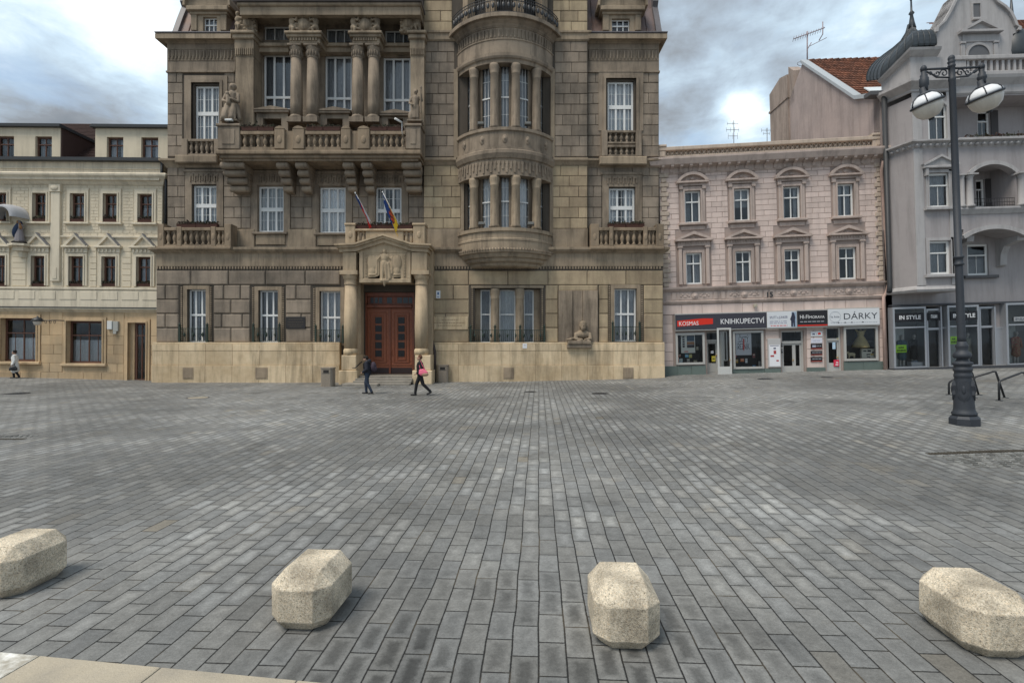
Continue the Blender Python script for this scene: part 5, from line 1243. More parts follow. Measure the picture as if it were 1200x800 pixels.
# ================================================================== PEOPLE
def person(p, face, h, label, pose, cl, hair='short'):
    """face = heading in radians (0 looks to the camera side), local +off is forward"""
    r = tag(empty('person', p, face), label, 'person'); s = h/1.75
    J = dict(pel=(0, 0, .93), chest=(0, .01, 1.28), neck=(0, .0, 1.47), head=(0, .03, 1.61))
    J.update(pose)
    def sc(k): return tuple(c*s for c in J[k])
    skin = M['skin']; q = MB()
    q.ell(tuple(np*s for np in (J['head'][0], J['head'][1], J['head'][2])), (.078*s, .098*s, .118*s), 14, 10)
    hx, hy, hz = J['head']; q.ell((hx*s, (hy+.1)*s, (hz-.01)*s), (.015*s, .03*s, .022*s), 8, 6); q.ell((hx*s, (hy+.07)*s, (hz-.06)*s), (.035*s, .035*s, .03*s), 8, 6)
    for s1 in (-1, 1):
        q.ell(((hx+s1*.078)*s, hy*s, hz*s), (.015*s, .025*s, .035*s), 6, 5); q.ell(((hx+s1*.03)*s, (hy+.088)*s, (hz+.015)*s), (.014*s, .012*s, .009*s), 6, 5)
    q.cap(sc('neck'), ((hx)*s, (hy-.01)*s, (hz-.06)*s), .05*s, .048*s)
    q.cap(sc('pel'), sc('chest'), .12*s, .13*s); q.cap(sc('chest'), sc('neck'), .12*s, .055*s)
    for sd_ in ('l', 'r'):
        q.cap(sc('hip'+sd_), sc('kn'+sd_), .085*s, .058*s); q.cap(sc('kn'+sd_), sc('an'+sd_), .055*s, .036*s)
        q.cap(sc('sh'+sd_), sc('el'+sd_), .052*s, .042*s); q.cap(sc('el'+sd_), sc('wr'+sd_), .040*s, .028*s)
        w = Vector(sc('wr'+sd_)); d = (w-Vector(sc('el'+sd_))).normalized(); side = d.cross(Vector((0, 1, 0))).normalized()
        q.cap(w, w+d*.06*s, .028*s, .03*s)
        for k in range(4): q.cap(w+d*.07*s+Vector((0, (k-1.5)*.016*s, 0)), w+d*(.13+.012*(1 if k in (1, 2) else 0))*s+Vector((0, (k-1.5)*.016*s+.01*s, 0)), .009*s, .007*s)
        q.cap(w+d*.03*s+Vector((0, .025*s, 0)), w+d*.08*s+Vector((0, .055*s, 0)), .011*s, .009*s)
    remeshed(q, 'body', skin, .009, 0, r)
    # coat or jacket
    q = MB(); t = cl.get('puff', .03)
    q.cap((J['pel'][0]*s, J['pel'][1]*s, (J['pel'][2]+.02)*s), sc('chest'), (.135+t)*s, (.14+t)*s); q.ell(((J['chest'][0])*s, J['chest'][1]*s, (J['chest'][2]+.09)*s), ((.20+t*.5)*s, (.12+t*.5)*s, .10*s)); q.cap(sc('chest'), (J['neck'][0]*s, J['neck'][1]*s, (J['neck'][2]-.02)*s), (.12+t)*s, (.06+t*.5)*s)
    if cl.get('long'): q.cap((0, 0, .9*s), (0, -.01*s, .52*s), (.16+t)*s, (.19+t)*s)
    if cl.get('hood'): q.ell((J['neck'][0]*s, (J['neck'][1]-.09)*s, (J['neck'][2]+.02)*s), (.12*s, .09*s, .09*s))
    for sd_ in ('l', 'r'): q.cap(sc('sh'+sd_), sc('el'+sd_), (.06+t*.6)*s, (.052+t*.5)*s); q.cap(sc('el'+sd_), sc('wr'+sd_), (.05+t*.5)*s, (.042+t*.3)*s)
    remeshed(q, 'coat' if cl.get('long') else 'jacket', cl['top'], .013, 2, r)
    q = MB()
    for sd_ in ('l', 'r'):
        a_ = Vector(sc('an'+sd_)); k_ = Vector(sc('kn'+sd_)); e_ = a_+(k_-a_)*cl.get('cut', .03)
        q.cap(sc('hip'+sd_), k_, .105*s, .075*s); q.cap(k_, e_, .073*s, .058*s)
    q.cap((J['pel'][0]*s, 0, .88*s), (J['pel'][0]*s, 0, .98*s), .135*s, .13*s)
    remeshed(q, 'trousers', cl['legs'], .013, 2, r)
    for sd_ in ('l', 'r'):
        q = MB(); a_ = Vector(sc('an'+sd_)); f_ = Vector(J.get('ft'+sd_, (0, .17, -.05)))*s
        q.cap(a_+Vector((0, -.03*s, -.04*s)), a_+f_, .045*s, .036*s); q.cap(a_+Vector((0, 0, .03*s)), a_+Vector((0, -.02*s, -.03*s)), .045*s, .047*s)
        remeshed(q, 'shoe', cl['shoe'], .012, 1, r)
    q = MB(); hd = Vector(sc('head'))
    q.ell(hd+Vector((0, -.025*s, .035*s)), (.095*s, .102*s, .105*s)); 
    if hair == 'long': q.ell(hd+Vector((0, -.06*s, -.07*s)), (.085*s, .06*s, .11*s))
    if hair == 'curly':
        for i in range(26): t_ = i*2.4; v_ = Vector((sin(t_)*.085, -.03+cos(t_)*.075, .045+.07*sin(i*1.3))); q.ell(hd+v_*s, (.032*s,)*3, 8, 6)
    if hair == 'cap': q.ell(hd+Vector((0, .0, .05*s)), (.1*s, .11*s, .085*s)); q.ell(hd+Vector((0, .1*s, .05*s)), (.06*s, .05*s, .015*s))
    remeshed(q, 'hair' if hair != 'cap' else 'cap', cl['hair'], .011, 1, r)
    return r, s
M['skin'] = mat('skin', (.42, .25, .18), rough=.55, var=.05, bump=0)
navy = mat('navy_cloth', (.022, .024, .034), var=.2, bump=0); blk = mat('black_cloth', (.016, .016, .018), var=.2, bump=0); jeans = mat('dark_denim', (.03, .042, .065), var=.2, bump=0)
hairb = mat('dark_hair', (.02, .015, .012), bump=0); hairr = mat('brown_hair', (.11, .05, .028), bump=0); leather = mat('black_leather', (.014, .014, .015), rough=.4, spec=.5, bump=0)
LEFT = -pi/2      # local forward (+off, i.e. -Y) turned to face -X
walk = dict(hipl=(-.09, 0, .90), hipr=(.09, 0, .90), knl=(-.09, .16, .50), anl=(-.09, .22, .09), knr=(.09, -.12, .50), anr=(.09, -.42, .20), ftr=(0, .13, -.13),
            shl=(-.19, 0, 1.40), ell=(-.24, -.12, 1.14), wrl=(-.23, -.02, .92), shr=(.19, 0, 1.40), elr=(.24, -.08, 1.14), wrr=(.23, .12, .98))
stand = dict(hipl=(-.09, 0, .90), hipr=(.09, 0, .90), knl=(-.09, .10, .50), anl=(-.09, .07, .09), knr=(.09, -.02, .50), anr=(.09, -.22, .11), ftr=(0, .15, -.07),
             shl=(-.19, 0, 1.40), ell=(-.25, -.06, 1.13), wrl=(-.18, .14, 1.02), shr=(.19, 0, 1.40), elr=(.25, -.05, 1.13), wrr=(.19, .14, 1.0))
# heading: local +off = world -Y at rz=0; rz=-pi/2 turns it to -X
pA = hit(430.5, 461.5)
r, s = person(pA, LEFT, 1.72, 'person in a dark hooded jacket and jeans with a backpack, walking past the entrance steps', {**stand, 'head': (0, .07, 1.59)}, dict(top=navy, legs=jeans, shoe=leather, hair=hairb, hood=True, puff=.04), 'cap')
hd = H
bp = tag(empty('backpack', pA, LEFT), 'plum grey backpack on the back of the person by the steps', 'backpack'); q = MB()
q.ell((0, -.27, 1.2), (.16, .13, .23)); q.ell((0, -.34, 1.12), (.12, .09, .13)); remeshed(q, 'bag', mat('plum_nylon', (.055, .04, .055), bump=0), .015, 2, bp)
q = MB()
for s1 in (-1, 1): q.tube([(s1*.11, -.2, 1.36), (s1*.13, -.02, 1.475), (s1*.13, .14, 1.35), (s1*.14, .13, 1.15), (s1*.14, -.08, 1.02)], .02, 6)
q.build('strap', leather, bp)
pB = hit(492.5, 463.5)
r, s = person(pB, LEFT+.12, 1.74, 'person with brown hair in a black jacket and trousers striding left past the portico', walk, dict(top=blk, legs=blk, shoe=leather, hair=hairr, puff=.02), 'short')
hb_ = tag(empty('handbag', pB, LEFT+.12), 'pink and beige shoulder bag at the hip of the striding person', 'handbag'); q = MB()
# near side of the walker is local +x... bag hangs on the side facing the camera
sx = 1
q.ell((sx*.27, -.14, .98), (.075, .20, .13)); q.ell((sx*.27, -.10, 1.06), (.06, .15, .10)); remeshed(q, 'bag', mat('pink_leather', (.75, .16, .24), bump=0, rough=.5), .013, 2, hb_)
q = MB(); q.ell((sx*.275, -.20, .92), (.085, .17, .085)); remeshed(q, 'bag_base', mat('beige_leather', (.35, .23, .15), bump=0), .013, 1, hb_)
q = MB(); q.tube([(sx*.27, -.26, 1.05), (sx*.24, -.1, 1.3), (sx*.19, -.02, 1.49), (sx*.24, .02, 1.3), (sx*.27, -.02, 1.08)], .016, 6); q.build('strap', mat('pink_leather_strap', (.75, .16, .24), bump=0), hb_)
pC = hit(17.5, 443)
r, s = person(pC, LEFT+.5, 1.62, 'person with dark curly hair in a long white coat by the cream building', dict(stand, wrl=(-.22, .06, .9), wrr=(.24, .03, .88)), dict(top=mat('white_coat', (.66, .66, .64), bump=0), legs=blk, shoe=leather, hair=hairb, long=True, puff=.03), 'curly')
hc = tag(empty('handbag', pC, LEFT+.5), 'black handbag hanging from the hand of the person in the white coat', 'handbag'); q = MB(); q.ell((.27, .0, .58), (.07, .19, .14)); q.box(.21, .33, -.17, .17, .46, .60); remeshed(q, 'bag', leather, .013, 2, hc)
q = MB(); q.tube([(.27, -.12, .66), (.255, -.05, .78), (.25, .07, .78), (.27, .12, .66)], .013, 6); q.build('handle', leather, hc)

# ================================================================== CREAM BUILDING
C = Frame((-30.5, 30.5), (-20, 30.5), radians(-.5))
cb_ = C.root('cream_building'); tag(cb_, 'long cream building with brown windows, triangular pediments and an ochre stone ground floor', 'building')
cu = C.u
def cz(y, off=0.0): return C.p(95, y, off)[1]
uL = cu(-150); uR = cu(189)
q = MB(); hull(q, uL+.02, uR-.02, -11, -.35, -1.5, cz(190)); q.build('body_walls', M['creamwall'], cb_)
wc2 = [(-41, 8), (38, 54), (82, 99), (120.5, 137), (161, 178)]; wx = [(-48, -31), (-8, 8), (38, 54), (82, 99), (120.5, 137), (161, 178)]
sec = [(cu(a_), cu(b_), cz(260), cz(227)) for a_, b_ in wx]; fir = [(cu(a_-1), cu(b_-1), cz(335), cz(300.5)) for a_, b_ in wx]
for k in (-92, -130): sec.append((cu(k), cu(k+17), cz(260), cz(227))); fir.append((cu(k), cu(k+17), cz(335), cz(300.5)))
gw = [(cu(3.5), cu(45), cz(424), cz(373.5)), (cu(80), cu(122), cz(425.5), cz(376)), (cu(-75), cu(-34), cz(424), cz(373.5))]
gd = (cu(152), cu(173), cz(446), cz(377.5))
q = MB(); wall_panel(q, uL, uR, cz(362.5), cz(190), 0, sec+fir, .22); q.build('wall', M['creamwall'], cb_)
q = MB(); ex = [(s_[0]-.3, s_[1]+.3, s_[2]-.4, s_[3]+.3) for s_ in sec]
pil = [(cu(60), cu(71)), (cu(-20), cu(-10))] 
ashlar(q, uL, uR, rowsz(cz(277), cz(217), 16), 0, ex+[(a_-.05, b_+.05, -9, 99) for a_, b_ in pil], .42, .016, .026, .008, 5, .02); split_build(q, 'brickwork', M['creamwall'], cb_)
q = MB(); ex = [(s_[0]-.34, s_[1]+.34, s_[2]-.1, s_[3]+1.2) for s_ in fir]
ashlar(q, uL, uR, rowsz(cz(336), cz(288), 7), 0, ex+[(a_-.05, b_+.05, -9, 99) for a_, b_ in pil], 3.2, .035, .03, .015, 6); split_build(q, 'banded_render', M['creamwall'], cb_)
for s_ in sec:
    wn_ = window(cb_, *s_, -.18, 'brown', 'brownframe', 'lower', 'curtaindim', ft=.1); q = MB()
    surround(q, s_[0], s_[1], s_[2], s_[3], 0, .2, .07, False); q.chbox(s_[0]-.32, s_[1]+.32, 0, .2, s_[2]-.16, s_[2]-.04, .02); q.box(s_[0]-.22, s_[1]+.22, 0, .06, s_[3]+.2, s_[3]+.32); sub_of(wn_, q, 'surround', M['creamtrim'], cb_)
for s_ in fir:
    wn_ = window(cb_, *s_, -.18, 'brown', 'brownframe', 'split', 'curtaindim', ft=.1); q = MB()
    surround(q, s_[0], s_[1], s_[2], s_[3], 0, .2, .07, False); a0, a1 = s_[0]-.36, s_[1]+.36; zt = s_[3]+.22
    q.box(a0+.12, a1-.12, 0, .1, zt, zt+.28); q.chbox(a0, a1, 0, .24, zt+.28, zt+.40, .02)
    c = (a0+a1)/2; q.prism([(a0+.16, zt+.403), (a1-.16, zt+.403), (c, zt+.92)], 0, .08)
    for i in range(5): q.box(a0+.2+i*(a1-a0-.4)/5, a0+.28+i*(a1-a0-.4)/5, .1, .16, zt+.08, zt+.22)
    for s1 in (1, -1):
        e0 = a0+.1 if s1 == 1 else a1-.1; q.prism([(e0, zt+.403), (e0+s1*.18, zt+.403), (c+s1*.0, zt+.92), (c, zt+1.10)], 0, .22)
    sub_of(wn_, q, 'surround', M['creamtrim'], cb_)
    q = MB(); q.prism([(a1-.1, zt+.41), (a1-.1, zt+.44), (c, zt+1.15), (c, zt+1.11)], 0, .26); sub_of(wn_, q, 'flashing', flat('grey_flashing', (.16, .16, .165)), cb_)
for a_, b_ in pil: q = MB(); q.chbox(a_, b_, 0, .14, cz(330), cz(226), .02); q.chbox(a_-.06, b_+.06, 0, .2, cz(226)+.002, cz(217), .02); q.box(a_+.15, b_-.15, .14, .16, cz(327), cz(314)); q.ell(((a_+b_)/2, .2, cz(221.5)), (.24, .08, .15)); q.build('pilaster', M['creamtrim'], cb_)
q = MB()
moulding(q, uL, uR, 0, [(.04, cz(217)), (.12, cz(215.5)), (.2, cz(213)), (.48, cz(208)), (.5, cz(206)), (.42, cz(204.5)), (.1, cz(204))]); n = 90
for i in range(n): x = uL+(uR-uL)*i/n; q.box(x+.04, x+.22, 0, .36, cz(212.5), cz(209))
q.box(uL, uR, -.1, .1, cz(204)+.003, cz(190)); q.box(uL, uR, 0, .14, cz(199), cz(197.5)); q.box(uL, uR, 0, .12, cz(288), cz(285.5)) if False else None
moulding(q, uL, uR, 0, [(.03, cz(279.5)), (.10, cz(278)), (.10, cz(276.5)), (.02, cz(276))])
q.box(uL, uR, 0, .09, cz(339), cz(336.5)); q.box(uL, uR, 0, .05, cz(362), cz(340))
for i in range(14): x = uL+(uR-uL)*i/14; q.chbox(x+.12, x+(uR-uL)/14-.12, .05, .075, cz(351), cz(341.5), .01)
moulding(q, uL, uR, 0, [(.06, cz(366)), (.12, cz(364.8)), (.3, cz(362.5)), (.3, cz(361)), (.08, cz(360))])
q.build('cornice', M['creamtrim'], cb_)
q = MB(); q.box(uL, uR, 0, .34, cz(361)+.003, cz(360)+.004); q.build('ledge_flashing', M['gutter'], cb_)
q = MB(); q.box(uL, uR+.1, -.3, .42, cz(190.5), cz(186.8)); q.build('gutter', M['gutter'], cb_)
q = MB(); wall_panel(q, uL, uR, -1.2, cz(365), .08, gw+[gd], .4, .3); q.build('ground_floor_wall', M['creamstone'], cb_)
q = MB(); exg = [(g_[0]-.26, g_[1]+.26, g_[2]-.28, g_[3]+.22) for g_ in gw]+[(gd[0]-.26, gd[1]+.26, -9, gd[3]+.22)]
ashlar(q, uL, uR, [(cz(447), cz(436)), (cz(436), cz(425.5)), (cz(425.5), cz(415)), (cz(415), cz(404)), (cz(404), cz(393)), (cz(393), cz(366))], .08, exg, 1.25, .03, .018, .01, 14, .5); split_build(q, 'stone_blocks', M['creamstone'], cb_)
for g_ in gw:
    wn_ = window(cb_, *g_, -.2, 'shopbrown', 'brownframe', 'lower', 'curtain', ft=.12); q = MB(); surround(q, g_[0], g_[1], g_[2], g_[3], .08, .22, .07, False); q.chbox(g_[0]-.28, g_[1]+.28, .08, .26, g_[2]-.16, g_[2]-.003, .02); sub_of(wn_, q, 'surround', M['creamstone'], cb_)
q = MB(); surround(q, gd[0], gd[1], gd[2], gd[3], .08, .22, .07, False); q.build('door_surround', M['creamstone'], cb_)
window(cb_, gd[0]+.25, gd[1], gd[2], gd[3], -.15, 'doorgrid', 'brownframe', None, ft=.13); q = MB(); q.box(gd[0], gd[0]+.25, -.3, -.05, gd[2], gd[3]); q.build('door_jamb', M['creamstone'], cb_)
# dormers
for k, (x0, x1, wins) in enumerate(((108, 197, ((121.5, 141), (162, 182))), (-60, 67, ((-45, -27), (-8, 12.5), (37.5, 57))), (-150, -85, ()))):
    a0, a1 = cu(x0), cu(x1) if x1 < 190 else cu(196); dz, zt = cz(187), cz(149.5); dw = [(cu(a_), cu(b_), cz(186), cz(159.5)) for a_, b_ in wins]
    q = MB(); wall_panel(q, a0, a1, dz, zt, -.1, dw, .25, 4.5); q.build('dormer', M['creamwall'], cb_)
    q = MB(); q.box(a0-.15, a1+.15, -5, .15, zt+.002, zt+.1); q.box(a0-.1, a1+.1, -5, .08, zt+.103, zt+.2); q.build('dormer_roof', M['gutter'], cb_)
    q = MB(); q.box(a1+.003, a1+.07, -4.6, -.14, dz, zt); q.build('dormer_cheek', M['roofdark'], cb_)
    for s_ in dw: window(cb_, *s_, -.3, 'brown', 'brownframe', 'split', 'curtaindim', ft=.09)
q = MB(); z0_ = cz(188)
rows_ = 26
for i in range(rows_):
    oo = -.4-i*.19; zz_ = z0_+i*.17
    x = uL
    while x < uR:
        q.box(x+.01, min(x+.29, uR), oo-.25, oo, zz_, zz_+.05, (0, 0)); x += .3
q.build('tile_roof', M['roofdark'], cb_); q = MB(); q.sprism([(-.42, z0_-.02), (-.42-rows_*.19, z0_+rows_*.17), (-11, z0_+rows_*.17), (-11, z0_-.02)], uL, uR); q.build('roof_deck', M['roofdark'], cb_)
for (x0, x1) in wx[1:]:
    fbx(C, x0+.5, x1-.5, 260.3, .06, {-8: 'window box under the cut off second floor window at the left edge', 38: 'window box under the second floor window right of the canopied statue', 82: 'window box on the second floor, first right of the pilaster', 120.5: 'window box on the second floor, middle of the three right of the pilaster', 161: 'second floor window box of the cream building nearest the town hall'}[x0], h=.20, d=.2)
    fbx(C, x0-1, x1-1, 335.5, .02, {-8: 'window box under the cut off first floor window at the left edge', 38: 'window box on the first floor, under the pediment right of the canopied statue', 82: 'window box on the first floor, first right of the pilaster', 120.5: 'window box on the first floor, middle of the three right of the pilaster', 161: 'first floor window box of the cream building nearest the town hall'}[x0], h=.18, d=.22)
# its downpipe
q = MB(); q.tube([(cu(187, .3), .25, cz(189)), (cu(187, .3), .25, cz(204)), (cu(191.5, .3), .2, cz(212)), (cu(191.5, .3), .2, cz(262))], .07, 10); q.build('downpipe', M['gutter'], cb_)
# canopied statue on a console
uu, zz = C.p(20, 285.5, .45); r = tag(empty('saint_statue', C.world(uu, 0, zz)), 'painted robed figure under a white half shell canopy on the cream facade, left edge', 'statue')
q = MB(); q.vprism([(-.62, 0), (-.5, .55), (.0, .75), (.5, .55), (.62, 0)], -.12, .0); q.vprism([(-.4, 0), (-.3, .4), (.3, .4), (.4, 0)], -.4, -.12); q.vprism([(-.2, 0), (-.1, .25), (.1, .25), (.2, 0)], -.75, -.4); q.build('console', M['creamtrim'], r)
q = MB(); q.cap((0, .3, .1), (0, .3, .75), .26, .17); q.cap((0, .3, .7), (0, .3, 1.05), .17, .15); q.ell((-.02, .33, 1.28), (.09, .1, .13)); q.ell((0, .3, 1.08), (.24, .14, .12)); q.cap((.05, .35, 1.2), (0, .3, 1.1), .05, .05); remeshed(q, 'robe', mat('pale_painted_robe', (.24, .22, .23), bump=.2), .02, 1, r)
q = MB(); q.ell((-.13, .30, .80), (.21, .24, .45), rot=(0, .3, 0)); q.ell((-.05, .25, 1.22), (.15, .14, .18)); q.cap((-.22, .3, .7), (-.3, .3, .45), .12, .07); remeshed(q, 'cloak', mat('blue_painted_cloak', (.02, .035, .075), bump=.2), .02, 1, r)
q = MB(); q.ell((.17, .42, .98), (.08, .08, .13)); q.ell((.17, .45, 1.16), (.06, .06, .07)); q.ell((-.02, .41, 1.28), (.05, .04, .09)); remeshed(q, 'child', mat('ochre_painted_figure', (.28, .15, .07), bump=.2), .018, 1, r)
q = MB(); q.ell((0, .32, .1), (.42, .3, .12)); remeshed(q, 'cloud_base', M['plaque'], .02, 1, r)
q = MB(); nn = 18
for (ri, ro, zoff) in ((1.0, 1.25, 0),):
    for i in range(nn):
        t0, t1 = pi*i/nn, pi*(i+1)/nn
        for j in range(8):
            s0, s1 = (pi/2)*j/8, (pi/2)*(j+1)/8
            def P(t, s, R): return (-.45+R*.72*cos(t)*cos(s*.55), .05+1.0*sin(s)*.9, 1.5+R*.70*sin(t)*cos(s*.45))
            q.quad(P(t0, s0, 1.15), P(t1, s0, 1.15), P(t1, s1, 1.15), P(t0, s1, 1.15), True)
            q.quad(P(t0, s0, 1.02), P(t1, s0, 1.02), P(t1, s1, 1.02), P(t0, s1, 1.02), True)
        q.quad(P(t0, pi/2, 1.15), P(t1, pi/2, 1.15), P(t1, pi/2, 1.02), P(t0, pi/2, 1.02))
q.build('canopy', mat('white_canopy', (.42, .42, .43), bump=.1), r)
# lantern and boxes on its ground floor
uu, zz = C.p(44, 376, .9); r = tag(empty('wall_lantern', C.world(uu, .9, zz)), 'dark domed lantern on a scrolled wall bracket over the left ground floor window', 'lantern')
q = MB(); q.lathe(0, 0, [(.28, -.02), (.27, .06), (.18, .17), (.05, .22), (.03, .28), (.001, .3)], 16); q.build('hood', M['iron'], r); q = MB(); q.lathe(0, 0, [(.15, -.24), (.22, -.03), (.22, .0)], 16); q.build('glass', M['globe'], r)
q = MB(); q.tube([(.25, 0, .02), (.75, -.3, .05), (.95, -.8, .05)], .03, 6)
for i in range(3):
    c = (.38+.17*i, -.1-.1*i, -.05); q.tube([(c[0]+.06*cos(t*pi/5), c[1], c[2]+.08*sin(t*pi/5)) for t in range(11)], .014, 5)
q.build('bracket', M['iron'], r)
r, w, h = plate('notice_box', C, 127, 376, 133, 386, .12, .12, flat('pale_box', (.55, .56, .54)), 'pale wall box right of the cream building window, left of the pair', 'wall box'); q = MB(); q.box(.03, w-.03, .12, .125, .03, h-.03); q.build('lid', flat('pale_box_lid', (.62, .62, .6)), r)
r, w, h = plate('notice_box', C, 133.6, 376.5, 139.5, 388, .12, .10, flat('grey_box', (.36, .36, .33)), 'grey wall box beside the doorway of the cream building, right of the pair', 'wall box'); q = MB(); q.box(w*.1, w*.7, 0, .12, -.16, -.003); q.build('lid', flat('grey_box', (.36, .36, .33)), r)
# ================================================================== PINK BUILDING
PK = Frame(((776-600)/600*30.25, 30.25), ((1040-600)/600*29.2, 29.2), radians(1.35))
pk = PK.root('pink_building'); tag(pk, 'pink three storey building with white windows, a lattice parapet and shops on the ground floor', 'building')
def pr(x0, y0, x1, y1, off=0.0): return PK.r(x0, y0, x1, y1, off)
def pz(y, off=0.0, x=906): return PK.p(x, y, off)[1]
pu = PK.u
uL, uR = pu(776.5), pu(1041)
up = [pr(802, 224.5, 820.7, 262.5), pr(859.5, 221.5, 878.5, 259), pr(917, 218.5, 937.3, 256), pr(980.5, 215, 999.8, 253)]
lo = [pr(803.6, 297.5, 822.5, 333.5), pr(861.7, 294.5, 880.3, 331), pr(918.8, 291.5, 937.5, 328.5), pr(982.4, 289, 1003, 327)]
for S_ in (up, lo):
    m0 = sum(s_[2] for s_ in S_)/4; m1 = sum(s_[3] for s_ in S_)/4
    for i in range(4): S_[i] = (S_[i][0], S_[i][1], m0, m1)
zlo = pz(334, 0, 905)-.0; ztop = pz(187)
q = MB(); hull(q, uL+.02, uR-.02, -11, -.35, -1.5, pz(176)); q.build('body_walls', M['pinkjoint'], pk)
q = MB(); wall_panel(q, uL, uR, pz(348), ztop, 0, up+lo, .2); q.build('wall', M['pinkjoint'], pk)
q = MB(); ex = [(s_[0]-.32, s_[1]+.32, s_[2]-.45, s_[3]+.95) for s_ in up]+[(s_[0]-.55, s_[1]+.55, s_[2]-.1, s_[3]+1.15) for s_ in lo]
ashlar(q, uL+.02, uR-.02, rowsz(pz(333.5), pz(196), 22), 0, ex, .82, .022, .022, .01, 3, .05); split_build(q, 'render_blocks', M['pink'], pk)
for x in (uL, uR-.55):
    q = MB()
    for i, (a_, b_) in enumerate(rowsz(pz(333), pz(197), 24)): q.chbox(x+(.0 if i % 2 else .12), x+.55-(.0 if i % 2 else .12), .02, .09, a_+.02, b_-.02, .02)
    q.build('quoins', M['pinkband'], pk)
cv = ['split', 'upper', 'sides', 'split']
for k_, s_ in enumerate(up):
    wn_ = window(pk, *s_, -.12, 'cross', 'white', cv[k_], 'curtaindim', ft=.09); q = MB(); surround(q, *s_, 0, .24, .08, False); q.box(s_[0]-.3, s_[1]+.3, 0, .12, s_[3]+.3, s_[3]+.42); q.box(s_[0]-.3, s_[0]-.1, 0, .16, s_[3]+.1, s_[3]+.3); q.box(s_[1]+.1, s_[1]+.3, 0, .16, s_[3]+.1, s_[3]+.3)
    a0, a1 = s_[0]-.46, s_[1]+.46; zt = s_[3]+.43; c = (a0+a1)/2; q.chbox(a0, a1, 0, .28, zt, zt+.11, .02)
    R1 = 1.15; hw = (a1-a0)/2; R1 = (hw*hw+.52*.52)/(2*.52); cz_ = zt+.11+.52-R1; am = math.asin(hw/R1)
    pts = [(c+R1*sin(am*(2*i/12-1)), cz_+R1*cos(am*(2*i/12-1))) for i in range(13)]; inn_ = [(c+(R1-.16)*sin(am*.9*(2*i/12-1)), cz_+(R1-.16)*cos(am*.9*(2*i/12-1))) for i in range(13)]
    for i in range(12): q.prism([inn_[i], pts[i], pts[i+1], inn_[i+1]], 0, .28)
    q.prism([(a0+.15, zt+.113)]+inn_+[(a1-.15, zt+.113)], 0, .06); q.ell((c, .06, zt+.28), (.13, .08, .11))
    for s1 in (-1, 1): q.ell((c+s1*.3, .06, zt+.2), (.16, .05, .06))
    q.chbox(s_[0]-.36, s_[1]+.36, 0, .22, s_[2]-.14, s_[2]-.003, .02); q.chbox(s_[0]-.22, s_[1]+.22, 0, .06, s_[2]-.42, s_[2]-.18, .02); sub_of(wn_, q, 'surround', M['pinktrim'], pk)
for k_, s_ in enumerate(lo):
    wn_ = window(pk, *s_, -.12, 'cross', 'white', ['split', 'lower', 'split', 'sides'][k_], 'curtaindim', ft=.09); q = MB(); surround(q, *s_, 0, .16, .06, False)
    for s1, x in ((-1, s_[0]-.42), (1, s_[1]+.22)): q.chbox(x, x+.2, 0, .14, s_[2]-.02, s_[3]+.28, .02); q.chbox(x-.05, x+.25, 0, .18, s_[3]+.283, s_[3]+.4, .02)
    a0, a1 = s_[0]-.62, s_[1]+.62; zt = s_[3]+.4; c = (a0+a1)/2
    q.box(a0+.16, a1-.16, 0, .12, zt+.003, zt+.26); n = 12
    for i in range(n): x = a0+.2+(a1-a0-.4)*i/n; q.box(x, x+.06, .12, .17, zt+.12, zt+.24)
    q.chbox(a0, a1, 0, .30, zt+.263, zt+.38, .02); q.prism([(a0+.2, zt+.383), (a1-.2, zt+.383), (c, zt+.66)], 0, .08)
    for s1 in (1, -1):
        e0 = a0 if s1 == 1 else a1; q.prism([(e0, zt+.383), (e0+s1*.3, zt+.383), (c, zt+.66), (c, zt+.84)], 0, .28)
    q.ell((c, .09, zt+.47), (.2, .05, .06)); sub_of(wn_, q, 'surround', M['pinktrim'], pk)
# cornice with modillions and the lattice parapet
q = MB(); moulding(q, uL-.05, uR+.12, 0, [(.05, pz(199)), (.1, pz(197)), (.14, pz(192.5)), (.50, pz(190)), (.56, pz(187)), (.62, pz(184)), (.62, pz(182)), (.3, pz(180)), (.06, pz(179))])
n = 23
for i in range(n+1):
    x = uL+.1+(uR-uL-.35)*i/n; q.sprism([(.1, pz(190)), (.48, pz(190)), (.46, pz(192)), (.2, pz(194)), (.14, pz(197.5)), (.1, pz(197.5))], x, x+.16)
q.build('cornice', M['pinktrim'], pk)
q = MB(); zt0, zt1 = pz(179)-.003, pz(166.5); a0, a1 = pu(785), pu(1027)
q.chbox(uL-.02, uR+.05, -.3, .16, zt1-.22, zt1, .03); q.box(a0, a1, -.2, .06, zt0, zt0+.12); q.box(a0, a1, -.2, -.12, zt0+.12, zt1-.22)
for x0, x1 in ((uL-.02, a0), (a1, uR+.05)): q.chbox(x0+.003, x1-.003, -.3, .12, zt0, zt1-.223, .02); q.box((x0+x1)/2-.14, (x0+x1)/2+.14, .12, .15, (zt0+zt1)/2-.22, (zt0+zt1)/2+.05); q.chbox(x0-.05, x1+.05, -.3, .2, zt1+.003, zt1+.14, .03)
q.build('parapet', M['pinkband'], pk)
q = MB(); zc_ = (zt0+.12+zt1-.22)/2; hh = (zt1-.22-zt0-.12)/2; n = 44; w_ = (a1-a0)/n
for i in range(n):
    c = a0+w_*(i+.5)
    for s1 in (-1, 1):                                                     # crossing diagonal bars and a ring
        q.prism([(c-w_/2, zc_-s1*hh), (c-w_/2+.06, zc_-s1*hh), (c+w_/2, zc_+s1*hh), (c+w_/2-.06, zc_+s1*hh)], -.12, -.02+.01*s1)
    q.ell((c, -.03, zc_), (.07, .05, .07), 8, 6)
q.build('lattice', M['pinkband'], pk)
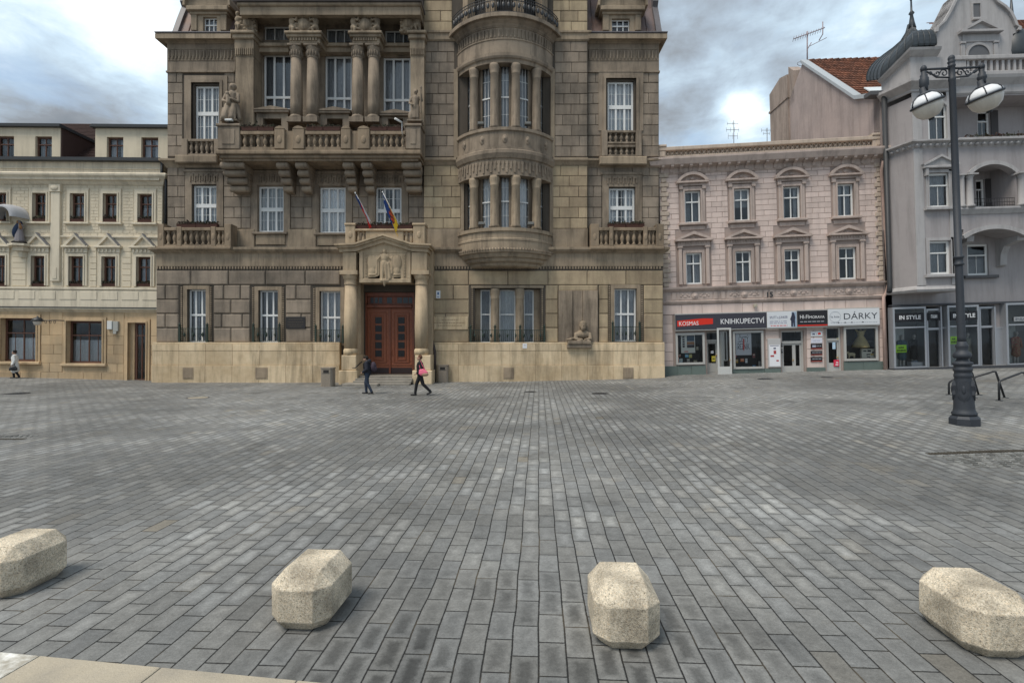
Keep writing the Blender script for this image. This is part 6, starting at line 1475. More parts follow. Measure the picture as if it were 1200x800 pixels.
# string course, rosette panels, lower band
q = MB(); moulding(q, uL, uR+.1, 0, [(.04, pz(339)), (.1, pz(338)), (.24, pz(335.5)), (.26, pz(333.6)), (.04, pz(333))])
q.box(uL, uR, -.1, .06, pz(352), pz(339)); moulding(q, uL, uR+.02, .0, [(.08, pz(353.5)), (.16, pz(351.5)), (.18, pz(350)), (.06, pz(349))])
for s_ in lo:
    c = (s_[0]+s_[1])/2; a_, b_ = pz(348.5), pz(339.5); q.chbox(c-1.0, c+1.0, .06, .085, a_, b_, .01); q.lathe(c, .08, [(.001, 0)], 3) if False else None
    q.ell((c, .09, (a_+b_)/2), (.2, .06, .2)); q.ell((c, .13, (a_+b_)/2), (.1, .06, .1))
    for k in range(6):
        for s1 in (-1, 1): q.ell((c+s1*(.33+.09*k), .085, (a_+b_)/2+.08*sin(k*1.9)), (.07, .035, .07), 8, 6)
    for s1 in (-1, 1): q.chbox(c+s1*1.2-.12, c+s1*1.2+.12, .06, .1, a_, b_, .01)
q.build('string_course', M['pinktrim'], pk)
# ---- ground floor with shops
SO = .12
sh = [pr(792, 390, 826, 427, SO), pr(859, 387.5, 895, 432, SO), pr(989, 382.5, 1029, 422.5, SO)]
dd = [pr(829, 388, 856, 441, SO), pr(917, 387, 943.5, 443.5, SO), pr(969.5, 383, 987, 440.5, SO)]
q = MB(); wall_panel(q, uL, uR, -1.3, pz(352), .02, [(*s_[:4], .9) for s_ in sh]+[(*s_[:4], .5) for s_ in dd], .4, .3); q.build('ground_floor_wall', M['pinkjoint'], pk)
q = MB(); ashlar(q, uL, uR, [(pz(365.5), pz(354))], .02, [], 1.1, .04, .02, .01, 8, .02)
zp_ = pz(431.5); exs = [(s_[0]-.14, s_[1]+.14, -9, 99) for s_ in sh+dd]
ashlar(q, uL, uR, rowsz(zp_, pz(366), 6), .02, exs, 1.1, .04, .02, .01, 9, .02); split_build(q, 'ground_floor_blocks', M['pink'], pk)
q = MB()
exd = [(s_[0]-.1, s_[1]+.1, -9, 99) for s_ in dd]
del q
for x0_, x1_, y_ in ((776.6, 829, 428.5), (856, 917, 431.8), (943.5, 969.5, 430.5), (987, 1033, 423.5)):
    q = MB(); ashlar(q, pu(x0_), pu(x1_), [(-1.3, PK.p((x0_+x1_)/2, y_, .1)[1])], .02, exd, .95, .085, .008, .006, 10, .02); q.build('plinth', M['greentile'], pk)
q = MB(); q.chbox(uL, pu(785), .02, .1, -1.2, zp_, .01); q.build('corner_pier', M['pink'], pk) if False else None
def shopwin(root, s_, off, ft=.12, mt='shopframe', mull=()):
    m_ = MB(); w, h = s_[1]-s_[0], s_[3]-s_[2]; m_.box(0, ft, -.1, .06, 0, h); m_.box(w-ft, w, -.1, .06, 0, h); m_.box(ft, w-ft, -.1, .06, h-ft, h); m_.box(ft, w-ft, -.1, .08, 0, ft)
    for x in mull: m_.box(w*x-.03, w*x+.03, -.08, .05, ft, h-ft)
    o = m_.build('shop_window', M[mt], root, (s_[0], -off, s_[2])); g = MB(); g.quad((ft, 0, ft), (w-ft, 0, ft), (w-ft, 0, h-ft), (ft, 0, h-ft)); g.build('pane', M['shopglass'], o, recalc=False); return o
for s_ in sh: shopwin(pk, s_, SO-.04)
for s_ in sh:                                                              # display floors and side linings
    q = MB(); q.box(s_[0], s_[1], -.85, SO-.15, s_[2]-.1, s_[2]+.1); q.build('display_floor', flat('display_board', (.3, .29, .27)), pk)
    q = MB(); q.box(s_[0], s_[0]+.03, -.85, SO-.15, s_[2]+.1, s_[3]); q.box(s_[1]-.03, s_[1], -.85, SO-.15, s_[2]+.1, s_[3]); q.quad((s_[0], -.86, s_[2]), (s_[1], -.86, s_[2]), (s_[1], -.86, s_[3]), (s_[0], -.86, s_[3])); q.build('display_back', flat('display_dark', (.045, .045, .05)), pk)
def shopdoor(s_, off, leafs, ztrans, panel=.55, label=None):
    r = None; w, h = s_[1]-s_[0], s_[3]-s_[2]; m_ = MB(); f_ = .09; m_.box(0, f_, -.12, .05, 0, h); m_.box(w-f_, w, -.12, .05, 0, h); m_.box(f_, w-f_, -.12, .05, h-f_, h); m_.box(f_, w-f_, -.1, .06, ztrans-.07, ztrans+.07)
    r = m_.build('door', M['shopframe'], pk, (s_[0], -off, s_[2]), label=label)
    g = MB(); g.quad((f_, 0, ztrans+.07), (w-f_, 0, ztrans+.07), (w-f_, 0, h-f_), (f_, 0, h-f_))
    x = f_
    m2 = MB()
    for a_ in leafs:
        x1 = x+(w-2*f_)*a_; m2.box(x, x+.09, -.06, 0, 0, ztrans-.07); m2.box(x1-.09, x1, -.06, 0, 0, ztrans-.07); m2.box(x+.09, x1-.09, -.06, 0, ztrans-.17, ztrans-.07); m2.box(x+.09, x1-.09, -.06, 0, 0, panel); m2.chbox(x+.15, x1-.15, 0, .012, .1, panel-.08, .005)
        g.quad((x+.09, -.03, panel), (x1-.09, -.03, panel), (x1-.09, -.03, ztrans-.17), (x+.09, -.03, ztrans-.17)); x = x1
    m2.build('door_leaf', M['shopframe'], r); g.build('pane', M['shopglass'], r, recalc=False)
    k = MB(); xx = f_+(w-2*f_)*leafs[0]-.05; k.tube([(xx, .0, 1.05), (xx, .06, 1.05), (xx-.1, .06, 1.05)], .014, 6); k.ell((xx, .01, 1.05), (.025, .02, .07)); k.build('handle', flat('brass', (.55, .35, .12), .3, .8), r)
    return r
shopdoor(dd[1], -.15, (.62, .38), dd[1][3]-dd[1][2]-.68, .72); shopdoor(dd[2], -.1, (1,), dd[2][3]-dd[2][2]-.72, .75)
s_ = dd[0]; w = s_[1]-s_[0]; xm = pu(845, SO)
shopdoor((s_[0], xm, s_[2]+.15, s_[3]), -.35, (1,), s_[3]-s_[2]-.15-.55, .62)
shopwin(pk, (pu(848.5, SO), pu(853, SO), s_[2]+.9, s_[3]), -.05, .06)
q = MB(); q.box(xm, pu(848.5, SO), -.4, .0, s_[2], s_[3]); q.build('door_post', M['shopframe'], pk)
q = MB(); xl, xr = pu(841.5, .5), pu(856.5, .35); zb0 = pz(444, .4, 849)                       # open leaf folded forward
m_ = MB(); m_.box(0, .1, 0, .05, 0, 2.95); m_.box(.68, .78, 0, .05, 0, 2.95); m_.box(.1, .68, 0, .05, 0, .72); m_.box(.1, .68, 0, .05, 2.85, 2.95); m_.chbox(.16, .62, .05, .06, .1, .62, .005)
o = m_.build('open_door_leaf', flat('white_door', (.5, .5, .48)), pk, (xl, -.30, zb0), radians(-4)); g = MB(); g.quad((.1, .02, .72), (.68, .02, .72), (.68, .02, 2.85), (.1, .02, 2.85)); g.build('pane', M['shopglass'], o, recalc=False)
k = MB(); k.tube([(.72, .05, 1.1), (.72, .11, 1.1), (.62, .11, 1.1)], .014, 6); k.build('handle', flat('brass', (.55, .35, .12), .3, .8), o)
q = MB(); q.box(dd[0][0], dd[0][1], -.45, .12, -1, dd[0][2]+.02); q.box(dd[1][0], dd[1][1], -.45, .06, -1, dd[1][2]); q.box(dd[2][0], dd[2][1], -.45, .1, -1, dd[2][2]); q.build('door_sill', M['kerb'], pk)
# drainpipe of the pink house
q = MB(); q.tube([(pu(1037.5, .2), .42, pz(190, .2, 1037)), (pu(1037.5, .2), .25, pz(200, .2, 1037)), (pu(1043, .2), .2, pz(330, .2, 1040)), (pu(1040, .2), .2, pz(343, .2, 1040)), (pu(1036.5, .2), .22, pz(348, .2, 1037)), (pu(1036.3, .2), .22, pz(434, .2, 1037))], .085, 10); q.build('downpipe', mat('rusty_pink_pipe', (.46, .33, .28), var=.2, bump=.1, streak=.4), pk)
# house number
me = text_mesh('15', .42, M['iron'], .006, bold=.01); uu, zz = PK.p(899, 348, .12); r = tag(empty('house_number', PK.world(uu, .12, zz), PK.yaw, PK.t), 'black house number 15 on the pink wall above the shop signs', 'house number'); link('numerals', me, r)
# small wall lamp over the bookshop sign
uu, zz = PK.p(884.5, 360, .1); r = tag(empty('wall_lamp', PK.world(uu, .1, zz)), 'small beige wall lamp above the bookshop sign', 'wall lamp'); q = MB(); q.chbox(-.09, .09, 0, .16, 0, .18, .02); q.build('housing', flat('beige_lamp', (.4, .36, .28)), r); q = MB(); q.box(-.06, .06, .03, .14, -.03, -.003); q.build('diffuser', flat('lamp_white', (.7, .7, .66)), r)
# ---- shop signs
def sign(x0, x1, yL, yR, hL, mt, label, name='shop_sign', off=.1, t=.22):
    a0, a1, b0, b1 = PK.r(x0, yL, x1, yR, off+t); m0, m1 = PK.p((x0+x1)/2, (yL+yR)/2, off+t)[1], 0
    return None
def signbox(x0, y0, x1, y1, mt, label, off=.30, t=.24, border='shopframe'):
    a0, a1, b0, b1 = PK.r(x0, y0, x1, y1, off); r = tag(empty('shop_sign', PK.world(a0, off-t, b0), PK.yaw, PK.t), label, 'shop sign', 'shop signs over the ground floor')
    w, h = a1-a0, b1-b0; q = MB(); q.box(0, w, 0, t-.02, -.06, h+.06); q.build('case', M[border], r); q = MB(); q.chbox(.005, w-.005, t-.02, t, 0, h, .006); q.build('face', mt, r); return r, w, h, t
def put(r, txt, size, x, z_, t, mt, width=None, bold=0, name='lettering'):
    me = text_mesh(txt, size, mt, .003, width, bold); return link(name, me, r, (x, -t-.003, z_))
sw = flat('sign_white_paint', (.72, .72, .72)); sg = flat('sign_charcoal', (.045, .045, .058)); sr = flat('sign_red', (.62, .03, .015)); sb = flat('sign_black', (.02, .02, .024)); swb = flat('sign_white_face', (.62, .64, .66))
r, w, h, t = signbox(791.5, 367.4, 898.4, 385.3, sg, 'long charcoal bookshop sign with a red block reading KOSMAS and the word KNIHKUPECTVÍ')
q = MB(); q.prism([(w*.02, h*.22), (w*.415, h*.34), (w*.415, h*.70), (w*.30, h*.72), (w*.02, h*.60)], t, t+.004); q.build('red_block', sr, r)
put(r, 'KOSMAS', .34, w*.04, h*.28, t+.005, sw, w*.215, 0); put(r, 'KNIHKUPECTVÍ', .42, w*.50, h*.32, t, sw, w*.475, .002)
r, w, h, t = signbox(898.8, 365.3, 934, 383.6, swb, 'white shop sign with a dark standing figure at its right end and red lettering')
dg_ = flat('sign_grey_text', (.12, .13, .2)); put(r, 'SPLITT a JUNKER', .2, w*.09, h*.58, t, dg_, w*.60, 0); lines(r, w, h, t, [(.40, .09, .66), (.28, .09, .68)], flat('sign_pale_text', (.3, .3, .38)), .05, 2); lines(r, w, h, t, [(.12, .12, .68)], flat('sign_pale_red', (.6, .12, .12)), .05, 3)
q = MB(); q.mi = 0; q.box(w*.82, w*.985, t-.002, t+.003, .02, h-.02); q.build('picture', flat('photo_blue_grey', (.30, .38, .48)), r)
q = MB(); q.prism([(w*.80, .04), (w*.86, .04), (w*.87, h*.35), (w*.89, .04), (w*.93, .04), (w*.93, h*.45), (w*.945, h*.62), (w*.92, h*.82), (w*.88, h*.97), (w*.845, h*.95), (w*.83, h*.8), (w*.79, h*.6), (w*.77, h*.5), (w*.80, h*.42)], t+.003, t+.006); q.build('figure', flat('figure_dark', (.03, .035, .06)), r)
r, w, h, t = signbox(934.4, 363.8, 969.8, 382.2, sb, 'black hi-fi shop sign with white lettering and a red strip along its bottom edge')
q = MB(); q.box(.01, w-.01, t, t+.003, .02, h*.10); q.build('strip', sr, r); put(r, 'HI-FI', .30, w*.09, h*.50, t, sw, w*.28, 0); put(r, 'MORAVA', .22, w*.40, h*.50, t, sw, w*.50, 0); lines(r, w, h, t, [(.30, .09, .88)], flat('sign_grey_white', (.35, .35, .37)), .05, 5)
r, w, h, t = signbox(970.2, 361.8, 1031, 380.6, swb, 'white gift shop sign reading DÁRKY with a thin round emblem on its left')
put(r, 'DÁRKY', .50, w*.31, h*.36, t, flat('sign_dark_text', (.03, .035, .045)), w*.645, -.002)
q = MB(); c = (w*.14, t+.004, h*.53)
q.tube([(c[0]+.30*cos(2*pi*i/40), c[1], c[2]+.30*sin(2*pi*i/40)) for i in range(41)], .008, 4); q.build('emblem_ring', flat('emblem_grey', (.3, .33, .36)), r)
put(r, 'la kúa', .17, w*.055, h*.48, t, flat('emblem_text', (.12, .13, .16)), w*.17)
lines(r, w, h, t, [(.15, .05, .95)], flat('emblem_grey', (.3, .33, .36)), .03, 6)
q = MB()
for x in (.20, .33, .46, .67): q.prism([(w*x, h*.12), (w*x+.07, h*.15), (w*x, h*.21), (w*x-.05, h*.15)], t, t+.004)
q.build('marks', flat('sign_dark_text', (.03, .035, .045)), r)
# ---- plates by the hall door
def pplate(x0, y0, x1, y1, mt, label, name='sign', cat='sign', off=.07, t=.03, grp='company plates beside the double door'):
    return plate(name, PK, x0, y0, x1, y1, off, t, mt, label, cat, group=grp)
r, w, h = pplate(950, 388.5, 963.5, 394, swb, 'white plate with a red mark, topmost of the five beside the double door'); lines(r, w, h, .03, [(.5, .12, .5)], dg_, .09, 1); q = MB(); q.box(w*.6, w*.85, .03, .033, h*.35, h*.65); q.ell((w*.73, .03, h*.6), (.09, .006, .06), 8, 6); q.build('red_mark', sr, r)
r, w, h = pplate(950, 396, 963.5, 402, flat('plate_pale', (.6, .6, .66)), 'plain pale plate, second from the top of the five beside the double door'); lines(r, w, h, .03, [(.5, .2, .8)], flat('plate_line', (.4, .4, .5)), .04, 2)
for y0, y1, lb, sd_ in ((402.8, 409, 'black plate with a bright badge, middle of the five beside the double door', 3), (411, 416, 'narrow black plate with a red lower edge, fourth of the five beside the double door', 4), (418, 423.8, 'black plate with a broad red edge, lowest of the five beside the double door', 5)):
    r, w, h = pplate(950, y0, 963.5, y1, sb, lb); lines(r, w, h, .03, [(.6, .12, .9)], flat('sign_grey_white', (.35, .35, .37)), .04, sd_); q = MB(); q.box(.01, w-.01, .03, .034, .01, h*.18); q.build('strip', flat('plate_red', (.35, .05, .03)), r)
    if sd_ == 3: q = MB(); q.box(w*.12, w*.42, .03, .035, h*.4, h*.75); q.build('badge', flat('badge', (.4, .42, .5)), r)
# notice case
r, w, h = pplate(899.5, 396.5, 914.5, 430, flat('case_metal', (.45, .44, .43)), 'tall notice case with white sheet and small red pictures, left of the double door', 'notice_case', 'notice case', .07, .09, None)
q = MB(); q.box(.06, w-.06, .09, .094, .06, h*.78); q.build('sheet', flat('poster_white', (.74, .74, .76)), r); q = MB(); q.box(w*.15, w*.85, .094, .098, h*.74, h*.76); q.box(w*.42, w*.6, .094, .098, h*.63, h*.68); q.build('print_dark', flat('print_navy', (.06, .06, .12)), r)
q = MB(); q.box(w*.42, w*.62, .094, .098, h*.46, h*.58); q.box(w*.17, w*.45, .094, .098, h*.36, h*.42); q.box(w*.62, w*.8, .094, .098, h*.2, h*.25); q.build('print_red', flat('print_red', (.38, .06, .06)), r)
for y0, lb in ((402, 'upper small black intercom left of the double door'), (409, 'lower small black intercom left of the double door')):
    r, w, h = pplate(914.6+.8, y0, 917, y0+4.5, M['iron'], lb, 'intercom', 'intercom', .07, .05, 'intercoms by the double door'); q = MB(); q.ell((w/2, .05, h*.6), (.03, .012, .03)); q.build('button', M['alu'], r)
# ---- things in the shop windows
def poster(Fr, x0, y0, x1, y1, off, mt, label):
    r, w, h = plate('poster', Fr, x0, y0, x1, y1, off, .012, mt, label, 'poster'); return r, w, h
r, w, h = poster(PK, 798, 391.5, 814.5, 413.5, -.12, flat('poster_paper', (.75, .74, .68)), 'poster with dark photographs and a white foot in the left bookshop window')
q = MB(); q.box(w*.42, w*.95, .012, .016, h*.62, h*.92); q.build('photo', flat('photo_slate', (.05, .08, .12)), r); q = MB(); q.box(w*.42, w*.95, .012, .016, h*.45, h*.60); q.build('photo', flat('photo_ochre', (.32, .14, .05)), r); q = MB(); q.box(w*.42, w*.95, .012, .016, h*.28, h*.44); q.build('photo', flat('photo_dark', (.06, .05, .06)), r)
q = MB(); [q.box(w*.1, w*.26, .012, .016, h*(.3+.125*i), h*(.4+.125*i)) for i in range(5)]; q.build('print_dark', flat('photo_dark', (.06, .05, .06)), r); q = MB(); q.box(w*.22, w*.5, .012, .016, h*.06, h*.10); q.build('print_red', sr, r)
r, w, h = poster(PK, 862, 389.5, 880.5, 416, -.12, flat('poster_grey', (.66, .66, .70)), 'large grey poster with dark words and a red blade in the right bookshop window')
put(r, 'ČISTÝ', .5, w*.2, h*.57, .012, sb, w*.62); put(r, 'ŘEZNÍK', .5, w*.12, h*.25, .012, sb, w*.76); q = MB(); q.prism([(w*.47, h*.72), (w*.55, h*.72), (w*.56, h*.3), (w*.50, h*.18), (w*.45, h*.3)], .016, .02); q.build('blade', flat('blade_red', (.55, .05, .04)), r)
def goods(Fr, items, name, cat, grp):
    for x0, y0, x1, y1, off, colr, lb in items:
        a0, a1, b0, b1 = Fr.r(x0, y0, x1, y1, off); r = tag(empty(name, Fr.world(a0, off, b0), Fr.yaw, Fr.t), lb, cat, grp); w, h = a1-a0, b1-b0
        k = flat('g%.2f%.2f%.2f' % colr, tuple(min(.85, v_*1.5) for v_ in colr)); q = MB(); q.chbox(0, w, -.04, 0, 0, h, .008); q.build('cover', k, r)
        q = MB(); q.box(.008, w-.004, -.045, -.008, -.004, h-.01); q.build('pages', flat('paper', (.6, .58, .52)), r)
        q = MB(); q.box(w*.15, w*.85, 0, .004, h*.55, h*.8); q.build('title', flat('paper', (.6, .58, .52)), r)
goods(PK, [(803, 415, 807, 418.5, -.3, (.12, .35, .5), 'light blue book in the left bookshop window'), (807.5, 415, 811, 419, -.3, (.45, .4, .1), 'yellow green book next to the light blue one'), (794, 418, 795.5, 424, -.2, (.5, .07, .04), 'red book at the left edge of the left bookshop window'),
           (796, 420, 800, 425, -.3, (.4, .45, .45), 'pale book low in the left bookshop window'), (805, 420, 808.5, 425.5, -.35, (.22, .2, .18), 'grey book standing below the poster'), (813, 422, 817, 426, -.35, (.3, .25, .15), 'tan book at the bottom of the left bookshop window'), (816, 406, 818.5, 410, -.4, (.28, .26, .2), 'small cream book hanging right of the poster'),
           (795, 415, 798, 418, -.4, (.25, .08, .05), 'small red brown book left of the poster foot')], 'book', 'book', 'books in the bookshop windows')
goods(PK, [(868, 420, 872, 423.5, -.35, (.5, .13, .04), 'orange book in the right bookshop window'), (873.5, 420, 876, 425, -.3, (.5, .52, .55), 'white book beside the orange one'), (861, 415, 863, 418.5, -.25, (.6, .1, .12), 'pinkish red book at the left edge of the right bookshop window'), (862, 421, 865, 425, -.3, (.45, .25, .05), 'amber book under the pinkish red one'),
           (882, 428, 885.5, 431.5, -.25, (.05, .25, .5), 'bright blue book low in the right bookshop window'), (889, 423, 893.5, 430.5, -.3, (.35, .32, .3), 'book with framed dark picture at the right of the right bookshop window'), (882, 414, 885, 419, -.4, (.2, .08, .08), 'dark red box set standing on the display stand'), (869, 429, 871, 431.5, -.3, (.5, .5, .5), 'small white card at the bottom of the right bookshop window')], 'book', 'book', 'books in the bookshop windows')
r, w, h = poster(PK, 834, 417, 838.5, 421.5+2, -.30, flat('sticker_yellow', (.5, .42, .06)), 'yellow sticker on the glass of the bookshop door'); lines(r, w, h, .012, [(.5, .2, .8)], sb, .05)
r, w, h = poster(PK, 833, 411, 836, 414, -.30, flat('sticker_white', (.6, .62, .65)), 'small white sticker on the glass of the bookshop door'); lines(r, w, h, .012, [(.5, .2, .8)], dg_, .03)
r, w, h = poster(PK, 977, 421.5, 983.5, 429, -.05, flat('sticker_red', (.6, .03, .07)), 'bright red poster low on the gift shop door'); lines(r, w, h, .012, [(.25, .3, .8), (.6, .4, .8)], sw, .06)
r, w, h = poster(PK, 975.5, 401, 979, 409, -.05, flat('note_blue', (.45, .6, .72)), 'pale blue notice on the gift shop door'); lines(r, w, h, .012, [(.5, .2, .8)], sw, .04)
r, w, h = poster(PK, 980.5, 396, 982.5, 398, -.05, flat('note_yellow', (.6, .55, .35)), 'tiny yellowish note near the top of the gift shop door'); lines(r, w, h, .012, [(.5, .2, .8)], sb, .02)
# gift shop: dress, toy sheep, printed box, dark bird
def gz(px, py, off): uu, zz = PK.p(px, py, off); return PK.world(uu, off, zz)
zf = sh[2][2]+.1; 
def gpos(px, off): uu = PK.u(px, off); return PK.world(uu, off, zf)
r = tag(empty('dress_form', gpos(1008, -.35), PK.yaw), 'olive gold dress on a form in the gift shop window', 'dress'); q = MB(); q.lathe(0, 0, [(.01, .62), (.46, .64), (.4, .85), (.26, 1.12), (.15, 1.3), (.2, 1.5), (.19, 1.58), (.09, 1.62)], 20)
for s1 in (-1, 1): q.cap((s1*.14, 0, 1.55), (s1*.27, 0, 1.66), .06, .045)
q.build('dress', mat('olive_gold_cloth', (.42, .34, .17), var=.3, scale=14, bump=.4), r); q = MB(); q.tube([(0, 0, 0), (0, 0, .7)], .025, 8); q.lathe(0, 0, [(.16, 0), (.15, .03), (.02, .05)], 14); q.build('stand', M['iron'], r)
q = MB(); q.cap((0, 0, 1.6), (0, 0, 1.72), .05, .035); q.build('neck', flat('form_linen', (.35, .3, .2)), r)
r = tag(empty('toy_sheep', gpos(997.5, -.15), PK.yaw), 'cream toy sheep standing on the gift shop window sill', 'toy'); q = MB(); q.ell((0, 0, .26), (.22, .09, .11)); q.ell((-.22, 0, .36), (.08, .06, .07)); q.cap((-.15, 0, .3), (-.22, 0, .35), .06, .05)
for x in (-.14, .14):
    for y in (-.04, .04): q.cap((x, y, .2), (x, y, .02), .03, .022)
q.ell((-.27, 0, .34), (.05, .035, .035)); q.ell((-.2, .07, .4), (.04, .02, .02)); q.ell((-.2, -.07, .4), (.04, .02, .02)); remeshed(q, 'body', mat('cream_wool', (.5, .44, .30), bump=.5), .014, 1, r)
r = tag(empty('gift_box', gpos(1016.5, -.2), PK.yaw), 'large white printed box with dark and gold motifs in the gift shop window', 'box'); q = MB(); q.chbox(-.36, .36, -.12, .05, 0, .56, .02); q.build('body', flat('box_white', (.62, .60, .52)), r)
for k, (a_, b_, c_, d_) in enumerate(((-.28, -.1, .4, .47), (-.05, .15, .38, .5), (-.1, .1, .2, .27), (-.08, .1, .06, .12), (.2, .3, .3, .4))): q = MB(); q.box(a_, b_, .05, .054, c_, d_); q.build('motif', sb, r)
q = MB(); q.box(.12, .3, .05, .054, .2, .28); q.build('motif', flat('motif_gold', (.5, .33, .06)), r)
r = tag(empty('bird_ornament', gz(1020, 400, -.2), PK.yaw), 'dark bird ornament hanging at the right of the gift shop window', 'ornament'); q = MB(); q.ell((0, 0, 0), (.16, .06, .08)); q.cap((.1, 0, .02), (.22, 0, .12), .04, .03); q.cap((-.1, 0, .02), (-.23, 0, .1), .04, .02); q.ell((.24, 0, .14), (.04, .035, .035)); remeshed(q, 'bird', M['iron'], .014, 1, r); q = MB(); q.tube([(0, 0, .05), (0, 0, .8)], .004, 4); q.build('thread', M['iron'], r)
# aerials on the pink roof
def aerial(base, h, rods, label, w=.5, rz=0, grp='aerials on the roofs', r0=.02):
    r = tag(empty('aerial', base, rz), label, 'aerial', grp); q = MB(); q.tube([(0, 0, -.3), (0, 0, h)], r0, 6); q.build('mast', flat('aerial_metal', (.16, .15, .15), .5), r)
    q = MB()
    for (zz_, L_, n, hw) in rods:
        q.tube([(-L_*.6, 0, zz_), (L_*.4, 0, zz_)], .014, 5)
        for i in range(n): x = -L_*.6+L_*i/(n-1); q.tube([(x, 0, zz_-hw), (x, 0, zz_+hw)], .009, 4)
    q.build('elements', flat('aerial_metal', (.16, .15, .15), .5), r); return r
uu, zz = PK.p(859.5, 165, -3); aerial(PK.world(uu, -3, zz-1), 2.3, [(2.1, .7, 3, .1), (1.7, .8, 4, .14), (1.3, .6, 3, .2)], 'taller thin aerial on the pink roof behind the lattice parapet')
uu, zz = PK.p(898.5, 162, -3); aerial(PK.world(uu, -3, zz-1), 1.65, [(1.5, .6, 3, .12), (1.3, .4, 2, .1)], 'short aerial on the pink roof near the chimney wall')
# ================================================================== GREY CORNER HOUSE
GR = Frame(((1041-600)/600*29, 29), ((1041-600)/600*29+10, 29), radians(1.7))
gr = GR.root('grey_house'); tag(gr, 'tall grey house with oriel, loggias, curved gable and dark turret above glazed shopfronts', 'house')
gu = GR.u
def gZ(y, off=0.0, x=1095): return GR.p(x, y, off)[1]
def gR(x0, y0, x1, y1, off=0.0): return GR.r(x0, y0, x1, y1, off)
A0 = 1.45                                        # how far the oriel and loggias stand forward
uE = gu(1330, 0)
# body; its left side is the tall firewall
zE = gZ(112, 0, 1036)
q = MB(); q.quad((0, 0, -1.5), (uE, 0, -1.5), (uE, 0, gZ(356)), (0, 0, gZ(356))) if False else None
hull(q, .03, uE, -12, -.3, -1.5, zE-.02); q.build('body_walls', M['grey'], gr)
prof = [(0.0, -1.5), (0.0, zE), (-1.95, zE+.75), (-7.4, 22.2), (-8.7, 20.9), (-9.2, 22.4), (-9.3, -1.5)]
def sidepoly(): return [(o, z_) for o, z_ in prof]
q = MB(); q.sprism([(0.0, -1.5), (0.0, zE), (-1.95, zE+.75), (-7.4, 22.2), (-9.25, 20.4), (-9.25, -1.5)], -.0, .35); q.build('firewall', M['firewall'], gr)
q = MB(); q.sprism([(0.25, zE-.05), (0.25, zE+.12), (-1.95, zE+.95), (-7.42, 22.42), (-7.4, 22.18), (-1.95, zE+.72), (-.05, zE-.05)], -.14, .4); q.build('verge_flashing', flat('zinc_pale', (.42, .45, .47), .5), gr)
q = MB(); q.sprism([(-9.26, -1.5), (-9.26, 22.35), (-10.3, 22.6), (-11.9, 22.1), (-11.9, -1.5)], -.1, .9); q.box(-.16, .96, -12.0, -9.2, 20.6, 20.75)
q.sprism([(-8.6, 20), (-8.6, 22.3), (-9.255, 22.9), (-9.255, 20)], .0, .8); q.build('chimney', M['chimney'], gr)
# pantiled roof
def tiled(u0, u1, o0, z0, o1, z1, name='tile_roof'):
    q = MB(); Lr = sqrt((o1-o0)**2+(z1-z0)**2); rows_ = max(2, int(Lr/.34)); nu = int((u1-u0)/.22)
    no, nz = -(z1-z0)/Lr, (o1-o0)/Lr
    if nz < 0: no, nz = -no, -nz
    for j in range(rows_):
        for a in range(nu):
            x = u0+(u1-u0)*a/nu; w_ = (u1-u0)/nu; ids0 = []; ids1 = []
            for k in range(5):
                t = k/4; b = .045*sin(pi*t)+.0; 
                for (tt, lift, store) in ((j/rows_, .05, ids0), ((j+1.08)/rows_, .0, ids1)):
                    oo = o0+(o1-o0)*tt; zz_ = z0+(z1-z0)*tt; store.append(q.v(x+w_*t, oo+no*(b+lift), zz_+nz*(b+lift)))
            for k in range(4): q.f((ids0[k], ids0[k+1], ids1[k+1], ids1[k]), True)
            base_ = [q.v(x, o0+(o1-o0)*j/rows_, z0+(z1-z0)*j/rows_), q.v(x+w_, o0+(o1-o0)*j/rows_, z0+(z1-z0)*j/rows_)]
            q.f((base_[0], base_[1], ids0[4], ids0[3], ids0[2], ids0[1], ids0[0]))
    q.build(name, M['tiles'], gr, recalc=False)
tiled(.4, 17, -1.95, zE+.86, -7.4, 22.3); tiled(.4, 17, .1, zE+.12, -1.95, zE+.84); 
q = MB(); q.quad((.35, -.2, zE-.1), (17, -.2, zE-.1), (17, -1.97, zE+.7), (.35, -1.97, zE+.7)); q.quad((.35, -1.97, zE+.7), (17, -1.97, zE+.7), (17, -7.42, 22.1), (.35, -7.42, 22.1)); q.quad((.35, -7.42, 22.2), (17, -7.42, 22.2), (17, -12, 18), (.35, -12, 18)); q.build('roof_deck', M['roofdark'], gr, recalc=False)
q = MB()
for i in range(38): q.tube([(.4+i*.44, -7.4, 22.32), (.8+i*.44, -7.4, 22.36)], [.10, .12], 8)
q.build('ridge_tiles', M['tiles'], gr)
uu_ = 2.1; q = MB(); q.sprism([(-2.2, zE+1.25), (-2.7, zE+1.7), (-2.7, zE+1.78), (-2.2, zE+1.33)], 1.0, 2.4); q.build('skylight', flat('skylight_glass', (.75, .8, .82), .15), gr)
# ---- ground floor
q = MB(); gops = [gR(1046, 358.5, 1103, 430.5, .0), gR(1106, 358, 1166, 430, .0), gR(1172, 357, 1240, 429, 0)]
z0s = sum(o[2] for o in gops)/3; z1s = sum(o[3] for o in gops)/3; gops = [(o[0], o[1], z0s, z1s) for o in gops]
win1 = gR(1133.6, 286, 1158.5, 322.5, 0)
wall_panel(q, 0, uE, -1.3, gZ(268, 0), 0, [(*o, 1.6) for o in gops]+[win1], .2); q.build('wall', M['grey'], gr)
# oriel plan: (0.1,0) -> (u1,A0) -> (u2,A0)
o1u, o2u = gu(1076, A0), gu(1126, A0)
zo0, zo1 = gZ(342, A0), gZ(113, A0, 1112)
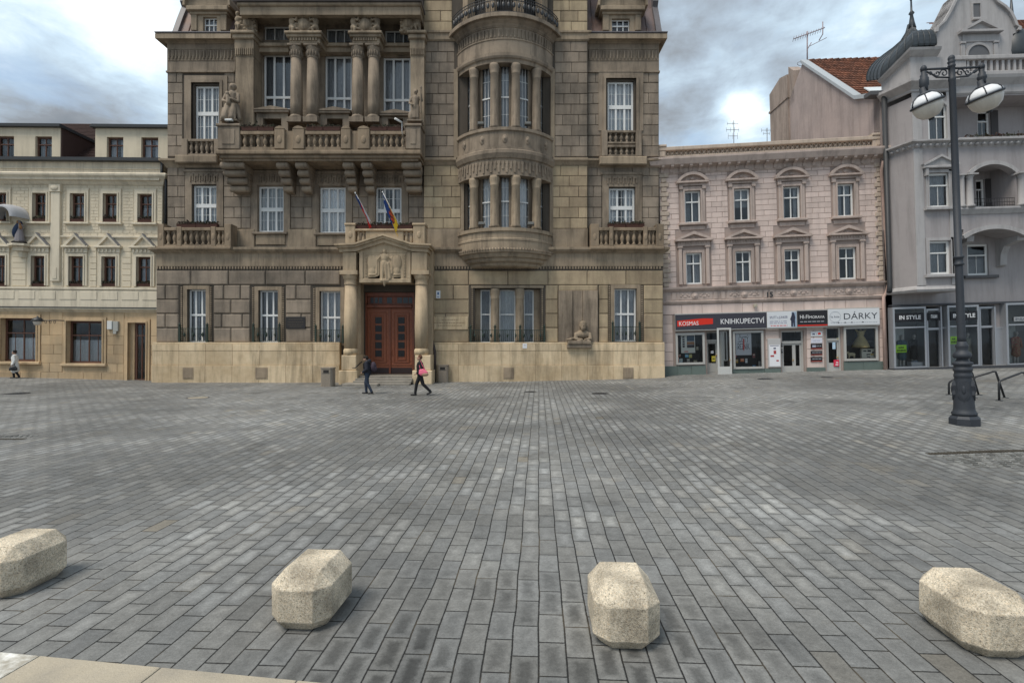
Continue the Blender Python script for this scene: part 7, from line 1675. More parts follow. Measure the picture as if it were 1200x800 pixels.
# front face with openings
w1 = gR(1088.6, 282, 1113.7, 321.5, A0); w2 = gR(1088, 202.5, 1113.7, 243, A0); w3 = gR(1087.5, 120, 1111.5, 165.5, A0)
q = MB(); wall_panel(q, o1u, o2u, zo0, zo1, A0, [w1, w2, w3], .22, 0)
q.quad((.12, 0, zo0), (o1u, A0, zo0), (o1u, A0, zo1), (.12, 0, zo1)); q.quad((o2u, 0, zo0), (o2u, A0, zo0), (o2u, A0, gZ(268, A0)), (o2u, 0, gZ(268, A0)))
q.f([q.v(.12, 0, zo0), q.v(o1u, A0, zo0), q.v(o2u, A0, zo0), q.v(o2u, 0, zo0)])
q.f([q.v(.12, 0, zo1), q.v(o1u, A0, zo1), q.v(o2u, A0, zo1), q.v(o2u, 0, zo1)])
q.build('oriel_wall', M['grey'], gr)
# raised bands and corner pilasters on the oriel
def oriel_band(q, prof, uend=None, drop=None):
    ue = uend or o2u
    pl = [(.12, 0), (o1u, A0), (ue, A0)]
    def ofs(d):                                    # offset the plan line outward
        t = Vector((o1u-.12, A0)).normalized(); n_ = Vector((-t.y, t.x)); k = d/(n_+Vector((0, 1))).normalized().dot(Vector((0, 1))); b = (n_+Vector((0, 1))).normalized()*k
        return [(.12+n_.x*d, n_.y*d), (o1u+b.x, A0+b.y), (ue, A0+d)]
    R0 = []
    for d, zz_ in prof: R0.append([q.v(a_, b_, zz_-(drop*(zz_-prof[0][1])/(prof[-1][1]-prof[0][1]) if drop and k_ == 0 else 0)) for k_, (a_, b_) in enumerate(ofs(d))])
    for A_, B_ in zip(R0, R0[1:]):
        for i in range(2): q.f((A_[i], A_[i+1], B_[i+1], B_[i]))
uF = gu(1330, A0)
q = MB()
oriel_band(q, [(0, zo0), (.1, zo0+.02), (.16, zo0+.14), (.06, zo0+.3), (0, zo0+.34)])
zb3 = gZ(171, A0, 1110)
oriel_band(q, [(0, zb3-.1), (.08, zb3), (.12, zb3+.12), (.3, zb3+.2), (.3, zb3+.28), (0, zb3+.34)], uF)
for i in range(46):
    x = o1u+.1+i*.36
    if x < uF: q.ell((x, A0+.13, zb3+.02), (.09, .12, .09), 8, 6)
for i in range(5): t = (i+.5)/5; q.ell((.12+(o1u-.12)*t-.08, A0*t+.1, zb3+.02), (.09, .1, .09), 8, 6)
zt3 = gZ(96, A0, 1100)
oriel_band(q, [(0, zt3-.55), (.06, zt3-.5), (.06, zt3-.4), (.3, zt3-.2), (.42, zt3-.1), (.42, zt3+.05), (.05, zt3+.12)])
oriel_band(q, [(.02, zt3+.12), (.02, zt3+1.35), (.12, zt3+1.42), (.3, zt3+1.6), (.34, zt3+1.72), (.0, zt3+1.8)], gu(1108, A0), .95)
q.quad((gu(1108, A0), A0, zt3+.12), (gu(1108, A0), 0, zt3+.12), (gu(1108, A0), 0, zt3+1.8), (gu(1108, A0), A0, zt3+1.8))
q.build('oriel_mouldings', M['greylt'], gr)
q = MB()
for a_, b_ in ((o1u+.02, o1u+.5), (o2u-.42, o2u-.0)):
    for z0_, z1_ in ((zo0+.36, zb3-.12), (zb3+.36, zt3-.57)): q.chbox(a_, b_, A0, A0+.05, z0_, z1_, .01)
for s_, t_ in ((w1, .16), (w2, .16)): surround(q, *s_, A0, t_, .05, False); q.chbox(s_[0]-.3, s_[1]+.3, A0, A0+.22, s_[2]-.16, s_[2]-.003, .02)
pzz = w2[3]+.22; c = (w2[0]+w2[1])/2; hw = (w2[1]-w2[0])/2+.35
q.chbox(c-hw, c+hw, A0, A0+.22, pzz, pzz+.12, .02); q.prism([(c-hw, pzz+.123), (c+hw, pzz+.123), (c+hw*.6, pzz+.30), (c, pzz+.58), (c-hw*.6, pzz+.30)], A0, A0+.14); q.prism([(c-hw, pzz+.123), (c-hw*.6, pzz+.30), (c, pzz+.58), (c+hw*.6, pzz+.30), (c+hw, pzz+.123), (c+hw*1.05, pzz+.22), (c+hw*.6, pzz+.40), (c, pzz+.70), (c-hw*.6, pzz+.40), (c-hw*1.05, pzz+.22)], A0, A0+.24)
for s1 in (-1, 1): q.chbox(c+s1*(hw-.2)-.08, c+s1*(hw-.2)+.08, A0, A0+.18, pzz-.4, pzz-.003, .02)
# arched head of the third floor window
cx3 = (w3[0]+w3[1])/2; r3 = (w3[1]-w3[0])/2; zs3 = w3[3]-r3
for s1 in (-1, 1):
    q.prism([(cx3+s1*r3, zs3)]+[(cx3+s1*r3*cos(pi/2*i/10), zs3+r3*sin(pi/2*i/10)) for i in range(11)]+[(cx3+s1*r3, w3[3])], A0-.2, A0-.01)
for i in range(20): t0, t1 = pi*i/20, pi*(i+1)/20; q.prism([(cx3+r3*cos(t0), zs3+r3*sin(t0)), (cx3+(r3+.14)*cos(t0), zs3+(r3+.14)*sin(t0)), (cx3+(r3+.14)*cos(t1), zs3+(r3+.14)*sin(t1)), (cx3+r3*cos(t1), zs3+r3*sin(t1))], A0-.02, A0+.06)
q.build('oriel_trim', M['greylt'], gr)
window(gr, *w1, A0-.14, 'tee', 'white', 'full', 'curtaindim', ft=.12); window(gr, *w2, A0-.14, 'tee', 'white', 'full', 'curtaindim', ft=.12); window(gr, *w3, A0-.14, 'tee', 'white', 'full', 'curtaindim', ft=.14)
window(gr, *win1, -.14, 'tee', 'white', 'lower', 'curtaindim', ft=.12)
q = MB(); q.chbox(win1[0]-.3, win1[1]+.4, 0, .2, win1[2]-.18, win1[2]-.02, .02); q.build('window_sill', M['greydk'], gr)
# ---- loggias right of the oriel
lz = [gZ(268, A0, 1160), gZ(243, A0, 1160), gZ(192, A0, 1165), gZ(168, A0, 1160), gZ(113, A0, 1160), gZ(87, A0, 1160), gZ(65.5, A0, 1160)]
L1, L2 = gu(1143, A0), gu(1196, A0)
q = MB()
ru = gu(1200, A0)
bays_ = []; b0 = o2u+.9; step = L2-L1+1.5
def segs(): return [(L1, L2), (L2+1.6, L2+1.6+(L2-L1))]
zsp2 = gZ(204, A0, 1165)
ops2 = [(a_, b_, lz[1], lz[2]) for a_, b_ in segs()]; ops3 = [(gu(1129, A0), uF-2, gZ(163, A0, 1160), gZ(112.5, A0, 1160))]
def arc(q, a_, b_, zs_, zt_, o0, o1, n=16):                      # flat arch filling the top corners of an opening
    c = (a_+b_)/2; hw = (b_-a_)/2; rise = zt_-zs_; R1 = (hw*hw+rise*rise)/(2*rise); cz_ = zt_-R1; am = math.asin(min(1, hw/R1))
    P = [(c+R1*sin(am*(2*i/n-1)), cz_+R1*cos(am*(2*i/n-1))) for i in range(n+1)]
    for i in range(n): q.prism([P[i], P[i+1], (P[i+1][0], zt_+.05), (P[i][0], zt_+.05)], o0, o1)
    return P
wall_panel(q, o2u, uF, lz[0], lz[4]+.1, A0, ops2+ops3, .0, 0)
for a_, b_ in segs():
    arc(q, a_, b_, zsp2, lz[2]-.04, A0-.35, A0-.003)
    q.quad((a_, A0, lz[1]), (a_, 0, lz[1]), (a_, 0, lz[2]), (a_, A0, lz[2])); q.quad((b_, A0, lz[1]), (b_, 0, lz[1]), (b_, 0, lz[2]), (b_, A0, lz[2]))
for zz_ in (lz[1], lz[2], ops3[0][2], ops3[0][3]): q.quad((o2u, 0, zz_), (uF, 0, zz_), (uF, A0, zz_), (o2u, A0, zz_))
q.quad((ops3[0][0], A0, ops3[0][2]), (ops3[0][0], 0, ops3[0][2]), (ops3[0][0], 0, ops3[0][3]), (ops3[0][0], A0, ops3[0][3]))
q.quad((o2u+.01, 0, lz[0]), (o2u+.01, A0, lz[0]), (o2u+.01, A0, lz[4]), (o2u+.01, 0, lz[4]))
q.quad((uF, 0, lz[0]), (uF, A0, lz[0]), (uF, A0, lz[5]), (uF, 0, lz[5]))
q.build('loggia_wall', M['grey'], gr, recalc=False)
# recessed wall behind
lw2 = gR(1144, 210, 1154.5, 243, 0); lw3 = gR(1146, 130, 1160.5, 163.5, 0)
q = MB(); wall_panel(q, 0, uE, gZ(268, 0)+.003, zE, -.02, [lw2, lw3], .2); q.build('wall', M['grey'], gr)
window(gr, *lw2, -.16, 'tee', 'white', None, ft=.1); window(gr, *lw3, -.16, 'tee', 'white', None, ft=.1)
for s_ in (lw2, lw3): q = MB(); q.box(s_[1]+.02, s_[1]+.42, -.01, .04, s_[2], s_[3]); q.build('shutter', flat('dark_shutter', (.06, .055, .055)), gr)
# bottom arch of the first floor, brackets, mouldings
q = MB(); a_, b_ = o2u+.02, uF-3
zq0, zq1 = gZ(280, A0, 1130), gZ(268.5, A0, 1165)
for k, (a_, b_) in enumerate(((gu(1133, A0), gu(1205, A0)), (gu(1215, A0), gu(1287, A0)))):
    P = arc(q, a_, b_, zq0, zq1, 0, A0-.003, 20)
q.build('loggia_soffit', M['grey'], gr)
q = MB()
for k, (a_, b_) in enumerate(((gu(1133, A0), gu(1205, A0)), (gu(1215, A0), gu(1287, A0)))):
    c = (a_+b_)/2; hw = (b_-a_)/2; rise = zq1-zq0; R1 = (hw*hw+rise*rise)/(2*rise); cz_ = zq1-R1; am = math.asin(hw/R1); n = 20
    P = [(c+R1*sin(am*(2*i/n-1)), cz_+R1*cos(am*(2*i/n-1))) for i in range(n+1)]; P2 = [(c+(R1+.22)*sin(am*(2*i/n-1)), cz_+(R1+.22)*cos(am*(2*i/n-1))) for i in range(n+1)]
    for i in range(n): q.prism([P[i], P[i+1], P2[i+1], P2[i]], A0-.01, A0+.1)
for x0, x1 in ((1128, 1136), (1186, 1194)):
    a_, b_ = gu(x0, .8), gu(x1, .8); zt_ = gZ(277, A0); q.sprism([(0, zt_), (A0-.15, zt_), (A0-.2, zt_-.3), (.5, zt_-.5), (.3, zt_-.9), (.25, zt_-1.5), (0, zt_-1.6)], a_, b_)
moulding(q, o2u, uF, A0, [(.04, lz[1]-.35), (.1, lz[1]-.25), (.2, lz[1]-.1), (.2, lz[1]-.005), (.05, lz[1])], False)
for a_, b_ in segs():                                            # arch rims and columns
    c = (a_+b_)/2; hw = (b_-a_)/2; rise = lz[2]-.04-zsp2; R1 = (hw*hw+rise*rise)/(2*rise); cz_ = lz[2]-.04-R1; am = math.asin(hw/R1); n = 16
    P = [(c+R1*sin(am*(2*i/n-1)), cz_+R1*cos(am*(2*i/n-1))) for i in range(n+1)]; P2 = [(c+(R1+.2)*sin(am*(2*i/n-1)), cz_+(R1+.2)*cos(am*(2*i/n-1))) for i in range(n+1)]
    for i in range(n): q.prism([P[i], P[i+1], P2[i+1], P2[i]], A0-.01, A0+.08)
q.build('loggia_mouldings', M['greylt'], gr)
hh = zsp2-lz[1]-.01
for x in (gu(1130.5, A0), L1-.18, L2+.18, L2+1.42):
    q = MB(); r_ = .17 if x > gu(1132, A0) else .11; q.lathe(0, 0, [(r_*1.3, 0), (r_*1.3, .1), (r_, .16), (r_*.92, hh-.2), (r_*1.1, hh-.16), (r_*1.2, hh-.08)], 14); q.box(-r_*1.7, r_*1.7, -r_*1.5, r_*1.5, hh-.08, hh); q.build('loggia_column', M['greylt'], gr, (x, -(A0+.12), lz[1]+.005))
q = MB()
for a_, b_ in segs():
    n = int((b_-a_)/.13)
    for i in range(n+1): x = a_+(b_-a_)*i/n; q.tube([(x, A0-.1, lz[1]), (x, A0-.1, lz[1]+.5)], .01, 4)
    for hz in (.12, .3, .5): q.tube([(a_, A0-.1, lz[1]+hz), (b_, A0-.1, lz[1]+hz)], .014, 5)
q.build('loggia_railing', M['iron'], gr)
# third floor parapet with plants, entablature and balustrade above
q = MB(); zp3 = ops3[0][2]; q.box(o2u+.2, uF-1, A0-.2, A0+.03, zp3-.2, zp3+.12)
z5 = lz[5]; moulding(q, o2u+.01, uF, A0, [(.03, lz[4]+.1), (.1, lz[4]+.18), (.1, lz[4]+.55), (.35, z5-.35), (.4, z5-.2), (.4, z5-.05), (.1, z5)], False)
q.box(o2u+.02, uF-.02, -.1, A0-.02, lz[4]+.12, z5-.3)
q.build('loggia_entablature', M['greylt'], gr)
q = MB(); rnd = random.Random(4)
for i in range(420):
    x, o_, z__ = rnd.uniform(o2u+.6, uF-1.2), A0-.05+rnd.uniform(-.1, .12), zp3+.1+abs(rnd.gauss(0, .08)); a_ = rnd.uniform(0, pi); s_ = rnd.uniform(.03, .06); q.quad((x-s_*cos(a_), o_-s_*sin(a_), z__), (x+s_*cos(a_), o_+s_*sin(a_), z__), (x+s_*.6, o_, z__+s_*1.6), (x-s_*.6, o_, z__+s_*1.5))
pl_ = empty('trailing_plants', GR.world(o2u, A0, zp3), GR.yaw, GR.t); tag(pl_, 'row of dark trailing plants on the parapet of the upper loggia', 'plants')
ob = q.build('foliage', M['heather'], pl_, recalc=False); ob.location = (-o2u, A0, -zp3)
q = MB(); q.chbox(o2u+.3, uF, A0-.28, A0+.06, z5+.005, z5+.16, .02); zt_ = lz[6]; q.chbox(o2u-.1, uF, A0-.3, A0+.12, zt_-.22, zt_, .03); q.chbox(o2u+.0, o2u+.7, A0-.28, A0+.04, z5+.163, zt_-.223, .02)
n = int((uF-o2u-.8)/.315)
for i in range(n): x = o2u+.75+i*.315; q.chbox(x+.02, x+.16, A0-.2, A0, z5+.163, zt_-.223, .01)
q.box(gu(1107, A0), o2u-.105, .0, A0+.03, zt3+.1, zt_-.01)
q.build('roof_balustrade', M['greylt'], gr)
q = MB(); q.quad((o2u, A0-.3, z5), (uF, A0-.3, z5), (uF, -2, z5), (o2u, -2, z5)); q.build('terrace', M['greydk'], gr, recalc=False)
# ---- curved gable
GO = -.25
def gp(px, py): return GR.p(px, py, GO)
gl = [gp(1098, 70), gp(1098, 42), gp(1094, 39), gp(1095, 34), gp(1104, 26), gp(1111, 14), gp(1117, 2), gp(1122, -8), gp(1132, -17), gp(1142, -20), gp(1152, -17), gp(1162, -8), gp(1168, 2), gp(1177, 8), gp(1184, 15), gp(1189, 25), gp(1191, 31), gp(1195, 33), gp(1194, 37), gp(1187, 40), gp(1187, 75)]
zbg = gZ(75, GO, 1140); q = MB(); q.prism([(gl[0][0], zbg)]+gl[1:-1]+[(gl[-1][0], zbg)], -1.2, GO); q.build('gable', M['greylt'], gr)
q = MB(); ol = gl[2:-2]; c_ = gp(1143, 30)
for a_, b_ in zip(ol, ol[1:]):
    k = .93; ia = (c_[0]+(a_[0]-c_[0])*k, c_[1]+(a_[1]-c_[1])*k); ib = (c_[0]+(b_[0]-c_[0])*k, c_[1]+(b_[1]-c_[1])*k); q.prism([a_, b_, ib, ia], -1.25, GO+.14)
for y0, x0, x1 in ((42, 1122, 1171),):
    a_, b_ = gp(x0, y0)[0], gp(x1, y0)[0]; zz_ = gZ(40.5, GO, 1146); cc = (a_+b_)/2; q.chbox(a_, b_, GO, GO+.3, zz_, zz_+.14, .02); q.prism([(a_, zz_+.143), (b_, zz_+.143), (cc, zz_+.62)], GO, GO+.1)
    for s1, e0 in ((1, a_), (-1, b_)): q.prism([(e0, zz_+.143), (e0+s1*.3, zz_+.143), (cc, zz_+.6), (cc, zz_+.76)], GO, GO+.28)
    q.chbox(a_+.25, b_-.25, GO, GO+.06, zz_-.45, zz_-.003, .02)
    for x in (a_+.1, b_-.4): q.chbox(x, x+.3, GO, GO+.12, zz_-.55, zz_-.42, .02); q.chbox(x+.03, x+.27, GO, GO+.07, zbg, zz_-.553, .02)
q.build('gable_trim', M['greylt'], gr)
q = MB(); c, zc_ = gp(1146, 66); R1 = .62
for i in range(16): t0, t1 = pi*i/16, pi*(i+1)/16; q.prism([(c+R1*cos(t0), zc_+R1*sin(t0)), (c+(R1+.14)*cos(t0), zc_+(R1+.14)*sin(t0)), (c+(R1+.14)*cos(t1), zc_+(R1+.14)*sin(t1)), (c+R1*cos(t1), zc_+R1*sin(t1))], GO, GO+.08)
q.build('gable_arch', M['greylt'], gr)
q = MB(); q.prism([(c+R1*cos(pi*i/16), zc_+R1*sin(pi*i/16)) for i in range(17)]+[(c-R1, zbg), (c+R1, zbg)], GO+.003, GO+.03); w_ = q.build('gable_window', flat('niche_grey', (.13, .13, .135)), gr)
q = MB(); a_, b_, cc, d_ = gR(1139.5, 5, 1148, 22, GO); q.box(a_, b_, GO+.003, GO+.02, cc, d_); q.build('gable_window', flat('niche_grey', (.13, .13, .135)), gr); q = MB(); surround(q, a_, b_, cc, d_, GO, .08, .04); q.build('window_sill', M['greylt'], gr)
# ---- domed turret roof over the oriel
q = MB(); plan = [(-.02, .2), (o1u-.05, A0+.3), (gu(1107, A0+.3), A0+.3), (gu(1107, A0+.3), -.9), (.5, -1.6)]
ap = (gu(1069, .5, 45), .5); zd = zt3+1.80
steps = [(1.0, 0), (1.03, .1), (1.03, .32), (1.0, .58), (.93, .80), (.80, .97), (.62, 1.08), (.42, 1.17), (.24, 1.32), (.13, 1.62), (.08, 2.0)]
rings = []
fine = []
for i in range(len(plan)):
    a_, b_ = plan[i], plan[(i+1) % len(plan)]; 
    for k in range(4): fine.append((a_[0]+(b_[0]-a_[0])*k/4, a_[1]+(b_[1]-a_[1])*k/4))
for s_, dz in steps: rings.append([q.v(ap[0]+(x-ap[0])*s_, ap[1]+(o_-ap[1])*s_, zd+dz-.95*min(1, s_)*max(0, min(1, (o1u-x)/o1u))) for x, o_ in fine])
for A_, B_ in zip(rings, rings[1:]):
    for i in range(len(fine)): j = (i+1) % len(fine); q.f((A_[i], A_[j], B_[j], B_[i]))
q.f(rings[-1]); q.build('turret_roof', M['copper'], gr)
q = MB()
for i in range(0, len(fine)): q.tube([(ap[0]+(fine[i][0]-ap[0])*s_*1.005, ap[1]+(fine[i][1]-ap[1])*s_*1.005, zd+dz-.95*min(1, s_)*max(0, min(1, (o1u-fine[i][0])/o1u))) for s_, dz in steps], .028, 5)
q.build('turret_seams', M['copper'], gr)
q = MB(); zf_ = zd+1.9; q.lathe(ap[0], ap[1], [(.2, zf_-.25), (.13, zf_+.1), (.07, zf_+.5), (.14, zf_+.6), (.05, zf_+.75), (.04, zf_+1.3), (.1, zf_+1.45), (.27, zf_+1.6), (.1, zf_+1.75), (.035, zf_+1.9), (.03, zf_+2.6), (.01, zf_+3.4)], 14); q.build('finial', M['copper'], gr)
# second dome and roof at the right edge
q = MB(); cc = gu(1203, -.5); zz_ = gZ(68, -.5, 1195); q.lathe(cc, -.8, [(.75, zz_-.3), (.85, zz_+.3), (.8, zz_+.9), (.55, zz_+1.5), (.2, zz_+2.0), (.1, zz_+2.6), (.02, zz_+4)], 16); q.build('turret_roof', M['copper'], gr)
tiled(gu(1158, -3), gu(1330, -3), -3.0, gZ(40, -3, 1190), -7.0, 24.5, 'tile_roof')
# dark downpipe and gutter at its left edge
q = MB(); q.tube([(.02, .3, gZ(110, 0, 1041)), (.02, .3, gZ(335, 0, 1044)), (-.1, .4, gZ(343, 0, 1044))], .13, 10); q.build('downpipe', M['gutter'], gr)
q = MB(); q.box(-.7, .35, -.3, .25, gZ(113, 0, 1036), gZ(108.5, 0, 1036)); q.build('gutter', M['greydk'], gr)
# aerials on its ridge
uu, zz = GR.p(938, 74, -7.4)
def wpt(px, py, Z_): return Vector(((px-600)/600*Z_, Z_, CAMH+(400-py)/600*Z_))
b0 = wpt(946, 76, 37); r = tag(empty('aerial', b0), 'tall rake aerial on the gable top of the tiled roof', 'aerial', 'aerials on the roofs'); am_ = flat('aerial_rose', (.30, .24, .25), .5)
q = MB(); q.tube([(0, 0, -.2), (0, 0, 2.4)], .045, 8); q.build('mast', am_, r); q = MB(); q.tube([(-1.0, 0, 1.85), (1.15, .2, 2.55)], .03, 6)
for i in range(13): x = -1.0+2.15*i/12; zz_ = 1.85+.7*i/12; q.tube([(x, -.1, zz_-.14), (x, .1, zz_+.14)], .016, 4)
q.tube([(1.12, 0, 3.1), (1.12, 0, 2.2), (.85, 0, 1.75)], .035, 6); q.tube([(.1, 0, 1.3), (1.4, 0, 1.95)], .022, 6); q.tube([(.0, 0, 1.1), (.3, 0, 1.6)], .03, 6); q.build('elements', am_, r)
b0 = wpt(944, 79, 36.8); r = tag(empty('aerial', b0), 'small loop aerial beside the foot of the tall rake aerial', 'aerial', 'aerials on the roofs'); q = MB(); q.tube([(0, 0, -.3), (0, 0, .35)], .02, 6); q.build('mast', flat('aerial_metal', (.16, .15, .15)), r); q = MB(); q.tube([(-.25+.35*cos(2*pi*i/16), 0, .25+.16*sin(2*pi*i/16)) for i in range(17)], .018, 5); q.tube([(.1, 0, .1), (.35, 0, .2)], .015, 5); q.tube([(.35, 0, -.05), (.35, 0, .5)], .018, 5); q.build('elements', flat('aerial_metal', (.16, .15, .15)), r)
# ---- shopfronts
SO2 = .35
zb_s = z0s+.08
def bayfront(x0, x1, y0, y1, label_sign, transom_y, sgn=None, open_=True):
    a0, a1, b0, b1 = gR(x0, y0, x1, y1, SO2); b0 = zb_s; w, h = a1-a0, b1-b0; ft = .11; m_ = MB()
    m_.box(0, ft, -.5, .03, 0, h); m_.box(w-ft, w, -.5, .03, 0, h); m_.box(ft, w-ft, -.5, .03, h-ft, h); m_.box(ft, w-ft, -.5, .03, 0, ft*.7); zt_ = GR.p((x0+x1)/2, transom_y, SO2)[1]-b0; m_.box(ft, w-ft, -.05, .04, zt_-.04, zt_+.04)
    o = m_.build('shop_window', M['alu'], gr, (a0, -SO2, b0)); g = MB(); g.quad((ft, 0, .08), (w-ft, 0, .08), (w-ft, 0, h-ft), (ft, 0, h-ft)); g.build('pane', M['shopglass'], o, recalc=False)
    g = MB(); g.quad((ft, -.06, .08), (ft, -.45, .08), (ft, -.45, h-ft), (ft, -.06, h-ft)); 
    return a0, a1, b0, b1
f1 = bayfront(1046.5, 1085.5, 359.5, 430, 0, 383.5); f2 = bayfront(1110.5, 1147.5, 357.5, 427.5, 0, 382); f3 = bayfront(1179, 1222, 354.5, 426, 0, 380)
for x0, x1, y0 in ((1086, 1102.5, 361.5), (1148, 1165.5, 359)):
    q = MB(); a0, a1, b0, b1 = gR(x0, y0, x1, 429, .1); b0 = zb_s; q.box(a0, a0+.09, -.05, .12, b0, b1); q.box(a1-.09, a1, -.05, .12, b0, b1); q.box(a0+.09, a1-.09, -.05, .12, b1-.12, b1); q.box(a0+.09, a1-.09, -.04, .11, b1-1.2, b1-1.08); df_ = q.build('glass_door', M['alu'], gr); q = MB(); q.quad((a0+.09, .03, b0), (a1-.09, .03, b0), (a1-.09, .03, b1-.12), (a0+.09, .03, b1-.12)); q.build('pane', M['shopglass'], df_, recalc=False)
for x0, x1 in ((1103, 1109.5), (1166, 1178)):
    q = MB(); a0, a1, b0, b1 = gR(x0, 359, x1, 429, .2); q.box(a0, a0+.08, -.1, .2, zb_s, b1); q.box(a1-.08, a1, -.1, .2, zb_s, b1); q.box(a0+.08, a1-.08, -.1, .16, b1-1.25, b1-1.15)
    if x0 > 1150: q.box(a0+.083, a0+.5, -.1, .14, zb_s, b1-1.253)
    q.build('shop_pilaster', M['alu'], gr)
q = MB(); zl = gZ(357, .2, 1120); q.box(gu(1045, .2), uE, -.1, .3, zl, zl+.1); q.box(gu(1044, .3), uE, .0, SO2+.12, z0s-1.5, zb_s-.01); q.build('shop_base', flat('dark_base', (.06, .062, .07)), gr)
q = MB(); q.quad((0, -1.5, -1), (uE, -1.5, -1), (uE, -1.5, zl+.2), (0, -1.5, zl+.2)); q.build('shop_interior', flat('interior_grey', (.16, .165, .165)), gr, recalc=False)
q = MB(); q.box(0.05, uE, -1.5, .3, zb_s-.05, zb_s); q.build('shop_floor', flat('shop_floor', (.25, .24, .23)), gr)
def gsign(x0, y0, x1, y1, label, txt, tw, mt=sb, off=SO2+.04, tm=None):
    a0, a1, b0, b1 = gR(x0, y0, x1, y1, off); r = tag(empty('shop_sign', GR.world(a0, off, b0), GR.yaw, GR.t), label, 'shop sign', 'shop signs over the ground floor'); w, h = a1-a0, b1-b0
    q = MB(); q.chbox(0, w, 0, .03, 0, h, .005); q.build('face', mt, r); me = text_mesh(txt, h*.62, tm or sw, .003, w*tw, .008); link('lettering', me, r, (w*(1-tw)/2, -.034, h*.30)); return r, w, h
gsign(1049.3, 366.8, 1082.6, 377, 'black sign reading IN STYLE in the shopfront beside the pink building', 'IN STYLE', .76); gsign(1113.5, 364.6, 1145, 375, 'black sign reading IN STYLE in the shopfront behind the lamp post', 'IN STYLE', .82)
gsign(1086.8, 366.2, 1101.2, 375.2, 'small black sign above the glass door between the shopfronts', 'ITALIAN', .5, off=.14)
gsign(1188, 371, 1215, 376, 'faint grey sign in the shopfront at the right edge', 'NAŠE', .9, flat('sign_dim', (.33, .34, .35)), tm=flat('sign_dim_text', (.16, .17, .19)))
lime = flat('poster_lime', (.42, .75, .05))
def gposter(x0, y0, x1, y1, label, txts):
    a0, a1, b0, b1 = gR(x0, y0, x1, y1, SO2-.03); r = tag(empty('poster', GR.world(a0, SO2-.03, b0), GR.yaw, GR.t), label, 'poster'); w, h = a1-a0, b1-b0; q = MB(); q.chbox(0, w, -.01, .01, 0, h, .003); q.build('panel', lime, r)
    for tx, zf_, s_ in txts: me = text_mesh(tx, h*.3, sb, .002, w*s_, .006); link('lettering', me, r, (w*(1-s_)/2, -.014, h*zf_))
gposter(1049.8, 404, 1062.3, 413, 'lime green poster in the first IN STYLE window', [('NOVÁ', .55, .5), ('KOLEKCE', .16, .8)]); gposter(1113.5, 394, 1121.5, 403, 'lime green poster half hidden behind the lamp post', [('NOVÁ', .55, .5), ('KOLEKCE', .16, .8)])
# goods inside the shopfronts
def mannequin(px, h, col, label, off=-.1):
    uu = gu(px, off); r = tag(empty('mannequin', GR.world(uu, off, zb_s), GR.yaw), label, 'mannequin', 'mannequins in the shopfronts'); q = MB()
    q.cap((0, 0, .9), (0, 0, 1.4), .14, .17); q.ell((0, 0, 1.48), (.21, .12, .1)); q.cap((-.22, 0, 1.45), (-.27, .05, .95), .06, .045); q.cap((.22, 0, 1.45), (.27, .05, .95), .06, .045); q.cap((0, 0, 1.0), (0, 0, .6), .17, .22); remeshed(q, 'clothes', col, .02, 1, r)
    q = MB(); q.cap((-.08, 0, .7), (-.09, 0, .08), .07, .04); q.cap((.08, 0, .7), (.09, 0, .08), .07, .04); q.cap((0, 0, 1.5), (0, 0, 1.62), .05, .05); q.ell((0, .01, 1.74), (.08, .1, .12)); q.lathe(0, 0, [(.2, 0), (.2, .03), (.02, .04)], 14); remeshed(q, 'body', flat('mannequin_pale', (.4, .38, .36)), .02, 1, r)
mannequin(1056, 1.7, mat('teal_cloth', (.06, .11, .14), var=.3, bump=0), 'mannequin in a dull teal top in the first IN STYLE window'); mannequin(1070, 1.7, mat('black_dress', (.02, .02, .022), bump=0), 'mannequin in black in the first IN STYLE window', -.3); mannequin(1079, 1.7, mat('grey_dress', (.12, .12, .13), bump=0), 'mannequin in grey at the right of the first IN STYLE window', -.5)
mannequin(1133, 1.7, mat('beige_dress', (.25, .24, .21), bump=0), 'mannequin in beige right of the lamp post in the second IN STYLE window'); mannequin(1142, 1.7, mat('olive_dress', (.09, .09, .06), bump=0), 'mannequin in dark olive in the second IN STYLE window', -.4)
mannequin(1190, 1.7, mat('patterned_cloth', (.28, .2, .13), var=.5, scale=20, c2=(.3, .06, .06), c2s=12, bump=0), 'mannequin in a red and tan patterned top in the shopfront at the right edge')
for x in (1049, 1112, 1181): q = MB(); a_ = gu(x, .1); q.box(a_, a_+.75, -.25, -.2, zb_s+.0, zb_s+2.3); q.build('display_panel', flat('display_pale', (.36, .38, .37)), gr)
uu = gu(1073, .15); r = tag(empty('display_plinth', GR.world(uu, .1, zb_s), GR.yaw), 'low white display block with a folded scarf in the first IN STYLE window', 'display block'); q = MB(); q.chbox(-.3, .4, -.25, .08, 0, .3, .01); q.build('block', flat('block_white', (.5, .5, .52)), r); q = MB(); q.ell((.0, -.08, .33), (.2, .12, .05)); q.build('scarf', flat('scarf_blue', (.2, .25, .32)), r)

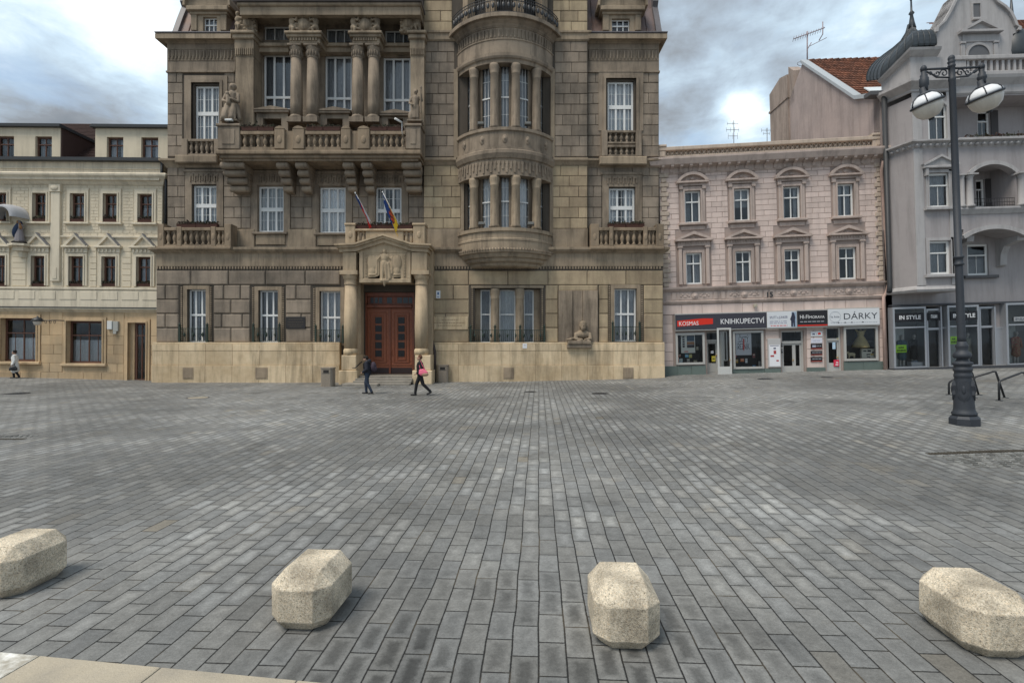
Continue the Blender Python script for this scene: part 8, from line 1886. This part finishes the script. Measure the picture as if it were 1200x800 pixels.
# ================================================================== STREET LAMP
pL = hit(1130.5, 497); Zl = pL.y; sc_ = Zl/600.0
def zl_(py): return CAMH+(400-py)*sc_-pL.z
lamp = tag(empty('street_lamp', pL, 0, radians(2.1)), 'tall dark cast iron lamp post with two white tilted lamps, right side of the square', 'street lamp')
def lp(pairs): return [(w_/2*sc_*.78, zl_(y)) for w_, y in pairs]
q = MB(); oc = [(cos(pi/8+i*pi/4), sin(pi/8+i*pi/4)) for i in range(8)]; R0 = 14.6*sc_
q.vprism([(x*R0*1.03, y*R0*1.03) for x, y in oc], -.15, zl_(489.5)); a_ = [q.v(x*R0*1.03, y*R0*1.03, zl_(489.5)) for x, y in oc]; b_ = [q.v(x*R0*.86, y*R0*.86, zl_(486.5)) for x, y in oc]
for i in range(8): j = (i+1) % 8; q.f((a_[i], a_[j], b_[j], b_[i]))
q.f(b_); q.build('plinth', M['lampiron'], lamp)
q = MB(); q.lathe(0, 0, lp([(27, 487), (30.5, 485), (30.5, 483), (27, 481.5), (25.5, 478), (24, 468), (22, 452), (21, 444), (20.5, 442), (22, 441), (22, 438.5), (20.5, 437.5), (20.5, 435), (23, 434), (23.5, 431.5), (21, 430.5), (21, 428), (24, 427), (25, 425), (22, 424), (15, 422.5), (13.5, 420), (21, 419), (22.5, 416.5), (21, 413.5), (15, 412), (13, 409), (15.5, 406), (15.5, 404.5), (12, 402.5), (11, 400)]), 28); q.build('base', M['lampiron'], lamp)
sw_ = 7.2*sc_*.8; z1_, z0_ = zl_(446), zl_(471); hh_ = z1_-z0_              # raised shields on the base
q = MB(); out_ = [(-.75, 1), (-.3, .93), (0, 1.02), (.3, .93), (.75, 1), (.95, .78), (.82, .55), (.95, .36), (.55, .16), (.25, .10), (0, -.04), (-.25, .10), (-.55, .16), (-.95, .36), (-.82, .55), (-.95, .78)]
q.prism([(x*sw_, z0_+hh_*y) for x, y in out_], -.12, .02); q.prism([(x*sw_*.7, z0_+hh_*(.12+y*.78)) for x, y in out_], .015, .035); q.ell((0, .03, z0_+hh_*.6), (sw_*.35, .025, hh_*.2)); shm = q.mesh('shield', M['lampiron'])
for k_ in range(4):
    t = -.70+k_*pi/2; rr = 11.0*sc_*.78; o = link('shield', shm, lamp, (rr*sin(t), -rr*cos(t), 0), t)
q = MB(); q.lathe(0, 0, lp([(11, 401), (10.4, 395), (9.6, 312), (9.6, 311), (13, 310.5), (13, 309), (10.5, 308), (10.5, 303), (13.5, 302), (13.5, 300.5), (9.4, 299.5), (9.0, 200), (8.4, 95), (9.4, 94), (9.4, 91.5), (8.2, 91), (8.2, 79), (10, 78), (10, 76.5), (8, 76), (8.6, 74), (10.5, 72.5), (7.5, 71), (8.5, 69.5), (9, 68), (7, 66), (3, 64.8)]), 20); q.build('pole', M['lampiron'], lamp)
za = zl_(80)
for s1, L_ in ((-1, 33), (1, 35)):
    q = MB(); L_ = L_*sc_; q.tube([(s1*.05, 0, za), (s1*L_, 0, za)], .028, 8); q.tube([(s1*.05, 0, za-.22), (s1*L_*.55, 0, za-.2), (s1*L_*.75, 0, za-.1), (s1*L_, 0, za-.03)], .02, 6)
    for c_x, rr, tn in ((.28, .10, 2.4), (.52, .075, -2.2), (.76, .05, 2.0)):
        cx_ = s1*L_*c_x; pts = [(cx_+rr*(1-t/26)*cos(tn*pi*t/20)*s1, 0, za-.11+rr*(1-t/26)*sin(tn*pi*t/20)) for t in range(21)]; q.tube(pts, .014, 6)
    q.lathe(s1*L_, 0, [(.06, za-.05), (.07, za+.02), (.05, za+.07), (.02, za+.1)], 10); q.build('arm', M['lampiron'], lamp)
    x = s1*L_; zt_ = za-.08 if s1 < 0 else za+.05; zh = zl_(105) if s1 < 0 else zl_(99)
    q = MB(); q.lathe(x, 0, [(.055, za-.04), (.055, za-.12), (.075, za-.14), (.075, za-.2), (.095, za-.22), (.095, zh+.12), (.075, zh+.08), (.075, zh)], 14); q.build('lamp_neck', M['lampiron'], lamp)
    # the lamp: flattened glass bowl under a shallow reflector, tilted
    hd_ = empty('lamp_head', (x, 0, zh-.0)); hd_.parent = lamp; hd_.rotation_euler = (radians(8), radians(-17), 0)
    R1 = 15.6*sc_ if s1 < 0 else 17*sc_
    q = MB(); q.tube([(R1*1.01*cos(2*pi*i/36), R1*1.01*sin(2*pi*i/36), -.205) for i in range(37)], .024, 6)
    for t in range(3):                                           # ribs over the dome and the crown plate
        an = pi*t/3+.15; dome = [(1.0, -.2), (.97, -.13), (.82, -.05), (.55, .01), (.2, .04)]
        q.tube([(R1*1.012*a_*cos(an), R1*1.012*a_*sin(an), b_+.008) for a_, b_ in dome]+[(-R1*1.012*a_*cos(an), -R1*1.012*a_*sin(an), b_+.008) for a_, b_ in dome[::-1]], .013 if t else .02, 5)
    q.lathe(0, 0, [(.16, .02), (.14, .055), (.07, .09), (.06, .2)], 14); q.lathe(0, 0, [(.06, -.56), (.06, -.60), (.001, -.605)], 10)
    hm = q.build('lamp_head', M['lampiron'], lamp, (x, 0, zh-.12)); hm.rotation_euler = (radians(3), radians(-18), 0); bpy.data.objects.remove(hd_)
    q = MB(); q.lathe(0, 0, [(R1*.96, -.215), (R1*.94, -.30), (R1*.80, -.43), (R1*.5, -.53), (.001, -.57)], 32); q.build('glass_bowl', M['globe'], hm)
    q = MB(); q.lathe(0, 0, [(R1*1.0, -.205), (R1*.97, -.13), (R1*.82, -.05), (R1*.55, .01), (R1*.2, .04), (.01, .045)], 32); q.build('reflector', M['reflector'], hm)
# bicycle racks
def rack(pts, label):
    r = tag(empty('bicycle_rack', hit(*pts[0])), label, 'bicycle rack', 'bicycle racks behind the lamp post'); o = r.location; q = MB(False)
    A, B = hit(*pts[0]), hit(*pts[3]); 
    P = [A, wpt(pts[1][0], pts[1][1], A.y), wpt(pts[2][0], pts[2][1], B.y), B]; W_ = [p-o for p in P]
    def mix(a, b, t): return a+(b-a)*t
    path = [W_[0]-Vector((0, 0, .05)), mix(W_[0], W_[1], .85), mix(W_[1], W_[2], .04)+Vector((0, 0, -.01)), mix(W_[1], W_[2], .2), mix(W_[1], W_[2], .9), mix(W_[2], W_[3], .03), mix(W_[2], W_[3], .12), W_[3]-Vector((0, 0, .05))]
    q.tube(path, .03, 8); q.build('hoop', M['iron'], r)
    for w_ in (W_[0], W_[3]): q = MB(False); q.lathe(w_.x, w_.y, [(.09, w_.z-.02), (.09, w_.z+.012), (.04, w_.z+.02)], 12); q.build('foot_plate', M['iron'], r)
rack([(1112, 462.5), (1112, 447.5), (1138.5, 434.5), (1147.5, 463)], 'black bent bicycle hoop directly behind the lamp post base')
rack([(1141.5, 466), (1141, 442), (1166.5, 434.5), (1178, 466)], 'black bent bicycle hoop just right of the lamp post base')
rack([(1171, 469.5), (1170.5, 446.5), (1200, 435.5), (1212, 468)], 'black bent bicycle hoop cut by the right edge of the view')

# ================================================================== STONE BOLLARDS
bm_ = bpy.data.materials.new('washed_aggregate_concrete'); bm_.use_nodes = True
def boll_mat(m):
    t = m.node_tree; n = t.nodes; l = t.links; b = n['Principled BSDF']; b.inputs['Roughness'].default_value = .9; b.inputs['Specular IOR Level'].default_value = .2
    tc_ = n.new('ShaderNodeTexCoord'); vo = n.new('ShaderNodeTexVoronoi'); vo.inputs['Scale'].default_value = 130; oi = n.new('ShaderNodeObjectInfo'); av = n.new('ShaderNodeVectorMath'); av.operation = 'ADD'; l.new(tc_.outputs['Object'], av.inputs[0]); sv_ = n.new('ShaderNodeVectorMath'); sv_.operation = 'SCALE'; sv_.inputs[0].default_value = (9, 5, 3); l.new(oi.outputs['Random'], sv_.inputs['Scale']); l.new(sv_.outputs[0], av.inputs[1]); OC = av.outputs[0]; l.new(OC, vo.inputs[0])
    ns = n.new('ShaderNodeTexNoise'); ns.inputs['Scale'].default_value = 48; ns.inputs['Detail'].default_value = 6; ns.inputs['Roughness'].default_value = .75; l.new(OC, ns.inputs[0])
    nb = n.new('ShaderNodeTexNoise'); nb.inputs['Scale'].default_value = 3.5; nb.inputs['Detail'].default_value = 6; l.new(OC, nb.inputs[0])
    s3 = n.new('ShaderNodeSeparateColor'); l.new(vo.outputs['Color'], s3.inputs[0])
    r = n.new('ShaderNodeValToRGB'); l.new(s3.outputs[0], r.inputs[0]); e = r.color_ramp.elements; e[0].position = 0; e[0].color = (.10, .085, .065, 1); e[1].position = 1; e[1].color = (.80, .74, .62, 1)
    for p, c in ((.10, (.22, .185, .14)), (.32, (.54, .46, .35)), (.62, (.66, .58, .46)), (.84, (.60, .44, .27))): x = e.new(p); x.color = (*c, 1)
    mx = n.new('ShaderNodeMix'); mx.data_type = 'RGBA'; mx.inputs[0].default_value = .45; l.new(r.outputs[0], mx.inputs[6]); mx.inputs[7].default_value = (.72, .635, .49, 1)
    m1 = n.new('ShaderNodeMapRange'); l.new(ns.outputs[0], m1.inputs[0]); m1.inputs[1].default_value = .32; m1.inputs[2].default_value = .6; m1.inputs[3].default_value = .62; m1.inputs[4].default_value = 1.1
    m2 = n.new('ShaderNodeMapRange'); l.new(nb.outputs[0], m2.inputs[0]); m2.inputs[1].default_value = .35; m2.inputs[2].default_value = .65; m2.inputs[3].default_value = .58; m2.inputs[4].default_value = 1.12
    mu = n.new('ShaderNodeMath'); mu.operation = 'MULTIPLY'; l.new(m1.outputs[0], mu.inputs[0]); l.new(m2.outputs[0], mu.inputs[1])
    pv = n.new('ShaderNodeTexVoronoi'); pv.inputs['Scale'].default_value = 34; l.new(OC, pv.inputs[0]); ps = n.new('ShaderNodeSeparateColor'); l.new(pv.outputs['Color'], ps.inputs[0])
    p1 = n.new('ShaderNodeMapRange'); l.new(pv.outputs['Distance'], p1.inputs[0]); p1.inputs[1].default_value = .10; p1.inputs[2].default_value = .2; p1.inputs[3].default_value = .35; p1.inputs[4].default_value = 1
    p2 = n.new('ShaderNodeMath'); p2.operation = 'GREATER_THAN'; l.new(ps.outputs[0], p2.inputs[0]); p2.inputs[1].default_value = .55
    p3 = n.new('ShaderNodeMath'); p3.operation = 'MAXIMUM'; l.new(p1.outputs[0], p3.inputs[0]); l.new(p2.outputs[0], p3.inputs[1])
    mu2 = n.new('ShaderNodeMath'); mu2.operation = 'MULTIPLY'; l.new(mu.outputs[0], mu2.inputs[0]); l.new(p3.outputs[0], mu2.inputs[1]); mu = mu2
    sc2 = n.new('ShaderNodeVectorMath'); sc2.operation = 'SCALE'; l.new(mx.outputs[2], sc2.inputs[0]); l.new(mu.outputs[0], sc2.inputs['Scale']); l.new(sc2.outputs[0], b.inputs['Base Color'])
    ad = n.new('ShaderNodeMath'); ad.operation = 'ADD'; l.new(vo.outputs['Distance'], ad.inputs[0]); l.new(ns.outputs[0], ad.inputs[1]); bp = n.new('ShaderNodeBump'); bp.inputs['Strength'].default_value = .45; bp.inputs['Distance'].default_value = .006; l.new(ad.outputs[0], bp.inputs['Height']); l.new(bp.outputs[0], b.inputs['Normal'])
boll_mat(bm_)
def bollard(x, y, label, seed, rz=0):
    from mathutils import noise as mn
    b = bmesh.new(); HW, HL, c = .262, .335, .115
    oct_ = [(-HW+c, 0), (HW-c, 0), (HW, c), (HW, 2*HL-c), (HW-c, 2*HL), (-HW+c, 2*HL), (-HW, 2*HL-c), (-HW, c)]
    def ring(ps, z_): return [b.verts.new((px_, py_, z_)) for px_, py_ in ps]
    top4 = [(-.155, .125), (.155, .125), (.155, 2*HL-.125), (-.155, 2*HL-.125)]; t = ring(top4, .475); m1 = ring(oct_, .352); m0 = ring(oct_, .088)
    bo_ = ring([(px_*.74, HL+(py_-HL)*.80) for px_, py_ in oct_], .0)
    pair = [(0, 0), (1, 1), (2, 1), (3, 2), (4, 2), (5, 3), (6, 3), (7, 0)]
    for i in range(8):
        j = (i+1) % 8; b.faces.new((m0[i], m0[j], m1[j], m1[i])); b.faces.new((bo_[i], bo_[j], m0[j], m0[i]))
        ti, tj = t[pair[i][1]], t[pair[j][1]]
        if ti is tj: b.faces.new((m1[i], m1[j], ti))
        else: b.faces.new((m1[i], m1[j], tj, ti))
    b.faces.new(t); b.faces.new(bo_[::-1])
    bmesh.ops.recalc_face_normals(b, faces=b.faces)
    bmesh.ops.bevel(b, geom=list(b.edges), offset=.005, segments=1, profile=.6, affect='EDGES')
    bmesh.ops.triangulate(b, faces=b.faces)
    for _ in range(5):
        es = [e for e in b.edges if e.calc_length() > .026]
        if not es: break
        bmesh.ops.subdivide_edges(b, edges=es, cuts=1); bmesh.ops.triangulate(b, faces=[f for f in b.faces if len(f.verts) > 3])
    b.normal_update(); sv = Vector((seed*7.3, seed*3.1, 0))
    for v in b.verts:
        n_ = mn.noise(v.co*9+sv)*.002+mn.noise(v.co*38+sv)*.0009+mn.noise(v.co*90+sv)*.0004; v.co += v.normal*n_
    for f in b.faces: f.smooth = True
    me = bpy.data.meshes.new('stone_bollard'); b.to_mesh(me); b.free(); me.materials.append(bm_); me.set_sharp_from_angle(angle=radians(14))
    o = link('stone_bollard', me, None, (x, y, ground(x, y)), rz); tag(o, label, 'bollard', 'stone bollards in the foreground'); return o
bollard(-4.86, 4.72, 'chamfered stone bollard cut off by the left edge of the photo', 1, radians(-2))
bollard(-1.78, 4.20, 'chamfered stone bollard left of the centre, nearest the kerb slabs', 2, radians(-4))
bollard(.897, 3.93, 'chamfered stone bollard right of the centre with the palest, most yellow top', 3, radians(-3))
bollard(3.72, 3.82, 'chamfered stone bollard cut off by the right edge of the photo', 4, radians(-3))
